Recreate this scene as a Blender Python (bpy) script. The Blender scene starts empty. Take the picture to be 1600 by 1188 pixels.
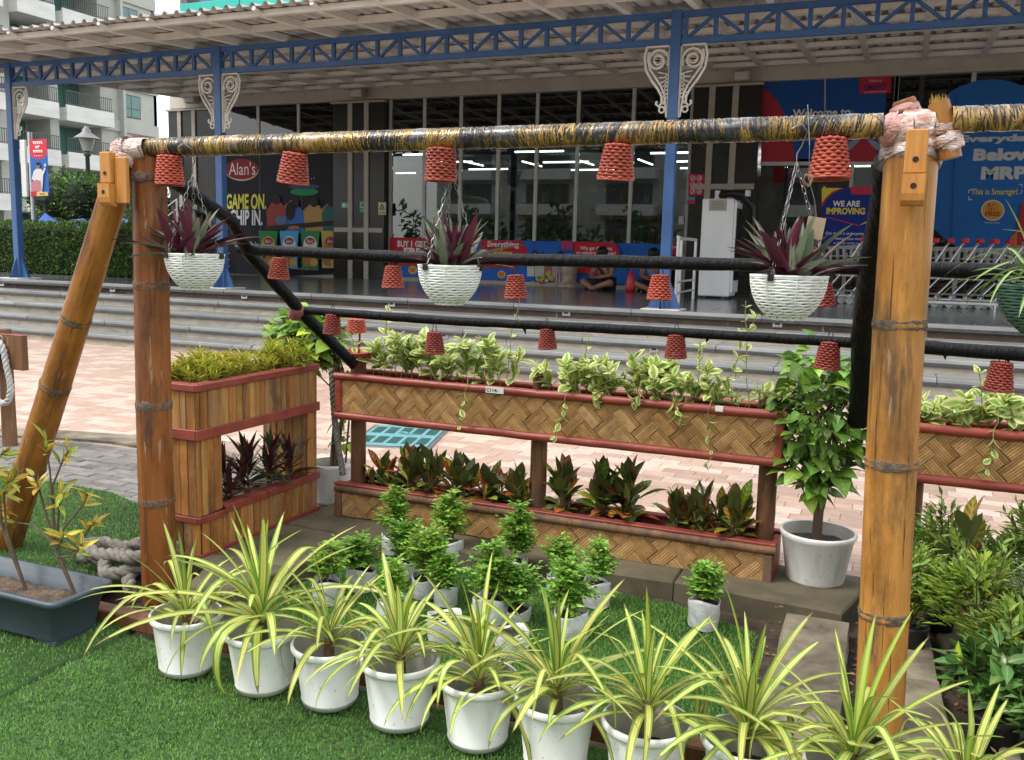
import bpy, math, random
import numpy as np
from mathutils import Vector, Matrix, Euler
R = math.radians
random.seed(7); rng = np.random.default_rng(7)
scn = bpy.context.scene
col = scn.collection

# ---------------------------------------------------------------- camera
EYE = np.array([0.0, 0.0, 1.5])
def view_axes(yaw, pitch, roll):
    cy, sy = math.cos(yaw), math.sin(yaw)
    f = np.array([-sy*math.cos(pitch), cy*math.cos(pitch), -math.sin(pitch)])
    r0 = np.array([cy, sy, 0.0]); d0 = np.cross(f, r0)
    c, s = math.cos(roll), math.sin(roll)
    return np.array([c*r0+s*d0, -s*r0+c*d0, f])
AX = view_axes(R(22.745), R(8.081), R(-1.414))
FL = 1430.0
cam_data = bpy.data.cameras.new('camera'); cam = bpy.data.objects.new('camera', cam_data); col.objects.link(cam)
cam_data.sensor_width = 36; cam_data.lens = 36*FL/1600; cam_data.clip_start = .05; cam_data.clip_end = 2000
cm = Matrix.Identity(4)
for i in range(3):
    cm[i][0] = AX[0][i]; cm[i][1] = -AX[1][i]; cm[i][2] = -AX[2][i]; cm[i][3] = EYE[i]
cam.matrix_world = cm
scn.camera = cam

# ---------------------------------------------------------------- world, sun, exposure
world = bpy.data.worlds.new('World'); scn.world = world; world.use_nodes = True
wn, wl = world.node_tree.nodes, world.node_tree.links
bg = wn['Background']
sky = wn.new('ShaderNodeTexSky'); sky.sky_type = 'NISHITA'; sky.sun_disc = False
sky.sun_elevation = R(56); sky.sun_rotation = R(-138); sky.air_density = 1.2; sky.dust_density = 4.0; sky.ozone_density = 1.0
mixw = wn.new('ShaderNodeMix'); mixw.data_type = 'RGBA'; mixw.inputs['Factor'].default_value = .72
mixw.inputs['B'].default_value = (9.6, 9.8, 10.0, 1)          # even cloud cover
wl.new(sky.outputs[0], mixw.inputs['A']); wl.new(mixw.outputs['Result'], bg.inputs['Color'])
bg.inputs['Strength'].default_value = .128
sun_d = bpy.data.lights.new('sun', 'SUN'); sun = bpy.data.objects.new('sun', sun_d); col.objects.link(sun)
sun_d.energy = 1.35; sun_d.angle = R(14); sun_d.color = (1, .965, .9)
sun_from = Vector((-.50, -.42, .93)).normalized()
sun.rotation_euler = sun_from.to_track_quat('Z', 'Y').to_euler()
scn.view_settings.view_transform = 'Standard'; scn.view_settings.look = 'None'
scn.view_settings.exposure = 0.90; scn.view_settings.gamma = 1; scn.view_settings.use_curve_mapping = False

# ---------------------------------------------------------------- survey helpers (where the photo's sight lines meet known surfaces)
def ray(px, py): return np.array([(px-800)/FL, (py-594)/FL, 1.0]) @ AX
def on_z(px, py, z=0.0):
    d = ray(px, py); return EYE + d*((z-EYE[2])/d[2])
def on_y(px, py, y):
    d = ray(px, py); return EYE + d*(y/d[1])
def on_x(px, py, x):
    d = ray(px, py); return EYE + d*(x/d[0])

# ---------------------------------------------------------------- mesh builder
class MB:
    def __init__(s): s.v = []; s.f = []; s.uv = []; s.mi = []; s.cur = 0
    def face(s, pts, uvs=None):
        n = len(s.v); s.v.extend([tuple(p) for p in pts]); s.f.append(tuple(range(n, n+len(pts))))
        s.uv.extend(uvs if uvs else [(0, 0)]*len(pts)); s.mi.append(s.cur)
    def grid(s, rows, uvrows=None, close=False):
        n = len(s.v); m = len(rows[0])
        for r in rows: s.v.extend([tuple(p) for p in r])
        mm = m if close else m-1
        for i in range(len(rows)-1):
            for j in range(mm):
                k = (j+1) % m
                s.f.append((n+i*m+j, n+i*m+k, n+(i+1)*m+k, n+(i+1)*m+j)); s.mi.append(s.cur)
                if uvrows: s.uv.extend([uvrows[i][j], uvrows[i][k], uvrows[i+1][k], uvrows[i+1][j]])
                else: s.uv.extend([(j/m, i/len(rows)), ((j+1)/m, i/len(rows)), ((j+1)/m, (i+1)/len(rows)), (j/m, (i+1)/len(rows))])
    def cap(s, ring, flip=False):
        r = list(ring); s.face(r[::-1] if flip else r)
    def box(s, x0, x1, y0, y1, z0, z1, M=None):
        P = [(x0,y0,z0),(x1,y0,z0),(x1,y1,z0),(x0,y1,z0),(x0,y0,z1),(x1,y0,z1),(x1,y1,z1),(x0,y1,z1)]
        if M is not None: P = [tuple(M @ Vector(p)) for p in P]
        n = len(s.v); s.v.extend(P)
        for q in ((0,3,2,1),(4,5,6,7),(0,1,5,4),(1,2,6,5),(2,3,7,6),(3,0,4,7)):
            s.f.append(tuple(n+i for i in q)); s.uv.extend([(0,0),(1,0),(1,1),(0,1)]); s.mi.append(s.cur)
    def bbox(s, x0, x1, y0, y1, z0, z1, b=.004, M=None):   # box with chamfered edges
        xs, ys, zs = (x0,x1), (y0,y1), (z0,z1)
        def T(p): return tuple(M @ Vector(p)) if M is not None else p
        sg = (1,-1); c = {}
        for i in (0,1):
            for j in (0,1):
                for k in (0,1):
                    x,y,z = xs[i],ys[j],zs[k]; n = len(s.v)
                    s.v.extend([T((x,y+sg[j]*b,z+sg[k]*b)), T((x+sg[i]*b,y,z+sg[k]*b)), T((x+sg[i]*b,y+sg[j]*b,z))]); c[i,j,k] = n
        def F(ids):
            s.f.append(tuple(ids)); s.uv.extend([(0,0)]*len(ids)); s.mi.append(s.cur)
        for i in (0,1):
            q = [c[i,0,0],c[i,1,0],c[i,1,1],c[i,0,1]]; F(q if i else q[::-1])
            q = [c[0,i,0]+1,c[0,i,1]+1,c[1,i,1]+1,c[1,i,0]+1]; F(q if i else q[::-1])
            q = [c[0,0,i]+2,c[1,0,i]+2,c[1,1,i]+2,c[0,1,i]+2]; F(q if i else q[::-1])
        for i in (0,1):
            for j in (0,1):
                F([c[i,j,0]+0,c[i,j,0]+1,c[i,j,1]+1,c[i,j,1]+0]); F([c[i,0,j]+0,c[i,0,j]+2,c[i,1,j]+2,c[i,1,j]+0]); F([c[0,i,j]+1,c[0,i,j]+2,c[1,i,j]+2,c[1,i,j]+1])
        for k in c.values(): F([k,k+1,k+2])
    def beam(s, a, b, w, h, up=(0,0,1)):
        a, b = Vector(a), Vector(b); d = (b-a); L = d.length; d.normalize(); u = Vector(up)
        x = d.cross(u)
        if x.length < 1e-4: x = d.cross(Vector((1,0,0)))
        x.normalize(); z = x.cross(d)
        M = Matrix((( x.x,d.x,z.x,a.x),(x.y,d.y,z.y,a.y),(x.z,d.z,z.z,a.z),(0,0,0,1)))
        s.box(-w/2, w/2, 0, L, -h/2, h/2, M)
    def tube(s, pts, r, n=8, caps=True, wob=None):
        pts = [Vector(p) for p in pts]; N = len(pts)
        rr = r if isinstance(r, (list, tuple)) else [r]*N
        t0 = (pts[1]-pts[0]).normalized(); x = t0.orthogonal().normalized(); rows = []
        for i, p in enumerate(pts):
            t = ((pts[min(i+1,N-1)]-pts[max(i-1,0)])).normalized()
            x = (x - t*x.dot(t)).normalized(); y = t.cross(x)
            rows.append([p + (x*math.cos(2*math.pi*k/n)+y*math.sin(2*math.pi*k/n))*rr[i]*(wob(i,k) if wob else 1) for k in range(n)])
        s.grid(rows, [[(k/n, i/(N-1)) for k in range(n)] for i in range(N)], close=True)
        if caps: s.cap(rows[0], True); s.cap(rows[-1])
    def lathe(s, prof, n=24, c=(0,0,0), wob=None):
        rows = [[(c[0]+r*math.cos(2*math.pi*k/n)*(wob(i,k) if wob else 1), c[1]+r*math.sin(2*math.pi*k/n)*(wob(i,k) if wob else 1), c[2]+z) for k in range(n)] for i,(r,z) in enumerate(prof)]
        s.grid(rows, close=True)
    def disc(s, c, r, n=20, nrm='z', ry=None):
        ry = ry or r; P = []
        for k in range(n):
            a = 2*math.pi*k/n; u, w = r*math.cos(a), ry*math.sin(a)
            P.append((c[0]+u, c[1]+w, c[2]) if nrm == 'z' else (c[0]+u, c[1], c[2]+w))
        s.face(P)
    def mesh(s, name, smooth=False):
        me = bpy.data.meshes.new(name); me.from_pydata(s.v, [], s.f)
        uvl = me.uv_layers.new(name='UVMap'); uvl.data.foreach_set('uv', np.array(s.uv, dtype=np.float32).ravel())
        me.polygons.foreach_set('material_index', s.mi)
        if smooth: me.polygons.foreach_set('use_smooth', [True]*len(s.f))
        me.update(); return me
    def build(s, name, mats, parent=None, smooth=False, loc=None, rot=None, kind=None):
        me = s.mesh(name, smooth)
        for m in (mats if isinstance(mats, (list, tuple)) else [mats]): me.materials.append(m)
        return put(name, me, parent, loc, rot, kind=kind)

def put(name, me, parent=None, loc=None, rot=None, scale=None, kind=None):
    o = bpy.data.objects.new(name, me); col.objects.link(o)
    if parent is not None: o.parent = parent
    if loc is not None: o.location = loc
    if rot is not None: o.rotation_euler = rot
    if scale is not None: o.scale = (scale,)*3 if isinstance(scale, (int,float)) else scale
    if kind: o['kind'] = kind
    return o
def tag(o, label=None, cat=None, group=None, kind=None):
    if label: o['label'] = label
    if cat: o['category'] = cat
    if group: o['group'] = group
    if kind: o['kind'] = kind
    return o
def thing(name, label, cat, loc=(0,0,0), rz=0, group=None):
    o = bpy.data.objects.new(name, None); col.objects.link(o); o.empty_display_size = .1
    o.location = loc; o.rotation_euler = (0,0,rz)
    return tag(o, label, cat, group)
def copy_tree(o, loc=None, rz=None, label=None, parent=None):
    c = o.copy(); col.objects.link(c)
    if parent is not None: c.parent = parent
    if loc is not None: c.location = loc
    if rz is not None: c.rotation_euler = (0,0,rz)
    if label: c['label'] = label
    for ch in kids.get(o, [x for x in o.children]): copy_tree(ch, parent=c)
    return c
kids = {}

# ---------------------------------------------------------------- materials
def newmat(name):
    m = bpy.data.materials.new(name); m.use_nodes = True
    return m, m.node_tree.nodes, m.node_tree.links, m.node_tree.nodes['Principled BSDF']
def ramp(nodes, stops):
    r = nodes.new('ShaderNodeValToRGB'); e = r.color_ramp.elements
    while len(e) < len(stops): e.new(.5)
    for i,(p,c) in enumerate(stops): e[i].position = p; e[i].color = (*c, 1)
    return r
def mat(name, c, c2=None, rough=.6, scale=6.0, stretch=(1,1,1), metal=0, bump=0, bscale=None, detail=5, spec=.5, isl=0, coat=0, lo=.35, hi=.65, obr=0):
    m, n, l, b = newmat(name); c2 = c2 or tuple(x*.75 for x in c)
    tc = n.new('ShaderNodeTexCoord'); mp = n.new('ShaderNodeMapping'); mp.inputs['Scale'].default_value = stretch
    oi = n.new('ShaderNodeObjectInfo'); ad = n.new('ShaderNodeVectorMath'); ad.operation = 'ADD'
    ml = n.new('ShaderNodeMath'); ml.operation = 'MULTIPLY'; ml.inputs[1].default_value = 37.0
    l.new(oi.outputs['Random'], ml.inputs[0]); l.new(tc.outputs['Object'], ad.inputs[0]); l.new(ml.outputs[0], ad.inputs[1])
    l.new(ad.outputs[0], mp.inputs[0])
    nz = n.new('ShaderNodeTexNoise'); nz.inputs['Scale'].default_value = scale; nz.inputs['Detail'].default_value = detail; nz.inputs['Roughness'].default_value = .6
    l.new(mp.outputs[0], nz.inputs['Vector'])
    r = ramp(n, [(lo, c2), (hi, c)]); l.new(nz.outputs['Fac'], r.inputs[0]); out = r.outputs[0]
    if isl or obr:
        hs = n.new('ShaderNodeHueSaturation'); mr = n.new('ShaderNodeMapRange'); k = isl or obr
        mr.inputs['To Min'].default_value = 1-k; mr.inputs['To Max'].default_value = 1+k
        if isl:
            ge = n.new('ShaderNodeNewGeometry'); l.new(ge.outputs['Random Per Island'], mr.inputs['Value'])
        else: l.new(oi.outputs['Random'], mr.inputs['Value'])
        l.new(mr.outputs[0], hs.inputs['Value']); l.new(out, hs.inputs['Color']); out = hs.outputs[0]
    l.new(out, b.inputs['Base Color'])
    b.inputs['Roughness'].default_value = rough; b.inputs['Metallic'].default_value = metal; b.inputs['Specular IOR Level'].default_value = spec
    b.inputs['Coat Weight'].default_value = coat
    if bump:
        bp = n.new('ShaderNodeBump'); bp.inputs['Strength'].default_value = bump; bp.inputs['Distance'].default_value = .01
        n2 = n.new('ShaderNodeTexNoise'); n2.inputs['Scale'].default_value = bscale or scale*3; n2.inputs['Detail'].default_value = 4
        l.new(mp.outputs[0], n2.inputs['Vector']); l.new(n2.outputs['Fac'], bp.inputs['Height']); l.new(bp.outputs[0], b.inputs['Normal'])
    return m
def flat(name, c, rough=.5, spec=.4):
    m, n, l, b = newmat(name); b.inputs['Base Color'].default_value = (*c, 1); b.inputs['Roughness'].default_value = rough; b.inputs['Specular IOR Level'].default_value = spec
    return m
def emit(name, c, s):
    m, n, l, b = newmat(name); b.inputs['Base Color'].default_value = (*c, 1); b.inputs['Emission Color'].default_value = (*c, 1); b.inputs['Emission Strength'].default_value = s
    return m
def leafmat(name, stops, rough=.42, noise=0.0, rand=.25, trans=.22, hue=0.0, back=None, vein=0.0, veincol=None, objrand=None, tip=None):
    """colour across the leaf blade by |u-.5|*2 (0 midrib, 1 margin)"""
    m, n, l, b = newmat(name)
    uv = n.new('ShaderNodeUVMap'); sp = n.new('ShaderNodeSeparateXYZ'); l.new(uv.outputs[0], sp.inputs[0])
    def M(op, a, bb=None):
        x = n.new('ShaderNodeMath'); x.operation = op
        for i, q in enumerate((a, bb)):
            if q is None: continue
            if isinstance(q, (int, float)): x.inputs[i].default_value = q
            else: l.new(q, x.inputs[i])
        return x.outputs[0]
    ac = M('MULTIPLY', M('ABSOLUTE', M('SUBTRACT', sp.outputs[0], .5)), 2.0)
    a = ac
    ge = n.new('ShaderNodeNewGeometry'); oi = n.new('ShaderNodeObjectInfo')
    if noise:
        tc = n.new('ShaderNodeTexCoord'); nz = n.new('ShaderNodeTexNoise'); nz.inputs['Scale'].default_value = 45; nz.inputs['Detail'].default_value = 3
        l.new(tc.outputs['Object'], nz.inputs['Vector'])
        a = M('ADD', ac, M('MULTIPLY', M('SUBTRACT', nz.outputs['Fac'], .5), noise))
    r = ramp(n, stops); l.new(a, r.inputs[0]); out = r.outputs[0]
    if vein:
        w = M('SINE', M('MULTIPLY', M('SUBTRACT', sp.outputs[1], M('MULTIPLY', ac, .16)), vein))
        w = M('MULTIPLY', M('GREATER_THAN', w, .55), M('LESS_THAN', ac, .9))
        mx = n.new('ShaderNodeMix'); mx.data_type = 'RGBA'; l.new(M('MULTIPLY', w, .8), mx.inputs['Factor']); l.new(out, mx.inputs['A']); mx.inputs['B'].default_value = (*veincol, 1); out = mx.outputs['Result']
    if objrand:
        rr = ramp(n, objrand); l.new(oi.outputs['Random'], rr.inputs[0])
        mx = n.new('ShaderNodeMix'); mx.data_type = 'RGBA'; mx.blend_type = 'MULTIPLY'; mx.inputs['Factor'].default_value = 1; l.new(out, mx.inputs['A']); l.new(rr.outputs[0], mx.inputs['B']); out = mx.outputs['Result']
    if back:
        mx = n.new('ShaderNodeMix'); mx.data_type = 'RGBA'; l.new(ge.outputs['Backfacing'], mx.inputs['Factor']); l.new(out, mx.inputs['A']); mx.inputs['B'].default_value = (*back, 1); out = mx.outputs['Result']
    if tip:
        tf_ = M('MULTIPLY', M('GREATER_THAN', M('ADD', sp.outputs[1], M('MULTIPLY', M('FRACT', M('MULTIPLY', oi.outputs['Random'], 3.7)), .10)), 1.0), .85)
        mx = n.new('ShaderNodeMix'); mx.data_type = 'RGBA'; l.new(tf_, mx.inputs['Factor']); l.new(out, mx.inputs['A']); mx.inputs['B'].default_value = (*tip, 1); out = mx.outputs['Result']
    hs = n.new('ShaderNodeHueSaturation'); mr = n.new('ShaderNodeMapRange'); mr.inputs['To Min'].default_value = 1-rand; mr.inputs['To Max'].default_value = 1+rand
    rnd = M('FRACT', M('ADD', ge.outputs['Random Per Island'], M('MULTIPLY', oi.outputs['Random'], 7.31)))
    l.new(rnd, mr.inputs['Value']); l.new(mr.outputs[0], hs.inputs['Value']); l.new(out, hs.inputs['Color'])
    if hue:
        mh = n.new('ShaderNodeMapRange'); mh.inputs['To Min'].default_value = .5-hue; mh.inputs['To Max'].default_value = .5+hue
        l.new(M('FRACT', M('MULTIPLY', rnd, 5.17)), mh.inputs['Value']); l.new(mh.outputs[0], hs.inputs['Hue'])
    l.new(hs.outputs[0], b.inputs['Base Color']); b.inputs['Roughness'].default_value = rough; b.inputs['Specular IOR Level'].default_value = .35
    tr = n.new('ShaderNodeBsdfTranslucent'); l.new(hs.outputs[0], tr.inputs[0])
    ms = n.new('ShaderNodeMixShader'); ms.inputs[0].default_value = trans
    l.new(b.outputs[0], ms.inputs[1]); l.new(tr.outputs[0], ms.inputs[2]); l.new(ms.outputs[0], n['Material Output'].inputs['Surface'])
    return m
def glassmat(name, tint, ior=1.5, rough=.01):
    m, n, l, b = newmat(name)
    t = n.new('ShaderNodeBsdfTransparent'); t.inputs[0].default_value = (*tint, 1)
    g = n.new('ShaderNodeBsdfGlossy'); g.inputs['Roughness'].default_value = rough
    fr = n.new('ShaderNodeFresnel'); fr.inputs[0].default_value = ior
    ms = n.new('ShaderNodeMixShader'); l.new(fr.outputs[0], ms.inputs[0]); l.new(t.outputs[0], ms.inputs[1]); l.new(g.outputs[0], ms.inputs[2]); l.new(ms.outputs[0], n['Material Output'].inputs['Surface'])
    return m

def leafmesh(name, L, W, a0, bend, m, n=8, fold=.25, shape='strap', twist=0.0, kink=None):
    """blade leaving the origin, leaning a0 from vertical toward +X and bending by `bend` along its length"""
    b = MB(); rows = []; uvs = []; x = z = 0.0
    for i in range(n+1):
        s = i/n; a = a0 + bend*s + (kink[1]/(1+math.exp(-30*(s-kink[0]))) if kink else 0)
        if shape == 'strap': w = W*min(1, .55+1.6*s)*max(0.0, 1-s**3.2)**.75
        elif shape == 'lance': w = W*max(.06, math.sin(math.pi*min(1, .04+s*.96)**.8))
        elif shape == 'obov': w = W*max(.10, math.sin(math.pi*min(1,(.02+.98*s)**1.35)))
        elif shape == 'heart': w = W*(max(0,math.sin(math.pi*min(1,(.12+.88*s)**.62))) if s > 0 else .25)
        else: w = W*max(.05, math.sin(math.pi*(.03+.97*s)))
        if i == n: w = W*.015
        t = twist*s; ny = math.cos(t); nzx = math.sin(t)
        nx, nzz = -math.cos(a), math.sin(a)            # blade normal (upper face)
        h = fold*w*.5
        px = lambda sg: (x + nx*(h+sg*w*.5*nzx), sg*w*.5*ny, z + nzz*(h+sg*w*.5*nzx))
        rows.append([px(1), (x, 0, z), px(-1)]); uvs.append([(0, s), (.5, s), (1, s)])
        x += math.sin(a)*L/n; z += math.cos(a)*L/n
    b.grid(rows, uvs); me = b.mesh(name, True); me.materials.append(m); return me

def add_leaf(b, p, d, up, L, W, fold=.3, droop=.25):
    """small folded leaf of four quads' worth of area added to a builder"""
    d = d.normalized(); s = d.cross(up)
    if s.length < 1e-3: s = d.cross(Vector((1,0,.3)))
    s.normalize(); nn = s.cross(d)
    q = p + d*L*.45; t = p + d*L - nn*L*droop
    lft = q + s*W*.5 + nn*W*fold*.5; rgt = q - s*W*.5 + nn*W*fold*.5
    n = len(b.v); b.v.extend([tuple(p), tuple(rgt), tuple(t), tuple(lft)])
    b.f.append((n, n+1, n+2)); b.f.append((n, n+2, n+3)); b.mi.extend([b.cur]*2)
    b.uv.extend([(.5,0),(1,.45),(.5,1),(.5,0),(.5,1),(0,.45)])

def rdir(): 
    v = Vector((random.gauss(0,1), random.gauss(0,1), random.gauss(0,1))); return v.normalized()
U = random.uniform

def lettering(name, s, m, parent, x0, x1, z0, z1, y, bold=.0, shear=0, rot=None, fit=True):
    cu = bpy.data.curves.new(name, 'FONT'); cu.body = s; cu.offset = bold; cu.shear = shear; cu.align_x = 'LEFT'; cu.resolution_u = 3
    o = bpy.data.objects.new(name, cu); me = bpy.data.meshes.new_from_object(o); bpy.data.objects.remove(o)
    n = len(me.vertices); a = np.empty(n*3, np.float32); me.vertices.foreach_get('co', a); a = a.reshape(-1,3)
    mn, mx = a.min(0), a.max(0); sx = (x1-x0)/(mx[0]-mn[0]); sz = (z1-z0)/(mx[1]-mn[1])
    b = np.zeros_like(a); b[:,0] = x0+(a[:,0]-mn[0])*sx; b[:,2] = z0+(a[:,1]-mn[1])*sz; b[:,1] = y
    me.vertices.foreach_set('co', b.ravel()); me.materials.clear(); me.materials.append(m); me.update()
    return put(name, me, parent)
# ================================================================ LARGE STRUCTURE
m_conc = mat('concrete', (.20,.185,.16), (.12,.11,.095), .9, 5, bump=.25)
m_moss = mat('mossy_concrete', (.15,.12,.075), (.055,.05,.027), .9, 3.2, bump=.5, obr=.15, detail=8)
m_slab = mat('worn_stone', (.29,.245,.175), (.085,.07,.045), .85, 5, bump=.5, obr=.18, detail=8)
m_earth = mat('earth', (.075,.05,.032), (.03,.02,.013), .95, 14, bump=.8, bscale=40)
m_tread = mat('grey_granite', (.30,.31,.305), (.19,.20,.205), .34, 1.1, stretch=(1,3,3), obr=.12, spec=.4)
m_riser = mat('beige_granite', (.42,.365,.29), (.27,.235,.185), .6, 5, stretch=(1,1,3), obr=.14)
m_nose = mat('dark_nosing', (.07,.07,.07), (.04,.04,.04), .4, 8)
m_tile = mat('pink_stone_tile', (.45,.325,.26), (.33,.22,.17), .5, 10, stretch=(1,3.5,1), obr=.17, lo=.3, hi=.7)
m_tile2 = mat('pale_stone_tile', (.54,.44,.37), (.43,.32,.255), .5, 10, stretch=(1,3.5,1), obr=.10)
m_tile3 = mat('rose_stone_tile', (.35,.22,.165), (.44,.32,.255), .5, 10, stretch=(1,3.5,1), obr=.12)
m_grout = mat('grout', (.35,.265,.215), (.27,.205,.165), .9, 8)
m_cobble = mat('grey_paver', (.21,.195,.18), (.12,.11,.10), .85, 7, bump=.3, obr=.16)
m_floor = mat('platform_granite', (.13,.135,.14), (.095,.10,.105), .16, 4, obr=.08, spec=.5)
m_white = mat('white_paint', (.74,.73,.70), (.62,.61,.58), .6, 3)
m_cream = mat('cream_paint', (.50,.46,.38), (.42,.385,.32), .6, 2)

b = MB(); b.box(-300,300,-120,300,-.6,-.21); tag(b.build('ground', m_conc), kind='structure')
# raised ground that the shop stands on
b = MB(); b.box(-60,20,11.32,60,-.02,.78); tag(b.build('raised_ground', m_conc), kind='structure')
plat = MB(); plat.box(-24,8,11.205,11.3,.0,.79); plat = tag(plat.build('platform', m_grout), kind='structure')
pt = [0,0]
b = MB(); b.bbox(.004,1.196,.004,.596,0,.02,.002); fme = b.mesh('floor_slab'); fme.materials.append(m_floor)
for j in range(10):
    for i in range(24):
        put('floor_slab', fme, plat, (-22+i*1.2+(.6 if j % 2 else 0), 11.30+j*.6, .782))
# stairs: five risers, each with granite treads and panels
st = MB(); E5 = [11.2, 10.84, 10.48, 10.12, 9.76]
for k in range(5): st.box(-24, 8, E5[k]+.03, 11.5, -.02, .8-.16*k-.055)
stairs = tag(st.build('stairs', m_riser), kind='structure')
b = MB(); b.bbox(.003,1.597,-.02,.40,-.045,0,.006); tme = b.mesh('tread_slab'); tme.materials.append(m_tread)
b = MB(); b.bbox(.003,1.597,-.035,-.004,-.035,.0,.004); nme = b.mesh('nosing_strip'); nme.materials.append(m_nose)
b = MB(); b.bbox(.002,1.098,0,.028,-.16,-.046,.002); rme = b.mesh('riser_panel'); rme.materials.append(m_riser)
for k in range(5):
    off = U(0,1.2)
    for i in range(20):
        put('tread_slab', tme, stairs, (-23.5+i*1.6-off, E5[k], .8-.16*k))
        put('nosing_strip', nme, stairs, (-23.5+i*1.6-off, E5[k]+.012, .8-.16*k-.046))
    for i in range(28):
        put('riser_panel', rme, stairs, (-23.5+i*1.1-off, E5[k]+.005, .8-.16*k))
# plaza: running-bond stone tiles
pz = MB(); pz.box(-24,8,4.42,9.79,-.05,-.008); plaza = tag(pz.build('plaza', m_grout), kind='structure')
tm = {}
for q, m in ((0,m_tile),(1,m_tile2),(2,m_tile3)):
    b = MB(); b.bbox(.0015,.2185,.0015,.1285,-.012,.0,.0015); me = b.mesh('tile'); me.materials.append(m); tm[q] = me
cells = []
for j in range(41):
    for i in range(-72, 22):
        x = i*.22 + (.11 if j % 2 else 0) + (.055 if j % 4 > 1 else 0); y = 4.45+j*.13
        if x < -3.9 and y < 5.05 + max(0,(x+6)*.25): continue
        p = AX @ (np.array([x,y,0])-EYE); u, v = 800+FL*p[0]/p[2], 594+FL*p[1]/p[2]
        if -300 < u < 2000 and v < 1400: cells.append((v if -10 < u < 1610 and v < 1190 else -v, x, y))
cells.sort(reverse=True)
bk = MB()
for n, (v, x, y) in enumerate(cells):
    q = random.choice((0,0,1,1,2)); dz = U(-.001,.0015)
    if n < 300: put('tile', tm[q], plaza, (x, y, dz))
    else:
        bk.cur = q; bk.bbox(x+.0015,x+.2185,y+.0015,y+.1285,-.012,dz,.0015)
o = bk.build('far_tiles', [m_tile,m_tile2,m_tile3], plaza, kind='stuff')
for m in (m_tile,m_tile2,m_tile3): pass
# concrete edging and the patch of old grey pavers on the left
ed = MB()
ep = [(-6.6,4.60),(-5.95,4.90),(-5.35,5.02),(-4.7,4.98),(-4.1,4.86),(-3.55,4.68)]
for i in range(len(ep)-1):
    (x0,y0),(x1,y1) = ep[i], ep[i+1]
    n = len(ed.v); ed.v.extend([(x0,y0,.012),(x1,y1,.012),(x1,y1+.26,.012),(x0,y0+.26,.012),(x0,y0,-.05),(x1,y1,-.05),(x1,y1+.26,-.05),(x0,y0+.26,-.05)])
    for q in ((0,1,2,3),(0,4,5,1),(2,6,7,3)): ed.f.append(tuple(n+z for z in q)); ed.uv.extend([(0,0)]*4); ed.mi.append(0)
tag(ed.build('concrete_edging', m_slab), kind='structure')
pv = MB(); pv.box(-7.2,-3.3,3.7,4.92,-.05,-.012); pav = tag(pv.build('pavement', m_earth), kind='structure')
b = MB(); b.bbox(.003,.237,.003,.077,-.04,.0,.004); cob = b.mesh('paver'); cob.materials.append(m_cobble)
for j in range(15):
    for i in range(16):
        x = -7.1+i*.24+(.12 if j % 2 else 0); y = 3.74+j*.08
        lim = np.interp(x, [p[0] for p in ep], [p[1] for p in ep])
        if y < lim-.06 and x < -3.5: put('paver', cob, pav, (x, y, U(-.003,.004)))

# ---- planting bed, kerbs, slabs
bd = MB(); bd.box(-3.3,8,2.62,4.43,-.2,-.07); tag(bd.build('planting_bed', m_earth), kind='structure')
def block(name, pts, z0, z1, m, parent=None, lip=.008):
    c = Vector((sum(p[0] for p in pts)/len(pts), sum(p[1] for p in pts)/len(pts), 0)); b = MB(); N = len(pts)
    pts2 = []
    for i in range(N):                                  # break the straight edges up a little
        a, d = Vector((*pts[i],0)), Vector((*pts[(i+1)%N],0)); k = max(1, int((d-a).length/.12))
        for j in range(k):
            p = a.lerp(d, j/k); pts2.append(p + (Vector((U(-.004,.004),U(-.004,.004),0)) if j else Vector()))
    r0 = [(p.x,p.y,z0) for p in pts2]; r1 = [(p.x,p.y,z1-lip) for p in pts2]
    r2 = [tuple((p-(p-c).normalized()*lip)[:2])+(z1+U(-.002,.002),) for p in pts2]
    b.grid([r0,r1,r2], close=True); b.cap(r2); return b.build(name, m, parent)
kerb = tag(bpy.data.objects.new('kerb', None), kind='structure'); col.objects.link(kerb)
KT, BT = .02, -.07
block('kerb_stone', [(-2.52,3.93),(-1.66,3.965),(-1.66,4.45),(-2.95,4.45),(-2.95,3.93)], -.2, KT-.006, m_moss, kerb)
block('kerb_stone', [(-1.635,3.96),(-.85,3.985),(-.86,4.45),(-1.64,4.45)], -.2, KT, m_moss, kerb)
block('kerb_stone', [(-.845,3.985),(-.12,3.93),(-.06,4.2),(-.06,4.45),(-.85,4.45)], -.2, KT+.004, m_moss, kerb)
block('kerb_stone', [(-2.66,2.70),(-2.58,2.86),(-2.50,3.36),(-3.25,3.36),(-3.25,3.30),(-2.86,3.25)], -.2, KT, m_moss, kerb)
block('kerb_stone', [(-3.25,3.38),(-2.50,3.38),(-2.46,3.91),(-3.25,3.91)], -.2, KT-.004, m_moss, kerb)
path = tag(bpy.data.objects.new('slab_path', None), kind='structure'); col.objects.link(path)
block('path_slab', [(-.34,3.90),(-.325,3.21),(-.07,3.23),(-.085,3.90)], -.2, .002, m_slab, path)
block('path_slab', [(-.325,3.19),(-.28,2.62),(-.05,2.62),(-.072,3.205)], -.2, .006, m_slab, path)
block('path_slab', [(.02,4.05),(.06,3.47),(.235,3.50),(.215,4.05)], -.2, -.004, m_slab, path)
block('path_slab', [(.06,3.45),(.05,2.62),(.30,2.62),(.238,3.48)], -.2, .0, m_slab, path)
block('path_slab', [(.25,4.10),(.29,3.55),(.9,3.6),(.9,4.3)], -.2, -.045, m_moss, path)
block('path_slab', [(.40,3.10),(.36,2.80),(.85,2.82),(.85,3.12)], -.2, .01, m_slab, path)

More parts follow.
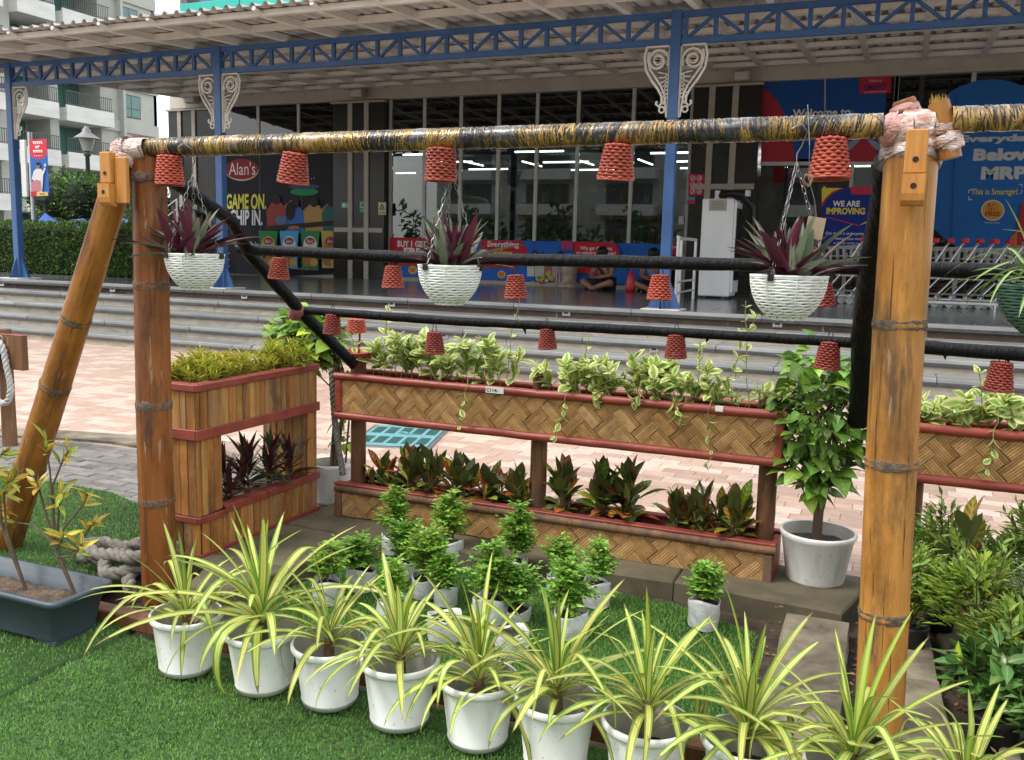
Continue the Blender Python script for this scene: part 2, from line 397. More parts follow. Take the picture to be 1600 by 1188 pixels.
# ---- artificial turf
m_turfb = mat('turf_backing', (.06,.13,.032), (.035,.08,.02), .95, 30, bump=.5)
m_blade = mat('turf_blade', (.175,.345,.072), (.095,.215,.042), .65, 2.2, isl=.35, spec=.25)
def inpoly(x, y, P):
    c = np.zeros(len(x), bool); j = len(P)-1
    for i in range(len(P)):
        xi, yi = P[i]; xj, yj = P[j]
        c ^= ((yi > y) != (yj > y)) & (x < (xj-xi)*(y-yi)/((yj-yi) if abs(yj-yi) > 1e-9 else 1e-9)+xi); j = i
    return c
def turf(name, P, z, dens, hmin, hmax, lab):
    xs = [p[0] for p in P]; ys = [p[1] for p in P]
    n = int(dens*(max(xs)-min(xs))*(max(ys)-min(ys))); x = rng.uniform(min(xs),max(xs),n); y = rng.uniform(min(ys),max(ys),n)
    k = inpoly(x, y, P); x, y = x[k], y[k]; n = len(x)
    a = rng.uniform(0,2*np.pi,n); h = rng.uniform(hmin,hmax,n); w = rng.uniform(.0012,.0022,n); le = rng.uniform(.1,.75,n); la = rng.uniform(0,2*np.pi,n)
    V = np.zeros((n,5,3), np.float32); dx, dy = np.cos(a)*w, np.sin(a)*w
    lx, ly = np.cos(la)*le*h, np.sin(la)*le*h
    for i, (s, f, g) in enumerate(((1,0,0),(-1,0,0),(.8,.6,.35),(-.8,.6,.35))):
        V[:,i,0] = x+s*dx+lx*g; V[:,i,1] = y+s*dy+ly*g; V[:,i,2] = z+h*f
    V[:,4,0] = x+lx; V[:,4,1] = y+ly; V[:,4,2] = z+h*.92
    base = np.arange(n)[:,None]*5
    tri = np.concatenate([base+np.array([0,1,3]), base+np.array([0,3,2]), base+np.array([2,3,4])], 1).reshape(-1,3)
    nb = len(P)
    vb = np.array([(p[0],p[1],z+.001) for p in P]+[(p[0],p[1],z-.03) for p in P], np.float32)
    me = bpy.data.meshes.new(name)
    off = n*5
    faces_extra = [tuple(range(off,off+nb))]+[(off+i, off+nb+i, off+nb+(i+1)%nb, off+(i+1)%nb) for i in range(nb)]
    nv = n*5+2*nb; me.vertices.add(nv); me.vertices.foreach_set('co', np.concatenate([V.reshape(-1,3), vb]).ravel())
    loops = np.concatenate([tri.ravel(), np.array([i for f in faces_extra for i in f])]).astype(np.int32)
    me.loops.add(len(loops)); me.loops.foreach_set('vertex_index', loops)
    npoly = len(tri)+len(faces_extra); me.polygons.add(npoly)
    cnt = [len(f) for f in faces_extra]; starts = np.concatenate([np.arange(len(tri))*3, len(tri)*3+np.cumsum([0]+cnt[:-1])]).astype(np.int32)
    me.polygons.foreach_set('loop_start', starts)
    me.polygons.foreach_set('material_index', np.concatenate([np.zeros(len(tri)), np.ones(len(faces_extra))]).astype(np.int32))
    me.materials.append(m_blade); me.materials.append(m_turfb); me.update(calc_edges=True); me.validate()
    return tag(put(name, me), lab, 'turf', kind='stuff')
seam = [(-2.60,1.2),(-2.60,1.95),(-2.625,2.2),(-2.62,2.44),(-2.64,2.52)]
turf('artificial_turf', seam+[(1.3,2.52),(1.3,1.2)], .0, 26000, .008, .016, 'green artificial turf in front of the white pots')
turf('artificial_turf', [(-2.616,1.2),(-2.616,1.95),(-2.645,2.2),(-2.635,2.44),(-2.66,2.60),(-3.0,2.62),(-3.25,3.3),(-3.9,3.86),(-4.25,3.98),(-4.9,4.0),(-6.4,4.25),(-6.4,1.2)], .008, 12000, .008, .017, 'green artificial turf left of the seam under the grey planter')
turf('artificial_turf', [(-2.46,2.72),(-.43,2.80),(-.405,3.30),(-.44,3.76),(-.85,3.94),(-1.65,3.94),(-2.42,3.90),(-2.47,3.3)], -.066, 28000, .010, .021, 'patch of artificial turf under the white sapling bags')
# ================================================================ SHOP
YF = 17.2
def W(px, py): 
    p = on_y(px, py, YF); return p[0], p[2]
def WX(px, py=300): return on_y(px, py, YF)[0]
m_gran = mat('dark_granite', (.045,.042,.036), (.014,.014,.013), .25, 60, detail=2, spec=.3)
m_strip = mat('beige_strip', (.42,.38,.31), (.36,.32,.26), .5, 5)
m_alu = mat('pale_aluminium', (.52,.50,.46), (.45,.43,.40), .4, 5)
m_int = mat('interior_dark', (.16,.16,.15), (.10,.10,.095), .8, 2)
m_intf = mat('interior_floor', (.16,.155,.15), (.12,.12,.115), .25, 3)
m_glass = glassmat('shop_glass', (.52,.58,.56), 1.85)
m_tube = emit('tube_light', (1,.98,.93), 6)
m_teal = mat('turquoise_panel', (.015,.42,.34), (.012,.36,.30), .35, 1)
m_green = mat('green_panel', (.02,.22,.075), (.018,.18,.06), .35, 1)
m_dgl = flat('violet_glass', (.10,.12,.30), .15, .6)
shop = thing('shop_building', 'supermarket front of dark glass and granite pillars under the canopy', 'shop', (-6,YF,.8))
IS = Matrix.Translation((-6,YF,.8)).inverted()
def S(mb, name, mats, parent=shop, **k):
    o = mb.build(name, mats, parent, **k); 
    if parent is shop: o.matrix_parent_inverse = IS
    return o
x_l, x_r = -15.95, 5.0
b = MB(); b.box(x_l,x_r,YF-.12,YF+.25,4.55,4.86); b.box(x_l,x_r,YF-.14,YF-.122,4.55,4.60); S(b,'fascia_beam',m_cream)
b = MB(); b.box(x_l,x_r,YF+.25,YF+.3,4.55,6.0); b.box(x_l,x_l+.2,YF+.3,YF+9,.8,7.5); b.box(x_l,x_r,YF+9,YF+9.2,.8,4.55); b.box(x_r,x_r+.2,YF,YF+9,.8,7); b.box(x_l,x_r,YF+.35,YF+9,3.9,4.0); b.box(x_l+.21,x_r,YF+.31,YF+8.99,4.62,4.7); S(b,'inner_wall',m_int)
b = MB(); b.box(x_l+.2,x_r,YF+.1,YF+9,.79,.802); S(b,'shop_floor',m_intf)
b = MB(); b.box(x_l,x_r,YF-.02,YF+.12,.80,.875); S(b,'sill',m_strip)
# upper floor panels
px = x_l+.15; n = 0
while px < 2:
    w = 1.72; b = MB(); b.bbox(px+.01,px+w-.01,YF+.1,YF+.3,5.2,6.92,.01)
    S(b,'wall_panel', m_teal if px < -12.8 else m_green); px += w; n += 1
b = MB(); b.box(x_l+.4,x_r,YF+.5,YF+.6,6.9,9.2); S(b,'upper_window',m_dgl)
# pillars of dark granite with pale inlays
def pillar(xa, xb, s1, s2, bar=None, label=None):
    b = MB(); b.box(xa,xb,YF-.18,YF+.3,.80,4.50); o = S(b,'pillar',m_gran)
    for sx in (s1,s2):
        q = MB(); q.bbox(sx-.055,sx+.055,YF-.215,YF-.178,.80,4.49,.006); q.build('inlay_strip',m_strip,o)
    if bar is not None:
        for z in bar:
            q = MB(); q.bbox(xa+.03,xb-.03,YF-.205,YF-.178,z-.05,z+.05,.006); q.build('inlay_strip',m_strip,o)
    q = MB(); q.box(xa-.03,xb+.03,YF-.24,YF-.1,4.48,4.52); q.build('cap_ledge',m_strip,o)
pillar(x_l, -14.62, WX(290,200), WX(312,200))
pillar(WX(528), WX(607), WX(555,300), WX(580,300), bar=[W(560,360)[1]])
pillar(WX(1080), WX(1183), WX(1111,250), WX(1147,250), bar=[W(1130,293)[1]])
# glazing
mull = [-14.6]+[WX(q,190) for q in (405,467,529)]
def glaze(xs, z0=.875, z1=4.55):
    for x in xs:
        b = MB(); b.bbox(x-.035,x+.035,YF-.03,YF+.06,z0,z1,.006); S(b,'mullion',m_alu)
    for a, c in zip(xs[:-1], xs[1:]):
        b = MB(); b.box(a+.036,c-.036,YF+.0,YF+.012,z0+.002,z1-.002); S(b,'window_pane',m_glass)
glaze([-14.6]+[WX(q,190) for q in (404,467)]+[WX(529)-.04])
glaze([WX(609)+.02]+[WX(q,190) for q in (664,721,780,840,904,990)]+[WX(1079)-.04])
XA, XB, XC, XD = WX(1186), WX(1290), WX(1388), WX(1505)
zt = W(1290,253)[1]
glaze([XA+.04,XB,XC], zt+.06); 
b = MB(); b.bbox(XA,XC,YF-.04,YF+.07,zt-.06,zt+.058,.006); S(b,'transom',m_alu)
glaze([XC+.001, XD, x_r-.2])
b = MB(); b.bbox(XC-.035,XC+.035,YF-.03,YF+.06,.875,zt-.062,.006); S(b,'mullion',m_alu)
dx = (XB+XC)/2-.1
b = MB(); b.bbox(dx-.03,dx+.03,YF-.03,YF+.06,.80,zt-.062,.006); S(b,'mullion',m_alu)
b = MB(); b.box(dx+.032,XC-.037,YF,YF+.012,.88,zt-.064); S(b,'window_pane',m_glass)
b = MB()                                            # door leaf with pull handles
b.box(XA+.42,XA+.46,YF+.05,YF+.09,.82,zt-.07); b.box(XA+.46,XA+1.0,YF+.064,YF+.074,.85,zt-.1)
b.cur = 1
for x in (XA+.50,XA+.66): b.tube([(x,YF+.0,1.55),(x,YF+.0,2.1)],.016,8)
b.tube([(XA+.50,YF,1.86),(XA+.66,YF,1.86)],.012,6); S(b,'door',[m_glass,m_alu])
# two lamps along the fascia and left of them an air-conditioner unit shaped like one
m_lampbox = mat('lamp_box', (.40,.36,.29), (.33,.29,.23), .6, 4)
for px, py in ((300,156),(560,147),(1160,120)):
    p = on_y(px,py,YF-.3); t = thing('fascia_lamp_or_ac_unit', {300:'cream air-conditioner unit shaped like a flood lamp at the fascia left end',560:'cream flood lamp on the fascia above the middle pillar',1160:'cream flood lamp on the fascia above the pillar by the entrance'}[px], 'lamp', tuple(p), 0, 'flood lamps on the fascia')
    b = MB(); b.bbox(-.14,.14,-.09,.09,-.08,.09,.012); b.build('lamp_housing',m_lampbox,t)
    b = MB(); b.box(-.05,.05,.09,.18,-.02,.03); b.build('bracket',m_lampbox,t)
    b = MB(); b.bbox(-.12,.12,-.10,-.091,-.06,.07,.003); b.build('lamp_lens',m_alu,t)
# interior: tubes, shelves with goods, white sack stack
tr = thing('tube_lamps', 'rows of lit white tube lamps under the supermarket ceiling', 'lamps', (-6,18,3.7))
for j in range(4):
    for i in range(6):
        x, y = -14+i*3.1+U(-.2,.2), 18.0+j*2.0
        b = MB(); b.tube([(-.6,0,0),(.6,0,0)],.02,6); b.build('lamp_tube',m_tube,tr,loc=(x+6,y-18,U(-.05,.05)))
for i in range(5):
    x = -9.4+i*1.35; b = MB(); b.tube([(0,-.6,0),(0,.6,0)],.02,6); b.build('lamp_tube',m_tube,tr,loc=(x+6,1.6+U(0,.6),-.22))
goods = [flat('goods_%s' % c, v, .5) for c, v in (('red',(.3,.03,.03)),('yellow',(.4,.25,.04)),('green',(.05,.2,.06)),('blue',(.05,.09,.3)),('pale',(.4,.38,.33)),('brown',(.13,.06,.03)),('orange',(.4,.12,.03)))]
m_shelf = mat('shelf_metal', (.22,.22,.21), (.16,.16,.16), .5, 4)
for i, x in enumerate((-9.3,-7.4,-5.5,-3.9,-.2,1.6)):
    t = thing('shop_shelf', 'dark shop shelf of packed goods behind the glass, number %s from the left' % ('one two three four five six'.split()[i]), 'shelf', (x,19.2,.8), 0, 'shelves inside the shop')
    b = MB()
    for k in range(5): b.box(-.75,.75,-.25,.25,.12+k*.4,.15+k*.4)
    b.box(-.78,-.75,-.25,.25,0,2.1); b.box(.75,.78,-.25,.25,0,2.1); b.build('shelf_frame',m_shelf,t)
    b = MB()
    for k in range(5):
        u = -.74
        while u < .66:
            w, h = U(.05,.14), U(.12,.32); b.cur = random.randrange(7); b.box(u,u+w,-.24,-.02,.152+k*.4,.152+k*.4+h); u += w+.008
    b.build('packed_goods', goods, t, kind='stuff')
m_sack = mat('white_sack', (.62,.66,.60), (.5,.54,.49), .7, 5, bump=.3)
t = thing('sack_pile', 'pile of three plump white sacks behind the shop glass', 'sacks', (-8.5,17.75,.8))
for x, z, sx in ((0,1.25,.62),(-.1,.72,.75),(.25,.22,.8)):
    b = MB(); b.lathe([(0.02,-.27),(.6,-.26),(.95,-.12),(1.0,.05),(.85,.2),(.4,.27),(.02,.28)],20,wob=lambda i,k: 1+.05*math.sin(k*2.3+i))
    b.build('sack',m_sack,t,True,loc=(x,0,z+.28),).scale = (sx*.75,.3,1)

# ================================================================ CANOPY
m_blue = mat('blue_paint', (.05,.125,.30), (.04,.10,.25), .38, 3, obr=.04)
m_sheet = mat('roof_sheet_grey', (.56,.53,.49), (.42,.395,.365), .45, 5, stretch=(1,.3,1), obr=.05)
m_raft = mat('cream_steel', (.75,.71,.64), (.64,.60,.53), .5, 4)
can = thing('canopy', 'long corrugated canopy roof on cream rafters and a blue truss before the shop', 'canopy', (-6,11.45,4.46))
IC = Matrix.Translation((-6,11.45,4.46)).inverted()
def CP(mb, name, m, parent=can, **k):
    o = mb.build(name, m, parent, **k); o.matrix_parent_inverse = IC; return o
rz = lambda y: 4.46+.06*(y-11.45)
Y0, Y1 = 9.78, 17.05
x = -15.6
while x < 6:
    b = MB(); n = 5
    prof = []
    for i in range(n):
        for (dx, dz) in ((0,0),(.10,0),(.125,.045),(.17,.045),(.195,0)): prof.append((x+i*.2+dx, dz))
    prof.append((x+n*.2, 0))
    for (u0,d0),(u1,d1) in zip(prof[:-1],prof[1:]):
        for dd in (0,.004):
            P = [(u0,Y0-.14,rz(Y0-.14)+.05+d0+dd),(u1,Y0-.14,rz(Y0-.14)+.05+d1+dd),(u1,Y1+.1,rz(Y1+.1)+.05+d1+dd),(u0,Y1+.1,rz(Y1+.1)+.05+d0+dd)]
            b.face(P if dd else P[::-1])
    CP(b,'roof_sheet',m_sheet); x += 1.0
for i in range(26):
    x = -15.35+i*.857
    b = MB(); b.beam((x,Y0+.05,rz(Y0+.05)),(x,Y1,rz(Y1)),.085,.09)
    b.tube([(x,Y0-.13,rz(Y0)+.025),(x,Y0-.05,rz(Y0)+.012),(x,Y0+.1,rz(Y0)-.02)],.03,8); CP(b,'rafter',m_raft)
for y in (9.83,10.65,12.3,13.2,14.1,15.0,15.9,16.7):
    b = MB(); b.beam((-15.5,y,rz(y)),(6,y,rz(y)),.11 if y > 9.9 else .075,.07); CP(b,'purlin',m_raft)
YT = 11.45
for z, nm in ((4.375,'top_chord'),(4.06,'bottom_chord')):
    b = MB(); b.beam((-15.6,YT,z),(6,YT,z),.07,.07); CP(b,nm,m_blue)
x = -14.15+.36; k = 0
while x < 5.8:
    b = MB(); b.box(x-.025,x+.025,YT-.025,YT+.025,4.095,4.35); CP(b,'truss_post',m_blue)
    b = MB(); a, c = ((x-.33,4.34),(x-.03,4.10)) if k % 2 else ((x-.33,4.10),(x-.03,4.34))
    b.beam((a[0],YT,a[1]),(c[0],YT,c[1]),.04,.035,(0,1,0)); CP(b,'truss_diagonal',m_blue); x += .36; k += 1
# columns with white scroll brackets
m_iron = mat('white_iron', (.72,.70,.64), (.58,.55,.48), .6, 6)
def spiral(cx, cz, r0, r1, a0, a1, n=22): return [(cx+(r0+(r1-r0)*i/n)*math.cos(a0+(a1-a0)*i/n), 0, cz+(r0+(r1-r0)*i/n)*math.sin(a0+(a1-a0)*i/n)) for i in range(n+1)]
def scroll_bracket():
    b = MB(); r = .013
    b.box(0,.014,-.03,.03,-.86,0); b.box(0,.30,-.03,.03,-.018,0)
    b.tube(spiral(.155,-.17,.145,.035,R(210),R(210-630)),.016,6)
    b.tube([(.30,0,-.02),(.325,0,-.12),(.30,0,-.28),(.22,0,-.41),(.14,0,-.51),(.09,0,-.60),(.085,0,-.68),(.12,0,-.72),(.155,0,-.69),(.145,0,-.655)],.016,6)
    b.tube([(.265,0,-.06),(.285,0,-.15),(.25,0,-.27),(.17,0,-.38),(.10,0,-.48),(.05,0,-.60),(.035,0,-.72),(.02,0,-.85)],.013,6)
    b.tube(spiral(.08,-.76,.035,.035,0,R(360),12),.012,6)
    for i in range(7):
        z = -.33-i*.045; b.tube([(.015,0,z-.03),(.05,0,z),(.15-.014*i,0,z+.02-.02*i)],.008,5)
        b.tube([(.015,0,z),(.06,0,z-.04)],.007,5)
    b.disc((.155,-.006,-.17),.05); b.lathe([(.0,0),(.05,0),(.04,.012),(0,.014)],12,(.155,0,-.17))
    b.tube(spiral(.155,-.17,.05,.05,0,R(360),14),.012,6)
    return b
col0 = None
CX = [-14.15,-9.72,-2.74,1.9]
names = {0:'blue steel column at the far left by the hedge',1:'blue steel column with white scrolls beside the crisp poster',2:'blue steel column with white scrolls before the glass, third from the left',3:'blue steel column beyond the right edge of the photo'}
for i in range(3):
    t = thing('blue_column', names[i], 'column', (CX[i],YT,.80), 0, 'blue columns carrying the canopy')
    b = MB(); b.bbox(-.062,.062,-.062,.062,0,3.62,.008); b.build('shaft',m_blue,t)
    b = MB()
    for a in range(4):
        c, s = math.cos(a*math.pi/2), math.sin(a*math.pi/2)
        P = [(.062,.0),(.21,.0),(.062,.36)]
        for off in (-.012,.012):
            f = [(p[0]*c-off*s, p[0]*s+off*c, p[1]+.014) for p in P]; b.face(f if off > 0 else f[::-1])
        b.face([(.21*c-.012*-s*-1,.21*s-.012*c,.014),(.21*c-.012*s,.21*s+.012*c,.014),(.062*c-.012*s,.062*s+.012*c,.374),(.062*c+.012*s,.062*s-.012*c,.374)])
    b.build('base_fin',m_blue,t)
    b = MB(); b.bbox(-.24,.24,-.24,.24,.002,.016,.004); b.build('base_plate',m_raft,t)
    sb = scroll_bracket()
    for sgn in (1,-1):
        if i == 0 and sgn < 0: continue
        o = sb.build('scroll_bracket',m_iron,t,loc=(sgn*.064,0,3.22)); o.scale = (sgn,1,1)
# step lights
m_steel = mat('brushed_steel', (.5,.5,.5), (.4,.4,.4), .3, 8, metal=.6)
m_black = flat('black_plastic', (.012,.012,.013), .4)
for k, spots in ((0,(3,176,382,612,885,1215)),(2,(424,694,1022))):
    for sx in spots:
        py = {3:438,176:447,382:457,612:474,885:486,1215:503,424:503,694:522,1022:545}[sx]
        x = on_y(sx,py,E5[k])[0]; n = 'upper riser' if k == 0 else 'middle riser'
        where = {3:'at the far left',176:'just left of the tall brown post',382:'under the left hanging pot',612:'under a red basket in the left half',885:'below the seated person',1215:'below the right hanging pot',424:'left of the diagonal black pole',694:'above the second low basket',1022:'next to the low basket in the middle'}[sx]
        t = thing('step_light','small square step light in the %s, %s' % (n, where),'step light',(x,E5[k]+.002,.8-.16*k-.085),0,'step lights in the stair risers')
        b = MB(); b.bbox(-.055,.055,-.014,.0,-.045,.045,.004); b.build('light_frame',m_steel,t)
        b = MB(); b.bbox(-.028,.028,-.018,-.0145,-.014,.008,.001); b.build('light_slot',m_black,t)
# ================================================================ POSTERS AND THINGS BEFORE THE SHOP
pm = {}
def pc(c, rough=.6):
    if c not in pm: pm[c] = flat('print_%d' % len(pm), c, rough, .2)
    return pm[c]
RED=(.50,.022,.035); BLUE=(.02,.13,.50); NAVY=(.012,.022,.13); INK=(.016,.016,.02); WHITE=(.72,.72,.70); YEL=(.70,.50,.06); SKIN=(.42,.20,.12); GRN=(.02,.25,.10); MAR=(.28,.02,.03)
class Print:
    """flat print whose shapes are given where they sit on the shop front"""
    def __init__(s, label, y, pts, c, name='poster', cat='poster', group='advertising panels on the shop front', parent=None, th=.006):
        s.y = y; P = [(on_y(*p,y)[0], on_y(*p,y)[2]) for p in pts]
        b = MB(); N = len(P); f = [(a,y,z) for a,z in P]; k = [(a,y+th,z) for a,z in P]
        b.face(f[::-1]); b.face(k)
        for i in range(N): b.face([f[i],f[(i+1)%N],k[(i+1)%N],k[i]])
        s.root = b.build(name, pc(c), parent)
        if not parent: tag(s.root, label, cat, group)
        s.lay = 0
    def _l(s): s.lay += 1; return s.y-.0012*s.lay-.001
    def poly(s, name, pts, c, lay=None):
        y = s._l(); b = MB(); b.face([(on_y(*p,s.y)[0],y,on_y(*p,s.y)[2]) for p in pts][::-1]); return b.build(name, pc(c), s.root)
    def oval(s, name, cx, cy, rx, ry, c, n=28, rot=0):
        P = [(cx+rx*math.cos(2*math.pi*k/n)*math.cos(rot)-ry*math.sin(2*math.pi*k/n)*math.sin(rot), cy+rx*math.cos(2*math.pi*k/n)*math.sin(rot)+ry*math.sin(2*math.pi*k/n)*math.cos(rot)) for k in range(n)]
        return s.poly(name, P, c)
    def text(s, t, x0, y0, x1, y1, c, bold=.02, shear=0, name='lettering'):
        a, d = on_y(x0,y1,s.y), on_y(x1,y0,s.y); y = s._l()
        return lettering(name, t, pc(c), s.root, a[0], d[0], a[2], d[2], y, bold, shear)
def figure(P, x, y, h, shirt, hair=(.015,.012,.01), skin=SKIN):
    """small printed person seen to the waist"""
    P.poly('printed_figure', [(x-.30*h,y+h),(x-.30*h,y+.55*h),(x-.22*h,y+.40*h),(x-.07*h,y+.34*h),(x+.07*h,y+.34*h),(x+.22*h,y+.40*h),(x+.30*h,y+.55*h),(x+.30*h,y+h)], shirt)
    P.oval('printed_hair', x, y+.15*h, .125*h, .16*h, hair, 16); P.oval('printed_face', x, y+.20*h, .095*h, .13*h, skin, 16)

yA = YF-.045
A = Print('dark snack poster reading GAME ON CHIP IN beside the blue column', yA, [(348,241),(533,236),(533,428),(348,436)], INK)
for px in (405,470): A.poly('panel_seam', [(px,242),(px+1.0,242),(px+3,430),(px+2,430)], (.1,.1,.1))
A.oval('logo_oval', 378, 266, 26, 17, (.62,.46,.3)); A.oval('logo_oval', 377.5, 264.5, 26, 16, MAR); A.text("Alan's", 358, 253, 399, 274, (.8,.7,.66), .0)
A.text('GAME ON.', 354, 303, 416, 327, (.72,.66,.10), .03, .08); A.text('CHIP IN.', 360, 328, 410, 352, (.68,.68,.70), .03, .08)
A.text('48 Online Packs', 366, 378, 404, 386, (.5,.5,.5), .01)
A.oval('printed_field', 476, 300, 22, 6, GRN); A.oval('printed_field', 476, 292, 24, 4, (.05,.08,.16))
for i in range(9): A.oval('printed_light', 458+i*4.2, 281+3*math.sin(i*.5), .9, .9, (.5,.55,.8), 8)
for x, y, c, sz in ((433,318,(.30,.055,.045),36),(462,325,(.05,.14,.42),34),(492,322,(.42,.26,.08),36),(520,322,(.03,.13,.12),34)):
    A.poly('printed_fan', [(x-14,y+40),(x-16,y+12),(x-8,y-1),(x+8,y-1),(x+16,y+12),(x+14,y+40)], c)
    A.oval('printed_hair', x, y-6, 6.5, 8, (.03,.02,.016)); A.poly('printed_arm', [(x+12,y+4),(x+24,y-6),(x+25,y-2),(x+14,y+10)], (.30,.15,.10))
A.poly('printed_bench', [(415,354),(532,344),(532,352),(415,361)], (.035,.025,.02)); A.oval('printed_jeans', 441, 345, 9, 7, (.10,.16,.28)); A.oval('printed_hair', 455, 330, 7, 14, (.02,.015,.012)); A.oval('printed_foot', 461, 356, 9, 3, (.35,.16,.10))
for x, c1, c2 in ((421,(.03,.22,.06),(.42,.36,.06)),(454,(.07,.36,.60),(.5,.62,.7)),(487,(.04,.22,.07),(.62,.62,.58)),(519,(.42,.38,.08),(.35,.16,.05))):
    A.poly('printed_packet', [(x-15,361),(x+15,361),(x+12.5,385),(x+13,419),(x-13,419),(x-12.5,385)], c1)
    A.oval('printed_burst', x, 383, 10.5, 14, c2); A.oval('printed_logo', x, 377, 7.5, 5.5, MAR); A.text("Alan's", x-5, 374, x+5, 380, (.8,.7,.7), .0)
    A.oval('printed_chip', x-2, 408, 10, 8, (.32,.14,.05)); A.oval('printed_chip', x+6, 410, 6, 6, (.5,.30,.08))
A.text('www.crispsnacks', 457, 419, 500, 422, (.4,.4,.42), 0)
for i, y in enumerate((338,350,394,404,414)): A.poly('printed_dash', [(354,y+6),(362,y),(363,y+2),(355,y+8)], (.30,.03,.20))

yB = YF-.045
B = Print('low red and blue offer banner along the shop glass', yB, [(609,371),(1048,382),(1048,447),(609,432)], BLUE)
B.poly('red_field', [(609,371),(668,372.5),(676,395),(664,417),(609,414)], RED); B.text('BUY 1 GET 1', 621, 377, 672, 386, WHITE, .035); B.text('FREE', 631, 388, 668, 400, WHITE, .045)
B.oval('offer_badge', 645, 422, 7, 6.5, (.62,.42,.2)); B.oval('offer_badge', 645, 422, 5, 4.6, (.6,.2,.03))
B.poly('red_field', [(752,375),(815,376.5),(825,392),(822,410),(806,420),(752,418)], RED); B.text('Everything', 762, 378, 811, 388, WHITE, .03); B.text('Below', 771, 390, 801, 401, YEL, .045); B.text('MRP', 768, 403, 800, 414, YEL, .045)
B.oval('offer_badge', 784, 429, 6.5, 6, (.62,.42,.2)); B.oval('offer_badge', 784, 429, 4.7, 4.2, (.6,.2,.03))
for x, y, h, c in ((836,392,40,(.58,.56,.52)),(848,395,38,(.5,.47,.42)),(862,397,38,(.40,.12,.10)),(876,393,42,(.36,.30,.36))): figure(B, x, y, h, c)
for i in range(22): B.oval('printed_goods', U(838,872), U(425,443), U(2,4), U(2,4), random.choice(((.5,.3,.05),(.45,.05,.03),(.1,.3,.06),(.6,.5,.35),(.5,.42,.1))), 9)
B.poly('printed_shirt', [(869,425),(887,425),(889,444),(868,444)], (.22,.14,.22))
for i in range(4): B.poly('printed_stripe', [(870+i*4.6,425),(871.5+i*4.6,425),(871.5+i*4.8,444),(870+i*4.8,444)], (.5,.45,.48))
B.poly('red_field', [(879,376.5),(898,377),(898,391),(879,390)], (.45,.05,.12)); B.text('SMART', 881, 381, 896, 386, (.2,.1,.3), .01)
B.poly('red_field', [(899,377.5),(962,379),(969,392),(968,410),(955,424),(930,430),(899,424)], RED)
B.text('Why get discounts', 908, 386, 958, 392, WHITE, .015); B.text('on selective items only?', 902, 393.5, 964, 399, WHITE, .015); B.text('Visit smart', 921, 401, 948, 404, WHITE, .0); B.text('For a discount on all', 911, 405, 955, 408, WHITE, .0)
B.poly('red_field', [(1045,379),(1066,379.5),(1066,399),(1045,398.5)], RED); B.text('Reliance', 1047, 384, 1063, 388, WHITE, .01)
for px in (664,720,779,837,898,984): B.poly('panel_seam', [(px-.4,373+(px-610)*.022),(px+.5,373+(px-610)*.022),(px+.5,434+(px-610)*.032),(px-.4,434+(px-610)*.032)], (.012,.06,.25))
# oval fan / rolls piled beside the seated people
C_ = Print('large blue and red welcome panel above the shop entrance', YF-.04, [(1191,127),(1385,118),(1382,252),(1189,253)], (.012,.075,.27))
C_.poly('red_curve', [(1191,135),(1200,142),(1214,158),(1224,175),(1232,196),(1238,214),(1241,253),(1189,253)], (.36,.03,.045))
C_.poly('logo_field', [(1343,120),(1392,118),(1392,146),(1343,148)], (.42,.025,.05)); C_.text('Reliance', 1358, 123, 1378, 129, (.6,.3,.35), .015); C_.text('SMART', 1350, 131, 1386, 141, (.05,.03,.16), .04); C_.text('SUPERSTORE', 1350, 142, 1385, 145.5, (.65,.45,.45), .02)
C_.text('Welcome to', 1238, 168, 1330, 184, WHITE, .03)
figure(C_, 1349, 185, 68, (.38,.03,.05), skin=(.30,.15,.10)); C_.poly('printed_sleeve', [(1310,236),(1326,222),(1344,216),(1340,224),(1324,238)], (.22,.30,.36)); C_.poly('printed_sleeve', [(1352,216),(1370,222),(1382,232),(1382,240),(1366,232)], (.22,.30,.36))
C_.poly('panel_seam', [(1288,122),(1290.5,122),(1290,250),(1287.5,250)], (.4,.39,.36))
D = Print('huge round blue offer panel reading Everyday Below MRP at the right', YF-.045, [(1440+110+125*math.cos(a),262+138*math.sin(a)) for a in [2*math.pi*k/48 for k in range(48)]], (.022,.13,.40))
D.text('Everyday', 1497, 209, 1622, 226, (.52,.54,.55), .05); D.text('Below', 1520, 231, 1619, 252, (.52,.54,.55), .06); D.text('MRP', 1532, 260, 1606, 281, (.52,.54,.55), .06)
D.text('This is Smartgirl', 1517, 295, 1590, 307, (.60,.55,.12), .015)
for (x,y,sx,sy) in ((1513,297,1,1),(1513,312,1,-1),(1596,288,-1,1),(1596,302,-1,-1)):
    D.poly('corner_mark',[(x,y),(x+6*sx,y-.6*sx),(x+6*sx,y+.6),(x,y+1.2)],(.6,.6,.6)); D.poly('corner_mark',[(x,y),(x+1.2,y),(x+1.2,y+5*sy),(x,y+5*sy)],(.6,.6,.6))
D.oval('offer_badge', 1551, 329, 18.5, 16.5, (.55,.55,.50)); D.oval('offer_badge', 1551, 329, 16.5, 14.6, (.55,.30,.05)); D.text('BUY 1', 1543, 318, 1559, 324, (.35,.05,.03), .02); D.text('GET 1', 1543, 325, 1559, 330, (.35,.05,.03), .02); D.text('FREE', 1539, 331, 1563, 338, (.4,.06,.03), .04)
D.text('TERMS APPLY', 1537, 347, 1563, 350, (.4,.45,.5), 0)
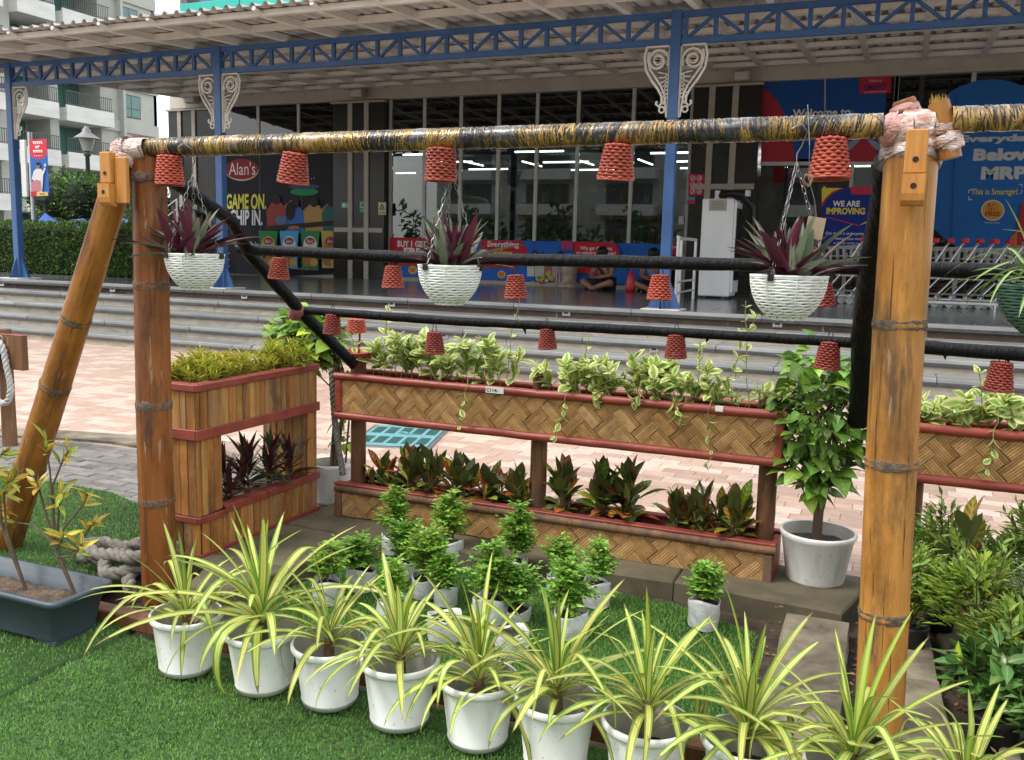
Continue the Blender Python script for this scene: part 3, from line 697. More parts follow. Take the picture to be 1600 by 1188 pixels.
D.poly('printed_goods', [(1578,372),(1590,360),(1625,352),(1625,392),(1576,396)], (.45,.16,.05)); D.poly('printed_bottle',[(1596,318),(1603,318),(1610,352),(1610,385),(1588,385),(1590,350)],(.38,.03,.03)); D.oval('printed_goods',1590,390,9,6,(.4,.25,.05))
D.poly('panel_seam', [(1493,150),(1495,150),(1487,375),(1485.5,375)], (.015,.08,.27))
# small notices on the pillars
n1 = Print('green exit notice on the middle pillar', YF-.20, [(533,316),(550.5,316.5),(550.5,326),(533,325.5)], (.06,.36,.20), 'notice', 'notice', 'small notices on the granite pillars'); n1.poly('notice_field', [(535,318),(540,318),(540,324),(535,324)], WHITE); n1.text('EXIT', 542, 319, 549, 324, WHITE, .02)
n2 = Print('green square notice between the pale strips of the pillar', YF-.20, [(561,312),(574,312),(574,333),(561,333)], (.04,.22,.13), 'notice', 'notice', 'small notices on the granite pillars'); n2.poly('notice_field', [(563,316),(572,316),(572,325),(563,325)], (.5,.6,.52)); n2.oval('notice_mark', 567.5, 320.5, 3, 3, (.04,.22,.13)); n2.text('EXIT',564,327,571,331,(.5,.6,.52),.02)
n3 = Print('pale warning notice with a black triangle on the pillar', YF-.20, [(591,316),(603,316.5),(603,336),(591,336)], (.62,.58,.42), 'notice', 'notice', 'small notices on the granite pillars'); n3.poly('warning_triangle', [(597,318),(601.5,328),(592.5,328)], (.02,.02,.02)); n3.poly('warning_triangle', [(597,321),(599.7,327),(594.3,327)], (.6,.45,.05)); n3.text('CAUTION',592.5,331,601.5,334,(.05,.05,.05),.02)
n4 = Print('red notice with six round symbols beside the white fridge', YF-.20, [(1076,272),(1100,272),(1099,306),(1075,306)], (.46,.03,.07), 'notice', 'notice', 'small notices on the granite pillars')
for i in range(3):
    for j in range(2): 
        n4.oval('round_symbol', 1082.5+j*10.3, 278.5+i*10.5, 4.2, 4.2, (.66,.55,.55), 16); n4.oval('round_symbol', 1082.5+j*10.3, 278.5+i*10.5, 3.1, 3.1, (.46,.03,.07), 16); n4.poly('symbol_mark', [(1080.5+j*10.3,280+i*10.5),(1084+j*10.3,276.5+i*10.5),(1085+j*10.3,278+i*10.5),(1081.5+j*10.3,281+i*10.5)], (.66,.6,.6))
n5 = Print('small blue and red sticker under the six-symbol notice', YF-.20, [(1074,308),(1086,308),(1086,319),(1074,319)], (.5,.04,.08), 'notice', 'notice', 'small notices on the granite pillars'); n5.poly('sticker_band', [(1074,308),(1086,308),(1086,312.5),(1074,312.5)], (.1,.3,.5))
n6 = Print('small white paper notice on the glass near the blue column', YF-.03, [(1060.5,338),(1068.5,338),(1068.5,351),(1060.5,351)], (.6,.6,.58), 'notice', 'notice', 'small notices on the granite pillars')
n7 = Print('red hanging board inside the dark shop entrance', YF+1.0, [(1208,262),(1300,262),(1300,288),(1208,286)], (.30,.03,.03), 'hanging_board', 'sign', None); n7.text('SUPERMARKET', 1225, 268, 1292, 276, (.35,.14,.10), .02)

# standee "WE ARE IMPROVING"
ys = 15.9
sd = thing('standee', 'blue standing notice board reading WE ARE IMPROVING by the entrance', 'sign', (-.9,ys,.8))
T = Print(None, ys, [(1284,294),(1364,294),(1361,395),(1283,395)], (.012,.03,.20), 'notice_panel', parent=sd); T.root.matrix_parent_inverse = Matrix.Translation((-.9,ys,.8)).inverted()
T.poly('yellow_corner', [(1284,294),(1316,294),(1300,300),(1290,309),(1284,318)], (.65,.55,.05)); T.poly('red_edge', [(1284,318),(1290,309),(1300,300),(1316,294),(1320,294),(1302,302),(1292,311),(1285,324)], (.4,.03,.06))
T.poly('red_logo', [(1328,292),(1364,292),(1361,304),(1331,304)], (.55,.03,.06)); T.text('SMART', 1338, 295, 1354, 299, (.25,.05,.2), .02)
T.text('WE ARE', 1301, 314, 1344, 323, WHITE, .03); T.text('IMPROVING', 1291, 325, 1352, 335, (.75,.6,.10), .03)
T.poly('red_line', [(1290,340),(1291,339),(1343,352),(1343,353.4)], (.5,.03,.08)); T.poly('yellow_wedge', [(1343,352),(1362,341),(1360,347)], (.7,.5,.08))
T.text('Our store is undergoing', 1290, 363, 1350, 368, WHITE, .005); T.text('restoration work', 1305, 371, 1350, 375, WHITE, .005); T.text('to better serve you!', 1302, 378, 1346, 383, WHITE, .005)
b = MB(); z0 = on_y(1284,395,ys)[2]
for sx in (-.36,.36): b.box(sx-.015,sx+.015,.012,.04,0,1.85); b.box(sx-.02,sx+.02,-.25,.25,0,.03)
b.build('stand_frame', m_steel, sd)

# white fridge
fr = thing('fridge', 'tall white shop fridge seen from its blank side, bundles on top', 'fridge', (-2.78,15.2,.8))
m_fr = mat('fridge_enamel', (.86,.87,.88), (.78,.80,.81), .38, 3, stretch=(1,1,.4))
b = MB(); b.bbox(-.25,.25,-.25,.36,.04,1.59,.015); b.build('fridge_body', m_fr, fr)
b = MB(); b.bbox(.252,.29,-.22,.34,.10,1.55,.008); b.build('fridge_door', m_fr, fr)
b = MB(); b.box(.291,.30,-.16,.28,.3,1.45); b.build('door_seal', m_black, fr)
b = MB(); b.box(-.14,.14,-.256,-.251,1.40,1.58); b.build('paper_label', flat('grey_paper',(.42,.40,.34),.8), fr)
b = MB()
for i in range(6): b.box(-.10,.12-.02*(i%3),-.259,-.2565,1.43+i*.022,1.436+i*.022)
b.build('label_lines', flat('label_ink',(.16,.15,.13),.8), fr, kind='stuff')
b = MB()
for sx in (-.2,.2):
    for sy in (-.2,.3): b.lathe([(.03,0),(.03,.04)],10,(sx,sy,0))
b.build('feet', m_black, fr)
bn = thing('bundle', 'black folded umbrella bundle with white tag lying on the fridge', 'bundle', (-2.70,15.2,2.391))
b = MB(); b.tube([(-.12,-.05,.06),(.05,-.02,.10),(.25,.05,.08),(.42,.08,-.12),(.45,.1,-.55)],[.04,.06,.07,.05,.03],10,wob=lambda i,k:1+.12*math.sin(k*2+i)); b.build('cloth_roll', m_black, bn, True)
b = MB(); b.bbox(-.17,-.10,-.09,.05,.0,.14,.01); b.build('white_box', m_white, bn)
b = MB(); b.bbox(.30,.37,-.04,.1,.05,.15,.01); b.build('cloth_tag', m_white, bn)

# steel railing in two rails by the fridge
rl = thing('railing', 'short stainless steel railing between blue column and white fridge', 'railing', (-2.85,13.5,.8))
b = MB()
for z in (.93,.62,.30,.14): b.tube([(.02,-1.05,z),(-.16,.0,z),(-.20,1.2,z)], .018 if z < .9 else .026, 7)
b.build('rail', m_steel, rl)
for y, x in ((-1.05,.03),(-.05,-.15),(1.2,-.2)):
    b = MB(); b.tube([(x,y,0),(x,y,.94)],.024,8); b.build('railing_post', m_steel, rl)

# shopping trolleys, nested row
m_wire = mat('trolley_chrome', (.55,.55,.55), (.42,.42,.42), .28, 10, metal=.75)
m_redp = mat('red_plastic', (.55,.02,.035), (.45,.018,.03), .35, 5)
m_grey = mat('grey_plastic', (.42,.43,.42), (.34,.35,.34), .5, 5)
def trolley():
    t = thing('shopping_trolley', 'wire shopping trolley', 'trolley', (0,0,.8), 0, 'nested row of shopping trolleys before the shop')
    L, Wd = .85, .48
    b = MB()                                   # basket, wider and deeper at the handle end (+x)
    def corner(u, v, w): # u along, v across -1..1, w height 0..1
        hw = (.17+.07*u); return (-.42+u*L, v*hw, .50-.06*u+w*(.34+.12*u)) if w else (-.36+u*(L-.08), v*(hw-.03), .50-.07*u)
    for i in range(9):
        u = i/8
        b.tube([corner(u,-1,1),corner(u,-1,0),corner(u,1,0),corner(u,1,1)],.0045,4)
    for w in (1,.66,.33):
        P = [tuple(Vector(corner(u,v,0)).lerp(Vector(corner(u,v,1)),w)) for u,v in ((1,-1),(0,-1),(0,1),(1,1))]
        b.tube(P,.0065 if w==1 else .0045,4)
    for v in (-.6,-.2,.2,.6): b.tube([corner(0,v,1),corner(0,v,0),corner(1,v,0)],.0045,4)
    b.build('wire_basket', m_wire, t)
    b = MB()
    for s in (-1,1):
        b.tube([(.50,s*.25,.99),(.44,s*.25,.92),(.18,s*.23,.44),(-.02,s*.22,.20),(-.06,s*.22,.12),(-.42,s*.17,.12)],.012,6)
        b.tube([(-.02,s*.22,.20),(.36,s*.24,.20),(.36,s*.24,.12)],.010,6)
        b.tube([(-.40,s*.17,.12),(-.40,s*.17,.20),(-.06,s*.22,.20)],.008,6)
    b.tube([(-.42,-.17,.13),(-.42,.17,.13)],.01,6); b.build('frame', m_wire, t)
    b = MB(); b.tube([(.50,-.27,1.0),(.50,.27,1.0)],.026,10); b.bbox(.45,.53,-.285,-.25,.955,1.03,.01); b.bbox(.45,.53,.25,.285,.955,1.03,.01); b.build('handle', m_redp, t)
    b = MB(); b.bbox(.20,.42,-.2,.2,.545,.555,.003); b.bbox(.12,.36,-.21,.21,.42,.47,.004); b.build('child_seat', m_grey, t)
    for x in (-.38,.34):
        for s in (-1,1):
            w = MB(); w.tube([(x,s*.19-.014,.055),(x,s*.19+.014,.055)],.055,14); o = w.build('wheel', m_grey, t)
            f = MB(); f.box(x-.02,x+.02,s*.19-.02,s*.19-.016,.05,.12); f.box(x-.02,x+.02,s*.19+.016,s*.19+.02,.05,.12); f.build('wheel_fork', m_wire, o)
    return t
tr0 = trolley(); nn = 'first second third fourth fifth sixth seventh eighth ninth tenth eleventh twelfth thirteenth fourteenth fifteenth'.split()
for i in range(15):
    lab = 'wire shopping trolley with red handle, %s from the left in the nested row' % nn[i]
    x, y = -1.05+i*.20, 15.25+i*.02
    if i == 0: tr0.location = (x,y,.802); tr0['label'] = lab
    else: copy_tree(tr0, (x,y,.802), 0, lab)
bar = thing('floor_rail', 'low white floor rail guarding the trolley row', 'rail', (.8,14.55,.8))
b = MB(); b.tube([(-.85,0,.10),(2.6,.1,.10)],.022,8); b.build('rail', m_white, bar)
for x in (-.8,.45,1.7): b = MB(); b.tube([(x,.03,0),(x,.03,.1)],.018,8); b.build('rail_foot', m_steel, bar)

# seated people
m_skin = mat('skin', (.30,.145,.09), (.25,.12,.075), .55, 12); m_hair = flat('black_hair', (.008,.007,.007), .5)
def skinned(name, V, E, r, m, parent, sub=1):
    me = bpy.data.meshes.new(name); me.from_pydata(V, E, []); o = bpy.data.objects.new(name, me); col.objects.link(o)
    md = o.modifiers.new('skin','SKIN'); md.use_smooth_shade = True
    for i, q in enumerate(r): me.skin_vertices[0].data[i].radius = (q, q) if not isinstance(q, tuple) else q
    me.skin_vertices[0].data[0].use_root = True
    s = o.modifiers.new('sub','SUBSURF'); s.levels = s.render_levels = sub
    dg = bpy.context.evaluated_depsgraph_get(); nm = bpy.data.meshes.new_from_object(o.evaluated_get(dg)); bpy.data.objects.remove(o)
    nm.materials.clear(); nm.materials.append(m); nm.polygons.foreach_set('use_smooth',[True]*len(nm.polygons)); return put(name, nm, parent)
def person(label, loc, rz, shirt, short, mask, turn=0):
    t = thing('person', label, 'person', loc, rz)
    # seated cross-legged, facing -Y, elbows on knees, hands before the belly
    V = [(0,0,.12),(0,-.01,.30),(0,-.05,.47),(0,-.09,.55),(0,-.13,.62),(0,-.145,.70)]; r = [.13,.115,.13,.055,.082,.075]; Ed = [(0,1),(1,2),(2,3),(3,4),(4,5)]
    for s in (-1,1):
        n = len(V); V += [(s*.16,-.05,.48),(s*.22,-.16,.29),(s*.07,-.33,.25),(s*.035,-.375,.24)]; r += [.062,.047,.034,.030]; Ed += [(2,n),(n,n+1),(n+1,n+2),(n+2,n+3)]
        for k in range(4):
            q = len(V); V += [(s*(.05-.018*k),-.405,.25-.006*k),(s*(.045-.017*k),-.43,.238-.006*k)]; r += [.009,.007]; Ed += [(n+3,q),(q,q+1)]
        q = len(V); V += [(s*.06,-.385,.265),(s*.045,-.41,.275)]; r += [.010,.008]; Ed += [(n+3,q),(q,q+1)]
        n = len(V); V += [(s*.11,-.06,.10),(s*.33,-.33,.17),(s*.02,-.40,.06),(s*-.08,-.47,.045)]; r += [.10,.068,.045,.036]; Ed += [(0,n),(n,n+1),(n+1,n+2),(n+2,n+3)]
    skinned('body', V, Ed, r, m_skin, t)
    Vs = [(0,0,.15),(0,-.01,.30),(0,-.05,.47),(0,-.07,.515)]; rs = [.142,.128,.140,.085]; Es = [(0,1),(1,2),(2,3)]
    for s in (-1,1): n = len(Vs); Vs += [(s*.17,-.05,.48),(s*.205,-.12,.37)]; rs += [.074,.062]; Es += [(2,n),(n,n+1)]
    skinned('shirt', Vs, Es, rs, shirt, t)
    Vs = [(0,0,.12)]; rs = [.145]; Es = []
    for s in (-1,1): n = len(Vs); Vs += [(s*.11,-.07,.11),(s*.30,-.30,.17)]; rs += [.114,.084]; Es += [(0,n),(n,n+1)]
    skinned('shorts', Vs, Es, rs, short, t)
    hd = MB(); hd.lathe([(.01,-.11),(.05,-.10),(.075,-.06),(.088,0),(.085,.06),(.06,.10),(.01,.118)],16); h = hd.build('head', m_skin, t, True, loc=(0,-.14,.665), rot=(R(18),0,turn))
    for s in (-1,1):
        e = MB(); e.lathe([(.0,-.012),(.013,-.006),(.013,.006),(0,.012)],8,(s*.032,-.081,.005)); e.build('eye', m_black, h, True)
        e = MB(); e.tube([(s*.087,.0,-.02),(s*.098,.01,.0),(s*.09,.012,.025)],[.008,.012,.008],6); e.build('ear', m_skin, h, True)
    e = MB(); e.tube([(0,-.082,.012),(0,-.108,-.022),(0,-.088,-.034)],[.008,.014,.008],6); e.build('nose', m_skin, h, True)
    e = MB(); e.tube([(-.024,-.083,-.055),(0,-.09,-.054),(.024,-.083,-.055)],[.003,.006,.003],5); e.build('mouth', flat('lips',(.2,.06,.05),.5), h)
    if mask: e = MB(); e.lathe([(.078,-.085),(.094,-.05),(.1,-.01),(.093,.0)],16,wob=lambda i,k: 1.0); e.build('face_mask', m_black, h, True)
    ha = MB(); ha.lathe([(.086,-.03),(.101,.02),(.105,.06),(.085,.112),(.04,.135),(.005,.138)],16,(0,.014,.0),wob=lambda i,k: 1+.05*math.sin(k*3.1+i*2)); ha.build('hair', m_hair, h, True, rot=(R(14),0,0))
    return t
pA = on_z(940,455,.8)
person('person in black shirt sitting cross-legged on the platform looking down', (pA[0],pA[1]+.25,.80), R(-18), flat('black_shirt',(.012,.012,.014),.8), flat('dark_shorts',(.016,.03,.035),.8), False)
pB = on_z(1018,458,.8)
person('person in blue shirt and black face mask sitting against the blue banner', (pB[0]-.05,pB[1]+.28,.80), R(10), flat('blue_shirt',(.08,.20,.50),.8), flat('navy_trousers',(.015,.02,.05),.8), True, R(-15))
q = on_z(985,457,.8); t = thing('red_bag', 'tall bright red bag standing between the two seated people', 'bag', (q[0],q[1],.801))
b = MB(); b.lathe([(.02,0),(.085,.005),(.095,.08),(.085,.2),(.06,.3),(.03,.36),(.012,.38)],14,wob=lambda i,k:1+.06*math.sin(k*2.1+i)); b.build('bag_body', m_redp, t, True)
b = MB(); b.tube([(-.02,0,.37),(0,0,.42),(.02,0,.37)],.006,6); b.build('bag_handle', m_redp, t)
q = on_z(998,456,.8); t = thing('bottle', 'small dark drink bottle on the floor beside the red bag', 'bottle', (q[0],q[1],.801))
b = MB(); b.lathe([(.03,0),(.033,.01),(.033,.14),(.014,.18),(.014,.2)],12); b.build('bottle_body', flat('dark_bottle',(.03,.02,.02),.15), t, True)
b = MB(); b.lathe([(.016,.2),(.016,.225),(.002,.226)],10); b.build('bottle_cap', m_white, t)
b = MB(); b.lathe([(.0335,.05),(.0335,.11)],12); b.build('bottle_label', m_white, t)
q = on_z(922,453,.8); t = thing('shoe_pair', 'pair of dark red shoes left beside the seated person', 'shoes', (q[0],q[1],.801))
for s in (-.06,.06):
    b = MB(); b.lathe([(.02,0),(.05,.0),(.05,.03),(.04,.06),(.02,.075),(.0,.076)],12,wob=lambda i,k:1); b.build('shoe', flat('dark_red_shoe',(.10,.012,.014),.6), t, True, loc=(s,0,0)).scale = (.8,2.2,1)
q = on_z(884,450,.8); t = thing('wrapped_statue', 'pale bundle wrapped in clear plastic on the floor by the banner', 'bundle', (q[0],q[1]+.2,.801))
b = MB(); b.lathe([(.24,0),(.26,.03),(.2,.07),(.13,.12),(.14,.25),(.17,.4),(.12,.52),(.05,.6),(.01,.61)],14,wob=lambda i,k:1+.1*math.sin(k*2.7+i*1.3)); b.build('wrapped_body', mat('pale_wrap',(.42,.36,.26),(.28,.22,.15),.35,9), t, True)

# ================================================================ LEFT BACKGROUND
m_wall = mat('apartment_wall', (.44,.45,.40), (.38,.39,.35), .8, .6)
m_lite = mat('apartment_white', (.70,.70,.66), (.58,.58,.54), .7, .5, stretch=(1,1,4))
m_dark = mat('apartment_recess', (.10,.105,.10), (.07,.07,.07), .8, 1)
m_win = flat('apartment_glass', (.07,.18,.16), .12, .7)
m_rail = flat('railing_grey', (.08,.085,.085), .5)
m_curt = mat('curtain', (.30,.42,.38), (.20,.30,.27), .8, 1.2, stretch=(1,6,1))
XW = -52.0; BX = (XW,46,.8)
ap = thing('apartment_building', 'pale apartment block with white balcony slabs behind the hedge', 'building', BX)
IA = Matrix.Translation(BX).inverted()
def AP(mb, name, m, parent=ap):
    o = mb.build(name, m, parent)
    if parent is ap: o.matrix_parent_inverse = IA
    return o
ya = lambda px, py=200: on_x(px,py,XW)[1]
yE = ya(246)
b = MB(); b.box(XW-14,XW-1.6,30,yE,.8,24); b.box(XW-14,XW,yE-.3,yE,.8,24); AP(b,'wall',m_wall)
F = [.9,3.9,6.9,9.9,12.9,15.9,18.9]
bays = [(30.0,ya(-60),'bal'),(ya(-60)+.4,ya(-10),'bal'),(ya(14),ya(70),'bal'),(ya(84),ya(156),'bal'),(ya(156),ya(188),'wall'),(ya(188),ya(225),'win'),(ya(225),yE,'wall')]
for k, z in enumerate(F):
    for (a, c, kind) in bays:
        out = 1.3 if kind == 'bal' else .12
        if kind == 'bal':
            b = MB(); b.box(XW-1.6,XW+out,a-.05,c+.05,z-.75,z+.08); b.box(XW+out-.12,XW+out,a-.05,c+.05,z+.081,z+.25); o = AP(b,'balcony_slab',m_lite)
            q = MB(); q.tube([(XW+out-.06,a,z+1.15),(XW+out-.06,c,z+1.15)],.035,4); q.tube([(XW+out-.06,a,z+.35),(XW+out-.06,c,z+.35)],.03,4)
            y = a
            while y < c: q.box(XW+out-.075,XW+out-.045,y-.016,y+.016,z+.25,z+1.14); y += .16
            AP(q,'balcony_railing',m_rail,o)
            q = MB(); m = (a+c)/2
            q.box(XW-1.59,XW-1.52,a+.1,c-.2,z+.1,z+2.15); w = AP(q,'window',m_dark)
            for y0, y1, mm in ((a+.2,m-.5,m_curt),(m-.45,m+.3,m_win),(m+.35,c-.3,m_win)):
                q = MB(); q.box(XW-1.515,XW-1.49,y0,y1,z+.15,z+2.1); AP(q,'pane',mm,w)
        else:
            b = MB(); b.box(XW-1.62,XW,a+.001,c,z-.75,z+2.25); b.box(XW,XW+.14,a,c,z-.75,z+.05); AP(b,'wall',m_wall)
            if kind == 'win':
                q = MB(); q.box(XW,XW+.03,a+.15,c-.3,z+.35,z+1.95); w = AP(q,'window',m_dark); m = (a+c)/2-.08
                for y0, y1 in ((a+.22,m-.03),(m+.03,c-.37)):
                    for z0, z1 in ((z+.42,z+.95),(z+1.0,z+1.88)): q = MB(); q.box(XW+.031,XW+.045,y0,y1,z0,z1); AP(q,'pane',m_win,w)
for y0, y1 in ((ya(70),ya(84)),(ya(-10),ya(14)),(ya(186),ya(190)),(ya(150),ya(156))):
    b = MB(); b.box(XW-1.6,XW+.5,y0,y1,.8,24); AP(b,'wall_pier',m_wall)
# block opposite, behind the photographer, mirrored in the shop glass
op = thing('apartment_building', 'pale balcony block facing the shop, seen only mirrored in its glass', 'building', (-6,-42,0))
b = MB(); b.box(-34,34,-12,0,0,19); b.build('wall', m_wall, op)
for k in range(6):
    b = MB()
    for i in range(9): b.box(-33+i*7.4,-28+i*7.4,0,1.3,1.6+k*3,2.5+k*3)
    b.build('balcony_slab', m_lite, op); b = MB()
    for i in range(9): b.box(-32.5+i*7.4,-28.5+i*7.4,.01,.05,2.5+k*3,4.3+k*3)
    b.build('window', m_dark, op)
# hedge, bushes
m_hleaf = leafmat('hedge_leaf', [(0,(.11,.20,.04)),(1,(.055,.13,.022))], .4, rand=.45, hue=.02)
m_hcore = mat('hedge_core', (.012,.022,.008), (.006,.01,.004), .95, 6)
m_bark = mat('bark', (.13,.085,.05), (.07,.045,.028), .85, 30, stretch=(1,1,.3), bump=.4)
def leafcloud(n, fpos, L, W, outward=.6, fold=.3):
    b = MB()
    for _ in range(n):
        p, o = fpos(); d = (rdir()*(1-outward)+o*outward+Vector((0,0,.25)))
        s = U(.7,1.25); add_leaf(b, p, d, Vector((U(-.4,.4),U(-.4,.4),1)), L*s, W*s, fold, U(.05,.3))
    return b
hd = thing('hedge', 'clipped dark green hedge standing behind the stairs at the left', 'hedge', (-15.3,13.6,.79))
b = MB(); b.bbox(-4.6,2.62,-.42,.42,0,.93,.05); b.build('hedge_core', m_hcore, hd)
def hp():
    f = random.random(); x = U(-4.6,2.68)
    if f < .62: return Vector((x,-.45+U(-.05,.03),U(.0,.98))), Vector((0,-1,.2))
    if f < .93: return Vector((x,U(-.45,.45),.96+U(-.05,.06)+.03*math.sin(x*4))), Vector((0,0,1))
    return Vector((2.64,U(-.45,.45),U(0,.95))), Vector((1,0,.2))
leafcloud(9000, hp, .075, .04, .45).build('hedge_leaves', m_hleaf, hd, kind='stuff')
b = MB()
for i in range(10): b.tube([(-4.3+i*.72,0,-.0),(-4.3+i*.72,0,.5)],.02,5)
b.build('stems', m_bark, hd)
def bush(name, label, c, rx, rz, n, cat='bush', L=.12):
    t = thing(name, label, cat, c); blobs = [(U(-rx,rx)*.75, U(-.5,.5), U(.35,1)*rz*1.2, U(.45,.75)) for _ in range(9)]
    cb = MB()
    for (x,y,z,r) in blobs: cb.lathe([(.02,-r*.7),(r*.6,-r*.5),(r*.78,0),(r*.6,r*.5),(.02,r*.72)],9,(x,y,z),wob=lambda i,k:1+.12*math.sin(k*2+i))
    def f():
        x,y,z,r = random.choice(blobs); d = rdir(); return Vector((x,y,z))+d*r*U(.8,1.08), d
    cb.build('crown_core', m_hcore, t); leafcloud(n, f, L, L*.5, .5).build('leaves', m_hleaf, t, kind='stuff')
    b = MB()
    for i in range(5): b.tube([(U(-.1,.1),0,-.2),(U(-.7,.7)*rx,0,rz*.8)],[.05,.02],6)
    b.build('trunk', m_bark, t)
bush('bush', 'rounded green bush behind the hedge left of the street lamp', (-19.0,16.9,1.25), 1.1, 1.15, 2600)
bush('bush', 'rounded green bush behind the hedge right of the street lamp', (-17.0,17.4,1.25), .9, 1.0, 2200)
bush('bush', 'small dark bush beyond the stair railing between brown post and black pole', (-14.3,15.2,.8), .55, .85, 1400, L=.1)
bush('bush', 'planted balcony greenery above the canopy edge', (-44.0,48.5,14.3), 1.6, 1.0, 900, L=.22)
tg = thing('thin_tree', 'thin dark branch of a far tree against the white sky gap', 'tree', (-36,40.5,.8))
b = MB(); b.tube([(0,0,0),(.2,0,4),(.4,0,6.6)],[.16,.1,.04],7)
for i in range(9): b.tube([(.3,0,5+i*.2),(-.9+U(-.4,.3),U(-.3,.3),5.5+i*.2)],.025,5)
b.build('trunk', m_bark, tg)
def tf():
    a = random.randrange(9); s = U(.3,1.1); return Vector((.3-1.25*s+U(-.1,.1),U(-.3,.3),5+a*.2+.5*s+U(-.1,.1))), rdir()
leafcloud(170, tf, .3, .13).build('crown', leafmat('far_leaf',[(0,(.03,.06,.035)),(1,(.03,.06,.035))],.6), tg, kind='stuff')
gt = thing('hedge', 'dark row of garden trees before the block mirrored in the shop glass', 'hedge', (-6,-34,0))
def gf():
    x = U(-33,33); h = 3.2+1.3*math.sin(x*.9)+.9*math.sin(x*2.3+1); return Vector((x,U(-1.5,1.5),U(.1,1)*h)), rdir()
leafcloud(5200, gf, .75, .4, .4).build('leaves', leafmat('garden_leaf',[(0,(.06,.11,.03)),(1,(.03,.07,.015))],.5,rand=.5), gt, kind='stuff')
b = MB()
for i in range(20): b.tube([(-32+i*3.4,0,0),(-32+i*3.4+U(-.3,.3),0,2.6)],.13,6)
b.build('trunks', m_bark, gt, kind='stuff')
# blue tarpaulin
tp = thing('tarpaulin', 'crumpled bright blue tarpaulin lying beyond the hedge', 'tarpaulin', (-16.4,15.2,1.6))
b = MB(); rows = [[(x*.22-1.5, y*.25-.5, .32+.10*math.sin(x*1.3+y*.9)+.07*math.sin(x*.5-y*2.1)-.22*abs(y-2)/2) for x in range(16)] for y in range(5)]; b.grid(rows); b.build('sheet', mat('blue_tarp',(.03,.12,.50),(.02,.08,.36),.35,5,bump=.3), tp, True)
b = MB()
for x in (-1.3,0,1.3): b.tube([(x,-.1,-.8),(x,-.1,.22)],.03,6)
b.build('support_post', m_rail, tp)
# street banner: white back board, pole, printed face
bp = thing('street_banner', 'street banner with red top and a waving man in white shirt, on a pole', 'banner', tuple(on_z(48,345,.8)*0+np.array([-17.75,14.75,.8])))
bp.location = (on_y(47,300,14.8)[0],14.8,.8)
b = MB(); b.tube([(0,.06,0),(0,.06,3.0)],.045,10); b.build('pole', m_steel, bp)
PB = Print(None, 14.76, [(46,219),(73,217),(77,306),(50,308)], (.03,.13,.42), 'banner_face', parent=bp); PB.root.matrix_parent_inverse = Matrix.Translation(bp.location).inverted()
PB.poly('red_top', [(46,219),(73,217),(74,240),(69,247),(60,249),(51,246),(47,241)], (.62,.045,.07)); 
for i, (x0,x1,y) in enumerate(((51,66,221.5),(55,63,228.5),(52,67,235))): 
    PB.poly('lettering_bar', [(x0,y),(x1,y-.6),(x1,y+.6),(x0,y+1.1)], WHITE)
    k = x0+1
    while k < x1-1: PB.oval('lettering_stroke', k+1, y+2.4, 1.1, 1.7, WHITE, 8); k += 3.2
PB.text('mn', 55, 243, 67, 244.5, WHITE, 0)
PB.poly('printed_shirt', [(51,280),(54,268),(58,264),(65,264),(68,268),(71,262),(72.5,264),(69,274),(68,290),(67,301),(55,301),(54,282)], (.66,.62,.62)); PB.oval('printed_face', 61, 259, 3.2, 4, (.30,.15,.10)); PB.oval('printed_hair', 61, 256.5, 3.4, 2.6, (.02,.015,.012)); PB.oval('printed_hand', 72, 258.5, 1.8, 2.8, (.55,.5,.55))
PB.poly('printed_bag', [(50,286),(58,281),(65,283),(66,298),(51,303)], (.5,.2,.22)); PB.poly('price_strip', [(59,301),(76,300),(77,306),(59,307)], (.62,.48,.16)); PB.poly('red_foot', [(50,300),(59,299),(59,307),(50,308)], (.5,.03,.05)); PB.text('99/-', 64, 302, 73, 305, (.5,.05,.04), .02)
b = MB(); p0 = on_y(30,219,15.0); p1 = on_y(45,308,15.0); b.bbox(p0[0],p1[0]-.05,15.0,15.06,p1[2],p0[2],.01); o = b.build('back_board', m_white, bp); o.matrix_parent_inverse = Matrix.Translation(bp.location).inverted()
# street lamp
sl = thing('street_lamp', 'grey street lamp with a conical hat in front of the apartments', 'lamp', (on_y(140,330,18.2)[0],18.2,.8))
b = MB(); b.lathe([(.09,0),(.09,.3),(.055,.35),(.055,2.85),(.09,2.86),(.09,2.95),(.05,2.98)],12); b.build('lamp_post', m_rail, sl, True)
b = MB(); b.lathe([(.10,2.98),(.20,3.32)],14); b.build('lamp_glass', flat('lamp_glass',(.40,.40,.36),.2), sl, True)
b = MB(); b.lathe([(.34,3.30),(.31,3.32),(.11,3.46),(.10,3.54),(.06,3.56),(.05,3.61),(0.0,3.62)],16); b.build('lamp_hat', m_shelf, sl, True)
# stair handrail beyond the left post
hr = thing('handrail', 'sloping steel handrail beyond the tall brown post', 'railing', (-13.4,14.0,.8))
pa = [on_y(*q,14.0) for q in ((243,338),(278,311))]; b = MB()
for dz in (0,-.18,-.36,-.54): b.tube([(pa[0][0]+13.4,0,pa[0][2]-.8+dz),(pa[1][0]+13.4,0,pa[1][2]-.8+dz)],.022,7)
b.build('rail', m_steel, hr)
for k in (.2,.95):
    x = pa[0][0]+(pa[1][0]-pa[0][0])*k+13.4; z = pa[0][2]+(pa[1][2]-pa[0][2])*k-.8; b = MB(); b.tube([(x,.0,0),(x,0,z)],.024,7); b.build('railing_post', m_steel, hr)
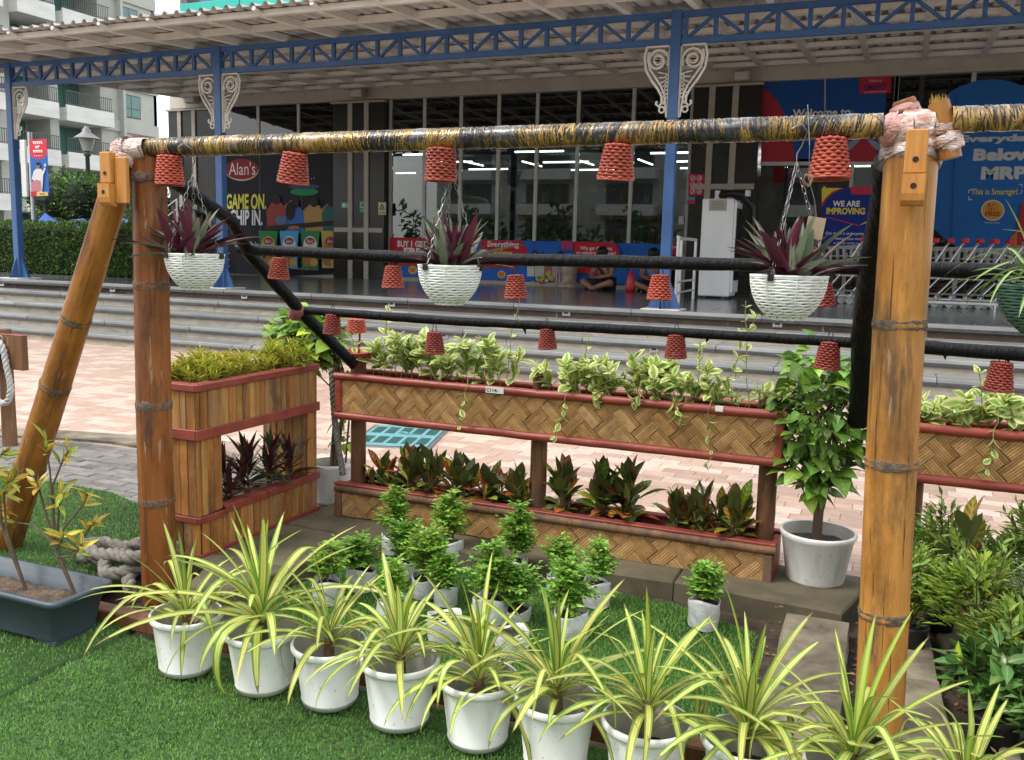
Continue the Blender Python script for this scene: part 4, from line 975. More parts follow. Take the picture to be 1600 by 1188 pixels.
# ================================================================ BAMBOO FRAME
def bamboo(name, c1, c2, c3, k=1.0, rough=.38):
    """lengthwise streaked cane with grey weathered stains"""
    m, n, l, b = newmat(name)
    tc = n.new('ShaderNodeTexCoord'); oi = n.new('ShaderNodeObjectInfo'); ad = n.new('ShaderNodeVectorMath'); ad.operation = 'ADD'; ml = n.new('ShaderNodeMath'); ml.operation='MULTIPLY'; ml.inputs[1].default_value = 23
    l.new(oi.outputs['Random'], ml.inputs[0]); l.new(tc.outputs['Object'], ad.inputs[0]); l.new(ml.outputs[0], ad.inputs[1])
    def noise(sc, st, det=5, ro=.6):
        mp = n.new('ShaderNodeMapping'); mp.inputs['Scale'].default_value = st; l.new(ad.outputs[0], mp.inputs[0])
        z = n.new('ShaderNodeTexNoise'); z.inputs['Scale'].default_value = sc; z.inputs['Detail'].default_value = det; z.inputs['Roughness'].default_value = ro; l.new(mp.outputs[0], z.inputs['Vector']); return z.outputs['Fac']
    a = ramp(n, [(.3,c2),(.5,c1),(.7,tuple(min(1,x*1.25) for x in c1))]); l.new(noise(22*k,(1,1,.05)), a.inputs[0])
    s = ramp(n, [(.52,(0,0,0)),(.66,(1,1,1))]); l.new(noise(7*k,(1,1,.22),6,.7), s.inputs[0])
    mx = n.new('ShaderNodeMix'); mx.data_type='RGBA'; l.new(s.outputs[0], mx.inputs['Factor']); l.new(a.outputs[0], mx.inputs['A']); mx.inputs['B'].default_value = (*c3,1)
    s2 = ramp(n, [(.66,(0,0,0)),(.70,(1,1,1))]); l.new(noise(60*k,(1,1,.12),3,.5), s2.inputs[0])
    s4 = ramp(n, [(.48,(0,0,0)),(.62,(1,1,1))]); l.new(noise(3.2*k,(1,1,.45),7,.72), s4.inputs[0]); m4 = n.new('ShaderNodeMath'); m4.operation='MULTIPLY'; m4.inputs[1].default_value=.62; l.new(s4.outputs[0], m4.inputs[0])
    mx4 = n.new('ShaderNodeMix'); mx4.data_type='RGBA'; l.new(m4.outputs[0], mx4.inputs['Factor']); l.new(mx.outputs['Result'], mx4.inputs['A']); mx4.inputs['B'].default_value = (*[x*.55 for x in c2],1); mx = mx4
    m3 = n.new('ShaderNodeMath'); m3.operation='MULTIPLY'; m3.inputs[1].default_value=.45; l.new(s2.outputs[0], m3.inputs[0])
    mx2 = n.new('ShaderNodeMix'); mx2.data_type='RGBA'; l.new(m3.outputs[0], mx2.inputs['Factor']); l.new(mx.outputs['Result'], mx2.inputs['A']); mx2.inputs['B'].default_value = (.42,.30,.19,1)
    l.new(mx2.outputs['Result'], b.inputs['Base Color']); b.inputs['Specular IOR Level'].default_value = .3
    rr = ramp(n, [(0,(rough,)*3),(1,(.75,)*3)]); l.new(s.outputs[0], rr.inputs[0]); l.new(rr.outputs[0], b.inputs['Roughness'])
    bp = n.new('ShaderNodeBump'); bp.inputs['Strength'].default_value=.25; bp.inputs['Distance'].default_value=.004; l.new(noise(50*k,(1,1,.06)), bp.inputs['Height']); l.new(bp.outputs[0], b.inputs['Normal'])
    return m
m_bamR = bamboo('golden_bamboo', (.42,.195,.042), (.28,.112,.022), (.11,.065,.035), rough=.40)
m_bamL = bamboo('red_brown_bamboo', (.22,.075,.019), (.115,.032,.010), (.075,.035,.02), rough=.36)
m_bamB = bamboo('orange_bamboo', (.36,.15,.03), (.25,.085,.018), (.13,.055,.022), rough=.36)
m_node = mat('bamboo_ring', (.16,.115,.075), (.07,.05,.035), .85, 60, bump=.5)
m_pine = mat('pine_block', (.52,.235,.045), (.40,.16,.03), .55, 14, stretch=(4,4,.4), bump=.15)
m_hole = flat('bolt_hole', (.02,.012,.008), .8)
m_tape = mat('pink_tape', (.55,.30,.26), (.40,.20,.17), .38, 9, stretch=(1,1,5), bump=.6, bscale=26)
m_film = mat('clear_film', (.66,.58,.54), (.36,.17,.11), .2, 16, stretch=(1,2,3), bump=.8, bscale=40, spec=.7)
m_fabric = mat('black_fabric', (.009,.009,.011), (.004,.004,.005), .5, 18, stretch=(3,1,1), bump=.9, bscale=26, spec=.16)
m_crack = flat('dark_crack', (.045,.025,.014), .9)
def culm(parent, mats, h, r0, r1, nodes, name='cane', wave=0.0):
    b = MB(); zs = set([0,h])
    for z in nodes:
        for d in (-.05,-.022,-.012,-.004,.004,.012,.022,.05): zs.add(z+d)
    k = 0
    while k < h: zs.add(k); k += .06
    zs = sorted(z for z in zs if 0 <= z <= h); prof = []
    for z in zs:
        r = r0+(r1-r0)*z/h; 
        for q in nodes:
            d = abs(z-q)
            if d < .05: r *= 1+.014*math.exp(-(d/.026)**2)+.035*math.exp(-(d/.010)**2)*(1 if d > .003 else .5)
        prof.append((r,z))
    b.lathe(prof, 36, wob=lambda i,k: 1+.012*math.sin(k*2*math.pi/36*3+i*.13)+.006*math.sin(k*2*math.pi/36*7))
    sx, sy, ph = U(-.007,.007), U(-.007,.007), U(0,3); bow = lambda z: (sx*math.sin(z*2.1+ph)-sx*math.sin(ph), sy*math.sin(z*1.7+ph)-sy*math.sin(ph))
    b.v = [(x+bow(z)[0], y+bow(z)[1], z) for x,y,z in b.v]; b.cap([v for v in b.v[-36:]]); o = b.build(name, mats, parent, True)
    cr = MB()
    for _ in range(26):
        a, z0, L = U(-math.pi,0) if random.random() < .8 else U(0,math.pi), U(.05,h-.3), U(.05,.28); w = U(.0006,.0014); P = []
        for i in range(7):
            z = z0+L*i/6; a += U(-.012,.012); rr = (r0+(r1-r0)*z/h)*1.012+.0012; c_, s_ = math.cos(a), math.sin(a); ww = w*math.sin(math.pi*(i+.3)/6.6); bx_, by_ = bow(z)
            P.append([(rr*c_+s_*ww+bx_, rr*s_-c_*ww+by_, z),(rr*c_-s_*ww+bx_, rr*s_+c_*ww+by_, z)])
        cr.grid(P)
    cr.build('cracks', m_crack, o, kind='stuff')
    for q in nodes:
        c = MB(); rr = r0+(r1-r0)*q/h
        c.lathe([(rr*1.01,-.017),(rr*1.052,-.009),(rr*1.034,-.001),(rr*1.058,.007),(rr*1.01,.016)],36,(*bow(q),q),wob=lambda i,k:1+.010*math.sin(k*1.7+i*2+q*9)+.006*math.sin(k*3.9)); c.build('node_ring', m_node, o, True)
    return o
pr = thing('bamboo_post', 'thick golden bamboo post at the right carrying the wrapped bar', 'post', (.045,3.05,0))
pr.rotation_euler = (0,R(-1.4),0)
culm(pr, m_bamR, 1.87, .0745, .0765, [.38,.87,1.305])
pl = thing('bamboo_post', 'red-brown bamboo post at the left joined to a leaning brace', 'post', (-2.765,2.83,0))
culm(pl, m_bamL, 1.83, .0715, .066, [.44,.84,1.325,1.745])
br = thing('bamboo_brace', 'orange bamboo brace leaning against the left post', 'brace', (-3.93,3.02,0))
d = Vector((-2.845,2.80,1.83))-Vector((-3.93,3.02,0)); br.rotation_euler = d.to_track_quat('Z','Y').to_euler()
culm(br, m_bamB, d.length, .073, .054, [.52,1.0,1.36])
# knot eyes on the left post and scars on the right one
for o, z, a in ((pl,1.745,-1.2),(pl,.845,-1.35)):
    b = MB(); rr = .0705 if o is pl else .0855
    b.lathe([(.0,.010),(.012,.009),(.02,.006),(.03,.0),(.031,-.008)],14,wob=lambda i,k:1+.1*math.sin(k*2)); e = b.build('knot', m_node, o, True, loc=(rr*math.cos(a),rr*math.sin(a),z), rot=(R(90),0,a+R(90))); e.scale = (.9,.7,.35)
# wooden cleats with bolt holes
def cleat(parent, label, y, x, z, sc=1.0, rz=0):
    t = thing('wooden_cleat', label, 'wood block', (x,y,z), rz, 'orange wooden cleats at the post heads')
    b = MB(); b.bbox(-.030,.030,-.022,.012,-.02,.105,.004); b.build('long_block', m_pine, t)
    b = MB(); prof = [(-.022,.0),(-.022,-.055),(-.018,-.075),(-.008,-.087),(.006,-.09),(.02,-.09),(.02,.0)]
    f = [(-.031,p[0]-.012,p[1]-.021) for p in prof]; g = [(.031,p[0]-.012,p[1]-.021) for p in prof]
    b.face(f); b.face(g[::-1])
    for i in range(len(f)): j = (i+1)%len(f); b.face([f[j],f[i],g[i],g[j]])
    b.build('round_block', m_pine, t)
    for hz, yy in ((.02,-.0235),(-.055,-.0355)):
        b = MB(); b.disc((0,yy,hz),.0085,14,'y'); b.face([]) if False else None; b.build('bolt_hole', m_hole, t)
    t.scale = (sc,)*3; return t
cleat(None, 'orange wooden cleat with two bolt holes on the head of the right bamboo post', 2.935, .012, 1.765, 1.0)
cl = cleat(None, 'orange wooden cleat at the head of the left post and its brace', 2.715, -2.845, 1.735, .95)
b = MB(); b.bbox(.03,.095,-.004,.016,-.10,.085,.004); b.build('side_block', m_pine, cl)

# ---- bar wrapped in gold tinsel and black plastic
def goldmat():
    m, n, l, b = newmat('gold_black_wrap'); tc = n.new('ShaderNodeTexCoord')
    def noise(sc, st, det=3):
        mp = n.new('ShaderNodeMapping'); mp.inputs['Scale'].default_value = st; l.new(tc.outputs['Object'], mp.inputs[0])
        z = n.new('ShaderNodeTexNoise'); z.inputs['Scale'].default_value = sc; z.inputs['Detail'].default_value = det; l.new(mp.outputs[0], z.inputs['Vector']); return z.outputs['Fac']
    a = n.new('ShaderNodeMath'); a.operation = 'MULTIPLY_ADD'; a.inputs[1].default_value = .55
    l.new(noise(130,(1,.10,.10),2), a.inputs[0]); l.new(noise(4.2,(1,1.6,1.6),4), a.inputs[2])
    r = ramp(n, [(.74,(.010,.011,.017)),(.785,(.05,.032,.012)),(.84,(.23,.13,.022)),(.95,(.36,.22,.05))]); l.new(a.outputs[0], r.inputs[0])
    l.new(r.outputs[0], b.inputs['Base Color']); b.inputs['Roughness'].default_value = .34; b.inputs['Specular IOR Level'].default_value = .7
    b.inputs['Coat Weight'].default_value = .9; b.inputs['Coat Roughness'].default_value = .22
    bp = n.new('ShaderNodeBump'); bp.inputs['Strength'].default_value=.7; bp.inputs['Distance'].default_value=.005; l.new(noise(110,(1,.12,.12)), bp.inputs['Height']); l.new(bp.outputs[0], b.inputs['Normal'])
    return m
m_gold = goldmat()
m_strand = mat('gold_strand', (.44,.28,.055), (.22,.125,.022), .3, 9, metal=.3, isl=.5)
m_bstrand = mat('dark_strand', (.02,.02,.025), (.008,.008,.01), .3, 9, isl=.4)
def wrapped_bar(name, label, a, c, r, nstr, n=150):
    a, c = Vector(a), Vector(c); d = (c-a); L = d.length; t = thing(name, label, 'bar', a); t.rotation_euler = d.to_track_quat('X','Z').to_euler()
    b = MB(); rows = []
    for i in range(n+1):
        x = L*i/n; rad = r*(1+.05*math.sin(x*17)+.035*math.sin(x*41+1))
        rows.append([(x, rad*math.cos(q)*(1+.03*math.sin(3*q+x*60)), rad*math.sin(q)*(1+.04*math.sin(2*q+x*85))) for q in [2*math.pi*k/20 for k in range(20)]])
    b.grid(rows, close=True); b.cap(rows[0],True); b.cap(rows[-1]); b.build('wrapped_cane', m_gold, t, True)
    cuts = [L*(q+U(-.3,.3))/14 for q in range(1,14)]
    for nm, m, k, odd in (('tinsel_strands',m_strand,nstr,0),('black_strands',m_bstrand,int(nstr*.85),1)):
        b = MB()
        for _ in range(k):
            x = U(0,L); seg = sum(x > c_ for c_ in cuts) % 2
            if (seg != odd) and random.random() < (.80 if odd == 0 else .45): continue
            q0 = U(0,6.28); dq = U(.8,2.4); sl = .018*math.sin(x*9)+U(-.012,.012) if random.random() < .85 else U(-.06,.06); w = U(.0006,.0017); pts = []
            for i in range(6):
                s = i/5; q = q0+dq*s; rr = r*(1.045+.045*math.sin(math.pi*s)*U(.5,1)); xx = min(L,max(0,x+sl*s))
                pts.append([(xx-w,rr*math.cos(q),rr*math.sin(q)),(xx+w,rr*math.cos(q),rr*math.sin(q))])
            b.grid(pts)
        b.build(nm, m, t, kind='stuff')
    b = MB()
    for _ in range(int(nstr*.005)):                         # loose tufts standing off
        x = U(0,L); q = U(0,6.28); w = .0012; p = Vector((x,r*1.05*math.cos(q),r*1.05*math.sin(q))); e = p+Vector((U(-.03,.03),.02*math.cos(q),.02*math.sin(q)))
        b.face([p-Vector((w,0,0)),p+Vector((w,0,0)),e+Vector((w*.4,0,0)),e-Vector((w*.4,0,0))])
    if b.v: b.build('loose_strands', m_strand, t, kind='stuff')
    return t
ZB0, ZB1 = 1.857, 1.890
BA, BC = Vector((-2.80,2.80,ZB0)), Vector((-.085,2.985,ZB1))
wrapped_bar('wrapped_bar', 'long horizontal bar wrapped in gold tinsel and black plastic between the posts', BA, BC, .0350, 2500)
wrapped_bar('wrapped_bar', 'short stretch of gold wrapped bar right of the golden post', (.10,3.01,1.905), (1.25,3.09,1.918), .036, 650, 60)
barpt = lambda x: BA.lerp(BC,(x-BA.x)/(BC.x-BA.x))
# film and tape bindings at the post heads
def band(b, c, axis, r, w, squash=1.0, n=26, rough=.05):
    """one turn of tape: a creased ribbon round an axis"""
    c, ax = Vector(c), Vector(axis).normalized(); x = ax.orthogonal().normalized(); y = ax.cross(x); ph = U(0,6); rows = [[],[],[]]
    for k in range(n):
        a = 2*math.pi*k/n; e = r*(1+rough*math.sin(3*a+ph)+rough*.7*math.sin(7*a+ph*2)+rough*.4*math.sin(15*a))
        for q, (o, s) in enumerate(((-.5,.985),(0,1.03),(.5,.985))): rows[q].append(c+ax*(o*w*(1+.25*math.sin(2*a+ph)))+(x*math.cos(a)*squash+y*math.sin(a))*e*s)
    b.grid(rows, close=True)
def bindings(t, nm, m, specs, cnt):
    for _ in range(cnt):
        c, ax, r, w, sq = random.choice(specs); b = MB(); band(b, [c[i]+U(-.006,.006) for i in range(3)], [ax[i]+U(-.28,.28) for i in range(3)], r*U(.97,1.05), w*U(.7,1.2), sq); b.build(nm, m, t, True)
def stub(t, nm, m, pts, rad, n=16):
    b = MB(); b.tube(pts, rad, n, wob=lambda i,k: 1+.03*math.sin(k*1.9+i)); return b.build(nm, m, t, True)
tb = thing('tape_binding', 'pink tape and clear film binding the head of the golden post', 'binding', (0,3.03,1.88), 0, 'tape bindings at the post heads')
stub(tb, 'cane_end', m_bamL, [(.035,.05,-.06),(-.01,.035,.02),(-.032,.02,.088),(-.034,.019,.094)], [.034,.034,.033,.028])
stub(tb, 'cane_end', m_bamR, [(.105,-.02,-.085),(.085,-.02,0),(.062,-.015,.075)], [.031,.031,.029])
bindings(tb, 'tape_turn', m_tape, [((-.07,-.03,.0),(1,0,-.15),.043,.026,1),((-.052,-.03,.0),(1,0,-.2),.044,.024,1),((-.09,-.03,.0),(1,0,.05),.041,.02,1)], 9)
bindings(tb, 'tape_turn', m_tape, [((-.02,.028,.045),(-.35,-.2,1),.038,.026,1),((-.028,.024,.068),(-.35,-.2,1),.037,.024,1)], 6)
bindings(tb, 'film_turn', m_film, [((0,.02,-.055),(.1,0,1),.083,.035,1),((0,.02,-.02),(-.3,-.3,1),.080,.05,1),((0,.015,.0),(.5,-.3,.8),.076,.05,1),((.02,-.01,.0),(1,.1,.2),.050,.06,1),((-.02,-.02,.0),(1,-.1,-.3),.048,.05,1)], 15)
bindings(tb, 'film_turn', m_film, [((.095,-.02,-.03),(-.35,0,1),.036,.03,1),((.085,-.02,.01),(-.35,0,1),.036,.03,1),((.1,-.02,-.05),(-.35,0,1),.035,.03,1)], 6)
b = MB()
for i in range(60): x, y = .06+U(-.024,.024), -.015+U(-.022,.022); b.face([(x,y,.07),(x+.0025,y,.07),(x+U(-.008,.008),y+U(-.008,.008),.085+U(0,.02))])
b.build('frayed_ends', m_strand, tb, kind='stuff')
for q in range(6):
    b = MB(); z = -.10+.009*q; b.tube([((.081+.0012*q)*math.cos(a), .022+(.081+.0012*q)*math.sin(a), z+.030*math.cos(a+1.57+.25*q)) for a in [2*math.pi*k/30 for k in range(31)]],.0017,5); b.build('wire_turn', m_wire, tb, True)
lb_ = thing('tape_binding', 'pink tape binding capping the left post, brace and bar', 'binding', (-2.83,2.80,1.84), 0, 'tape bindings at the post heads')
stub(lb_, 'cane_end', m_bamL, [(.02,.05,-.05),(.022,.045,.02),(.026,.04,.062)], [.033,.033,.03])
bindings(lb_, 'tape_turn', m_tape, [((-.045,-.005,-.02),(.6,0,.8),.048,.03,1),((-.055,0,-.045),(.3,0,1),.05,.03,1),((.022,.045,.03),(0,0,1),.038,.028,1),((.024,.042,.05),(0,0,1),.036,.024,1)], 13)
bindings(lb_, 'film_turn', m_film, [((-.01,-.01,.008),(1,0,.2),.046,.05,1),((.04,-.01,.012),(1,0,.0),.042,.05,1),((.08,-.01,.014),(1,0,.0),.040,.04,1),((.0,.01,-.02),(.2,0,1),.070,.04,1)], 11)
# black wrapped poles
def blackpole(label, pts, r, cat='pole', seed=0, name='black_pole'):
    t = thing(name, label, cat, pts[0], 0, 'poles wrapped in black cloth'); P = []; p0 = Vector(pts[0])
    rad = []
    for a, c in zip(pts[:-1], pts[1:]):
        a, c = Vector(a), Vector(c); n = max(4,int((c-a).length/.018))
        for i in range(n): P.append(a.lerp(c,i/n)-p0)
    P.append(Vector(pts[-1])-p0)
    b = MB(); rr = [r*(1+.035*math.sin(i*.11+seed)+.02*math.sin(i*.33+seed*2)) for i in range(len(P))]
    b.tube(P, rr, 16, wob=lambda i,k: 1+.075*(((k/16+i*.075+.13*math.sin(i*.21+seed)) % 1.0)-.5)+.02*math.sin(3*k+i*.9)); b.build('cloth_wrap', m_fabric, t, True)
    for i in range(3):
        q = random.choice(P[5:-5]); d = (P[-1]-P[0]).normalized(); b = MB(); s = r*.9; dn = Vector((0,0,-1))
        b.face([q+dn*s*.6-d*.012, q+dn*s*.6+d*.012, q+dn*(s+U(.008,.03))+d*U(-.01,.015)]); b.build('cloth_scrap', m_fabric, t)
    return t
YU, ZU, YL, ZL = 3.575, 1.468, 3.945, 1.162
blackpole('diagonal black pole from the left post head down to the woven planter', [(-2.755,2.88,1.775),(-2.83,3.4,1.60),(-2.90,3.60,1.455),(-2.85,3.95,1.155),(-2.70,4.22,.86)], .030, seed=1)
blackpole('black cloth covered slanted pole hidden behind the golden post', [(-.055,3.13,1.80),(-.065,3.3,1.66),(-.10,3.6,1.45),(-.115,3.95,1.15),(-.11,4.10,.95),(-.12,4.2,.80)], .052, seed=2)
blackpole('upper horizontal black pole at the height of the hanging pots', [(-2.93,YU,ZU+.005),(-2.0,YU,ZU-.012),(-1.0,YU,ZU-.004),(-.12,YU,ZU)], .0255, seed=3)
blackpole('lower horizontal black pole just above the variegated vines', [(-2.87,YL,ZL+.004),(-2.0,YL,ZL-.008),(-1.0,YL,ZL),(-.12,YL,ZL)], .0215, seed=4)
blackpole('upper black pole continuing right of the golden post', [(-.03,YU,ZU),(1.1,YU+.02,ZU)], .028, seed=5)
blackpole('lower black pole continuing right of the golden post', [(-.02,YL,ZL),(1.2,YL+.02,ZL-.02)], .027, seed=6)
b = MB(); rows = [[(-.115+.022*math.cos(k)+.02*U(0,.3), 3.16+.25*(1.8-z)+.03*math.sin(k), z) for k in (0,1,2,3,4,5)] for z in (1.78,1.6,1.4,1.2,1.0,.85)]
rd = thing('tape_knot', 'faded red tape tying lower black pole to the diagonal pole', 'binding', (-2.862,3.94,1.158))
b = MB(); b.tube([(-.02,-.0,-.022),(.0,-.02,0),(.02,.01,.02)],[.036,.042,.034],12,wob=lambda i,k:1+.08*math.sin(k*2+i)); b.build('tape_wrap', mat('faded_tape',(.30,.09,.08),(.15,.05,.045),.6,20), rd, True)

# ================================================================ RED WICKER BASKETS
m_wick = mat('red_wicker', (.37,.062,.030), (.26,.038,.020), .45, 14, bump=.25, obr=.24)
m_wick2 = mat('dark_red_wicker', (.27,.038,.023), (.18,.025,.017), .45, 20, bump=.2, obr=.08)
m_cord = flat('dark_cord', (.03,.02,.015), .8)
def basket_weave(h, rt, rb, rows, amp=.0034):
    b = MB(); n = 66; dr = h/rows
    for j in range(rows):
        z = h-(j+.5)*dr; r = rt+(rb-rt)*(1-(z/h)); rr = dr*.62; ring = []
        for k in range(n+1):
            a = 2*math.pi*k/n; q = r+amp*math.sin(a*11+math.pi*(j%2)); ring.append((q*math.cos(a), q*math.sin(a), z+.0014*math.sin(a*11+math.pi*(j%2)+.6)+.0008*math.sin(a*3+j)))
        b.tube(ring, rr*.80, 6, caps=False)
    return b
def basket(label, loc, h, rt, rb, m, group, tilt=(0,0), rz=0, cord=.03, rows=11):
    t = thing('wicker_basket', label, 'basket', loc, rz, group); t.rotation_euler = (tilt[0],tilt[1],rz)
    w = basket_weave(h, rt, rb, rows); w.build('woven_side', m, t, True, loc=(0,0,-h))
    b = MB(); b.lathe([(.001,0),(rt*.7,.002),(rt,-.004),(rt*.99,-.01)],28); b.build('woven_top', m, t, True)
    b = MB(); b.tube([(rb*1.03*math.cos(2*math.pi*k/40),rb*1.03*math.sin(2*math.pi*k/40),-h) for k in range(41)],.0042,6,False); b.build('rim', m, t, True)
    b = MB()
    for k in range(14): a = 2*math.pi*k/14; b.tube([(rt*.965*math.cos(a),rt*.965*math.sin(a),-.004),(rb*.965*math.cos(a),rb*.965*math.sin(a),-h)],.0022,4)
    b.build('stakes', m, t); b = MB(); b.tube([(-.012,0,-.002),(-.006,0,cord),(0,-.004,cord*1.25),(.006,0,cord),(.012,0,-.002)],.002,5); b.build('cord', m_cord, t); return t
g1 = 'red wicker baskets hung upside down from the bar'
row1 = [(263,.108,.038,.050,(0,0),'next to the left post'),(461,.108,.037,.053,(R(4),R(9)),'above the crisp poster'),(690,.108,.044,.050,(0,R(1)),'above the middle hanging pot'),(965,.112,.035,.056,(R(4),R(3)),'left of the middle blue column'),(1297,.118,.037,.057,(R(-2),R(-2)),'nearest the golden post')]
for px, h, rt, rb, tl, w in row1:
    x = on_y(px,240,2.85)[0]; x = on_y(px,240,barpt(x).y-.02)[0]; p = barpt(x); basket('bright red wicker basket under the gold bar, '+w, (x,p.y-.02,p.z-.034), h, rt, rb, m_wick, g1, tl, cord=.02)
g2 = 'red wicker baskets hung from the black poles'
for px, py, m, w in ((437,403,m_wick,'below the snack packets of the poster'),(614,416,m_wick,'crossed by a long grey-green leaf'),(805,430,m_wick,'right of the middle hanging pot'),(1032,430,m_wick,'in front of the blue column foot'),(1284,437,m_wick2,'behind the right hanging pot')):
    p = on_y(px,py,YU); basket('red wicker basket under the upper black pole, '+w, (p[0],YU,p[2]), .096, .028, .045, m, g2, (R(U(-4,4)),R(U(-6,6))), cord=.03, rows=10)
for px, py, m, s, w in ((520,491,m_wick2,1.0,'beside the diagonal pole'),(679,519,m_wick2,1.05,'hanging on a hook above the vines'),(855,514,m_wick2,.92,'centre of the fence'),(1057,523,m_wick2,1.02,'above the right end of the vines'),(1297,534,m_wick2,1.12,'over the potted shrub'),(1566,566,m_wick2,1.12,'at the right edge of the photo')):
    p = on_y(px,py,YL); basket('dark red wicker basket under the lower black pole, '+w, (p[0],YL,p[2]), .098*s, .029*s, .043*s, m, g2, (0,R(U(-4,4))), cord=.04, rows=11)
# wicker bird feeder standing on the fence post
p = on_y(557,572,4.3); bf = thing('wicker_feeder', 'red wicker dish on the left fence post with small basket roof on a stem', 'feeder', (p[0],4.30,p[2]))
b = MB()
for j in range(6):
    r = .045+.012*j; z = .008+.014*j; b.tube([((r+.002*math.sin(14*2*math.pi*k/48+math.pi*(j%2)))*math.cos(2*math.pi*k/48),(r+.002*math.sin(14*2*math.pi*k/48+math.pi*(j%2)))*math.sin(2*math.pi*k/48),z) for k in range(49)],.007,5,False)
b.lathe([(.001,.004),(.045,.004),(.10,.08)],20); b.lathe([(.001,.055),(.085,.058)],20); b.build('dish', m_wick, bf, True)
b = MB(); b.tube([(.015,0,.05),(.022,0,.20)],.006,7); b.build('stem', m_wick, bf)
w = basket_weave(.075,.040,.050,8); w.lathe([(.001,.076),(.040,.074)],20); w.build('roof', m_wick, bf, True, loc=(.0,0,.185))
# ================================================================ WOVEN PLANTER FENCE
m_redr = mat('red_paint_bamboo', (.30,.058,.034), (.21,.036,.024), .4, 9, stretch=(.6,3,3), bump=.2, obr=.08)
m_redw = mat('red_paint_wood', (.28,.052,.033), (.19,.034,.024), .5, 12, bump=.2, obr=.06)
m_cane = bamboo('weathered_cane', (.19,.10,.05), (.10,.05,.026), (.14,.105,.075), rough=.6)
m_postw = bamboo('brown_timber', (.17,.075,.032), (.085,.036,.018), (.10,.065,.042), rough=.6)
m_weave = [mat('woven_cane_a',(.48,.285,.115),(.35,.19,.07),.6,30,stretch=(1,1,1),isl=.34,spec=.3), mat('woven_cane_b',(.44,.25,.095),(.31,.16,.058),.6,30,isl=.34,spec=.3), mat('woven_cane_c',(.51,.315,.135),(.38,.215,.085),.6,30,isl=.32,spec=.3)]
def clip(P, x0, x1, z0, z1):
    for ax, lim, sg in ((0,x0,1),(0,x1,-1),(1,z0,1),(1,z1,-1)):
        Q = []
        for i in range(len(P)):
            a, c = P[i], P[(i+1)%len(P)]; da, dc = sg*(a[ax]-lim), sg*(c[ax]-lim)
            if da >= 0: Q.append(a)
            if da*dc < 0: t = da/(da-dc); Q.append((a[0]+(c[0]-a[0])*t, a[1]+(c[1]-a[1])*t))
        P = Q
        if len(P) < 3: return []
    return P
def weave(parent, x0, x1, z0, z1, y, w=.066, n=6, L=2, inv=None):
    """herringbone of cane bundles set at 45 degrees, every bundle its own piece of n slats"""
    c = math.sqrt(.5); cx, cz = x0, (z0+z1)/2
    def rot(u, v): return (cx+(u-v)*c, cz+(u+v)*c)
    N = int((x1-x0+.6)/w)+6
    for i in range(-N, N):
        for j in range(-N, N):
            for o in (0,1):
                # herringbone lattice: horizontal and vertical bricks of L:1
                k = i-j
                if k % (2*L) == 0 and o == 0: u0, v0, u1, v1 = i, j, i+L, j+1
                elif k % (2*L) == L and o == 1: u0, v0, u1, v1 = i, j-L+1, i+1, j+1
                else: continue
                horiz = (o == 0); mid = rot((u0+u1)/2*w, (v0+v1)/2*w)
                if not (x0-.14 < mid[0] < x1+.14 and z0-.14 < mid[1] < z1+.14): continue
                b = MB()
                for s in range(n):
                    g = .16
                    if horiz: a0, a1, b0, b1 = u0+.02, u1-.02, v0+(s+g*.5)/n, v0+(s+1-g*.5)/n
                    else: a0, a1, b0, b1 = u0+(s+g*.5)/n, u0+(s+1-g*.5)/n, v0+.02, v1-.02
                    P = clip([rot(a0*w,b0*w),rot(a1*w,b0*w),rot(a1*w,b1*w),rot(a0*w,b1*w)], x0, x1, z0, z1)
                    if len(P) < 3: continue
                    d = U(.0,.0035); ins = []
                    mx_, mz_ = sum(p[0] for p in P)/len(P), sum(p[1] for p in P)/len(P)
                    f = [(p[0]*.93+mx_*.07, y-.003-d, p[1]*.93+mz_*.07) for p in P]; k2 = [(p[0],y,p[1]) for p in P]
                    b.face(f)
                    for q in range(len(P)): r = (q+1)%len(P); b.face([k2[q],k2[r],f[r],f[q]])
                if b.v:
                    ob = b.build('woven_strip', random.choice(m_weave), parent)
                    if inv is not None: ob.matrix_parent_inverse = inv
def rail_tube(a, c, r, m, nm, parent, inv=None, n=14, seg=26):
    a, c = Vector(a), Vector(c); P = [a.lerp(c,i/seg)+Vector((0,U(-.0012,.0012),U(-.0015,.0015))) for i in range(seg+1)]
    b = MB(); b.tube(P, [r*(1+U(-.02,.02)+(.07 if i % 9 == 5 else 0)) for i in range(seg+1)], n); o = b.build(nm, m, parent, True)
    if inv is not None: o.matrix_parent_inverse = inv
    return o
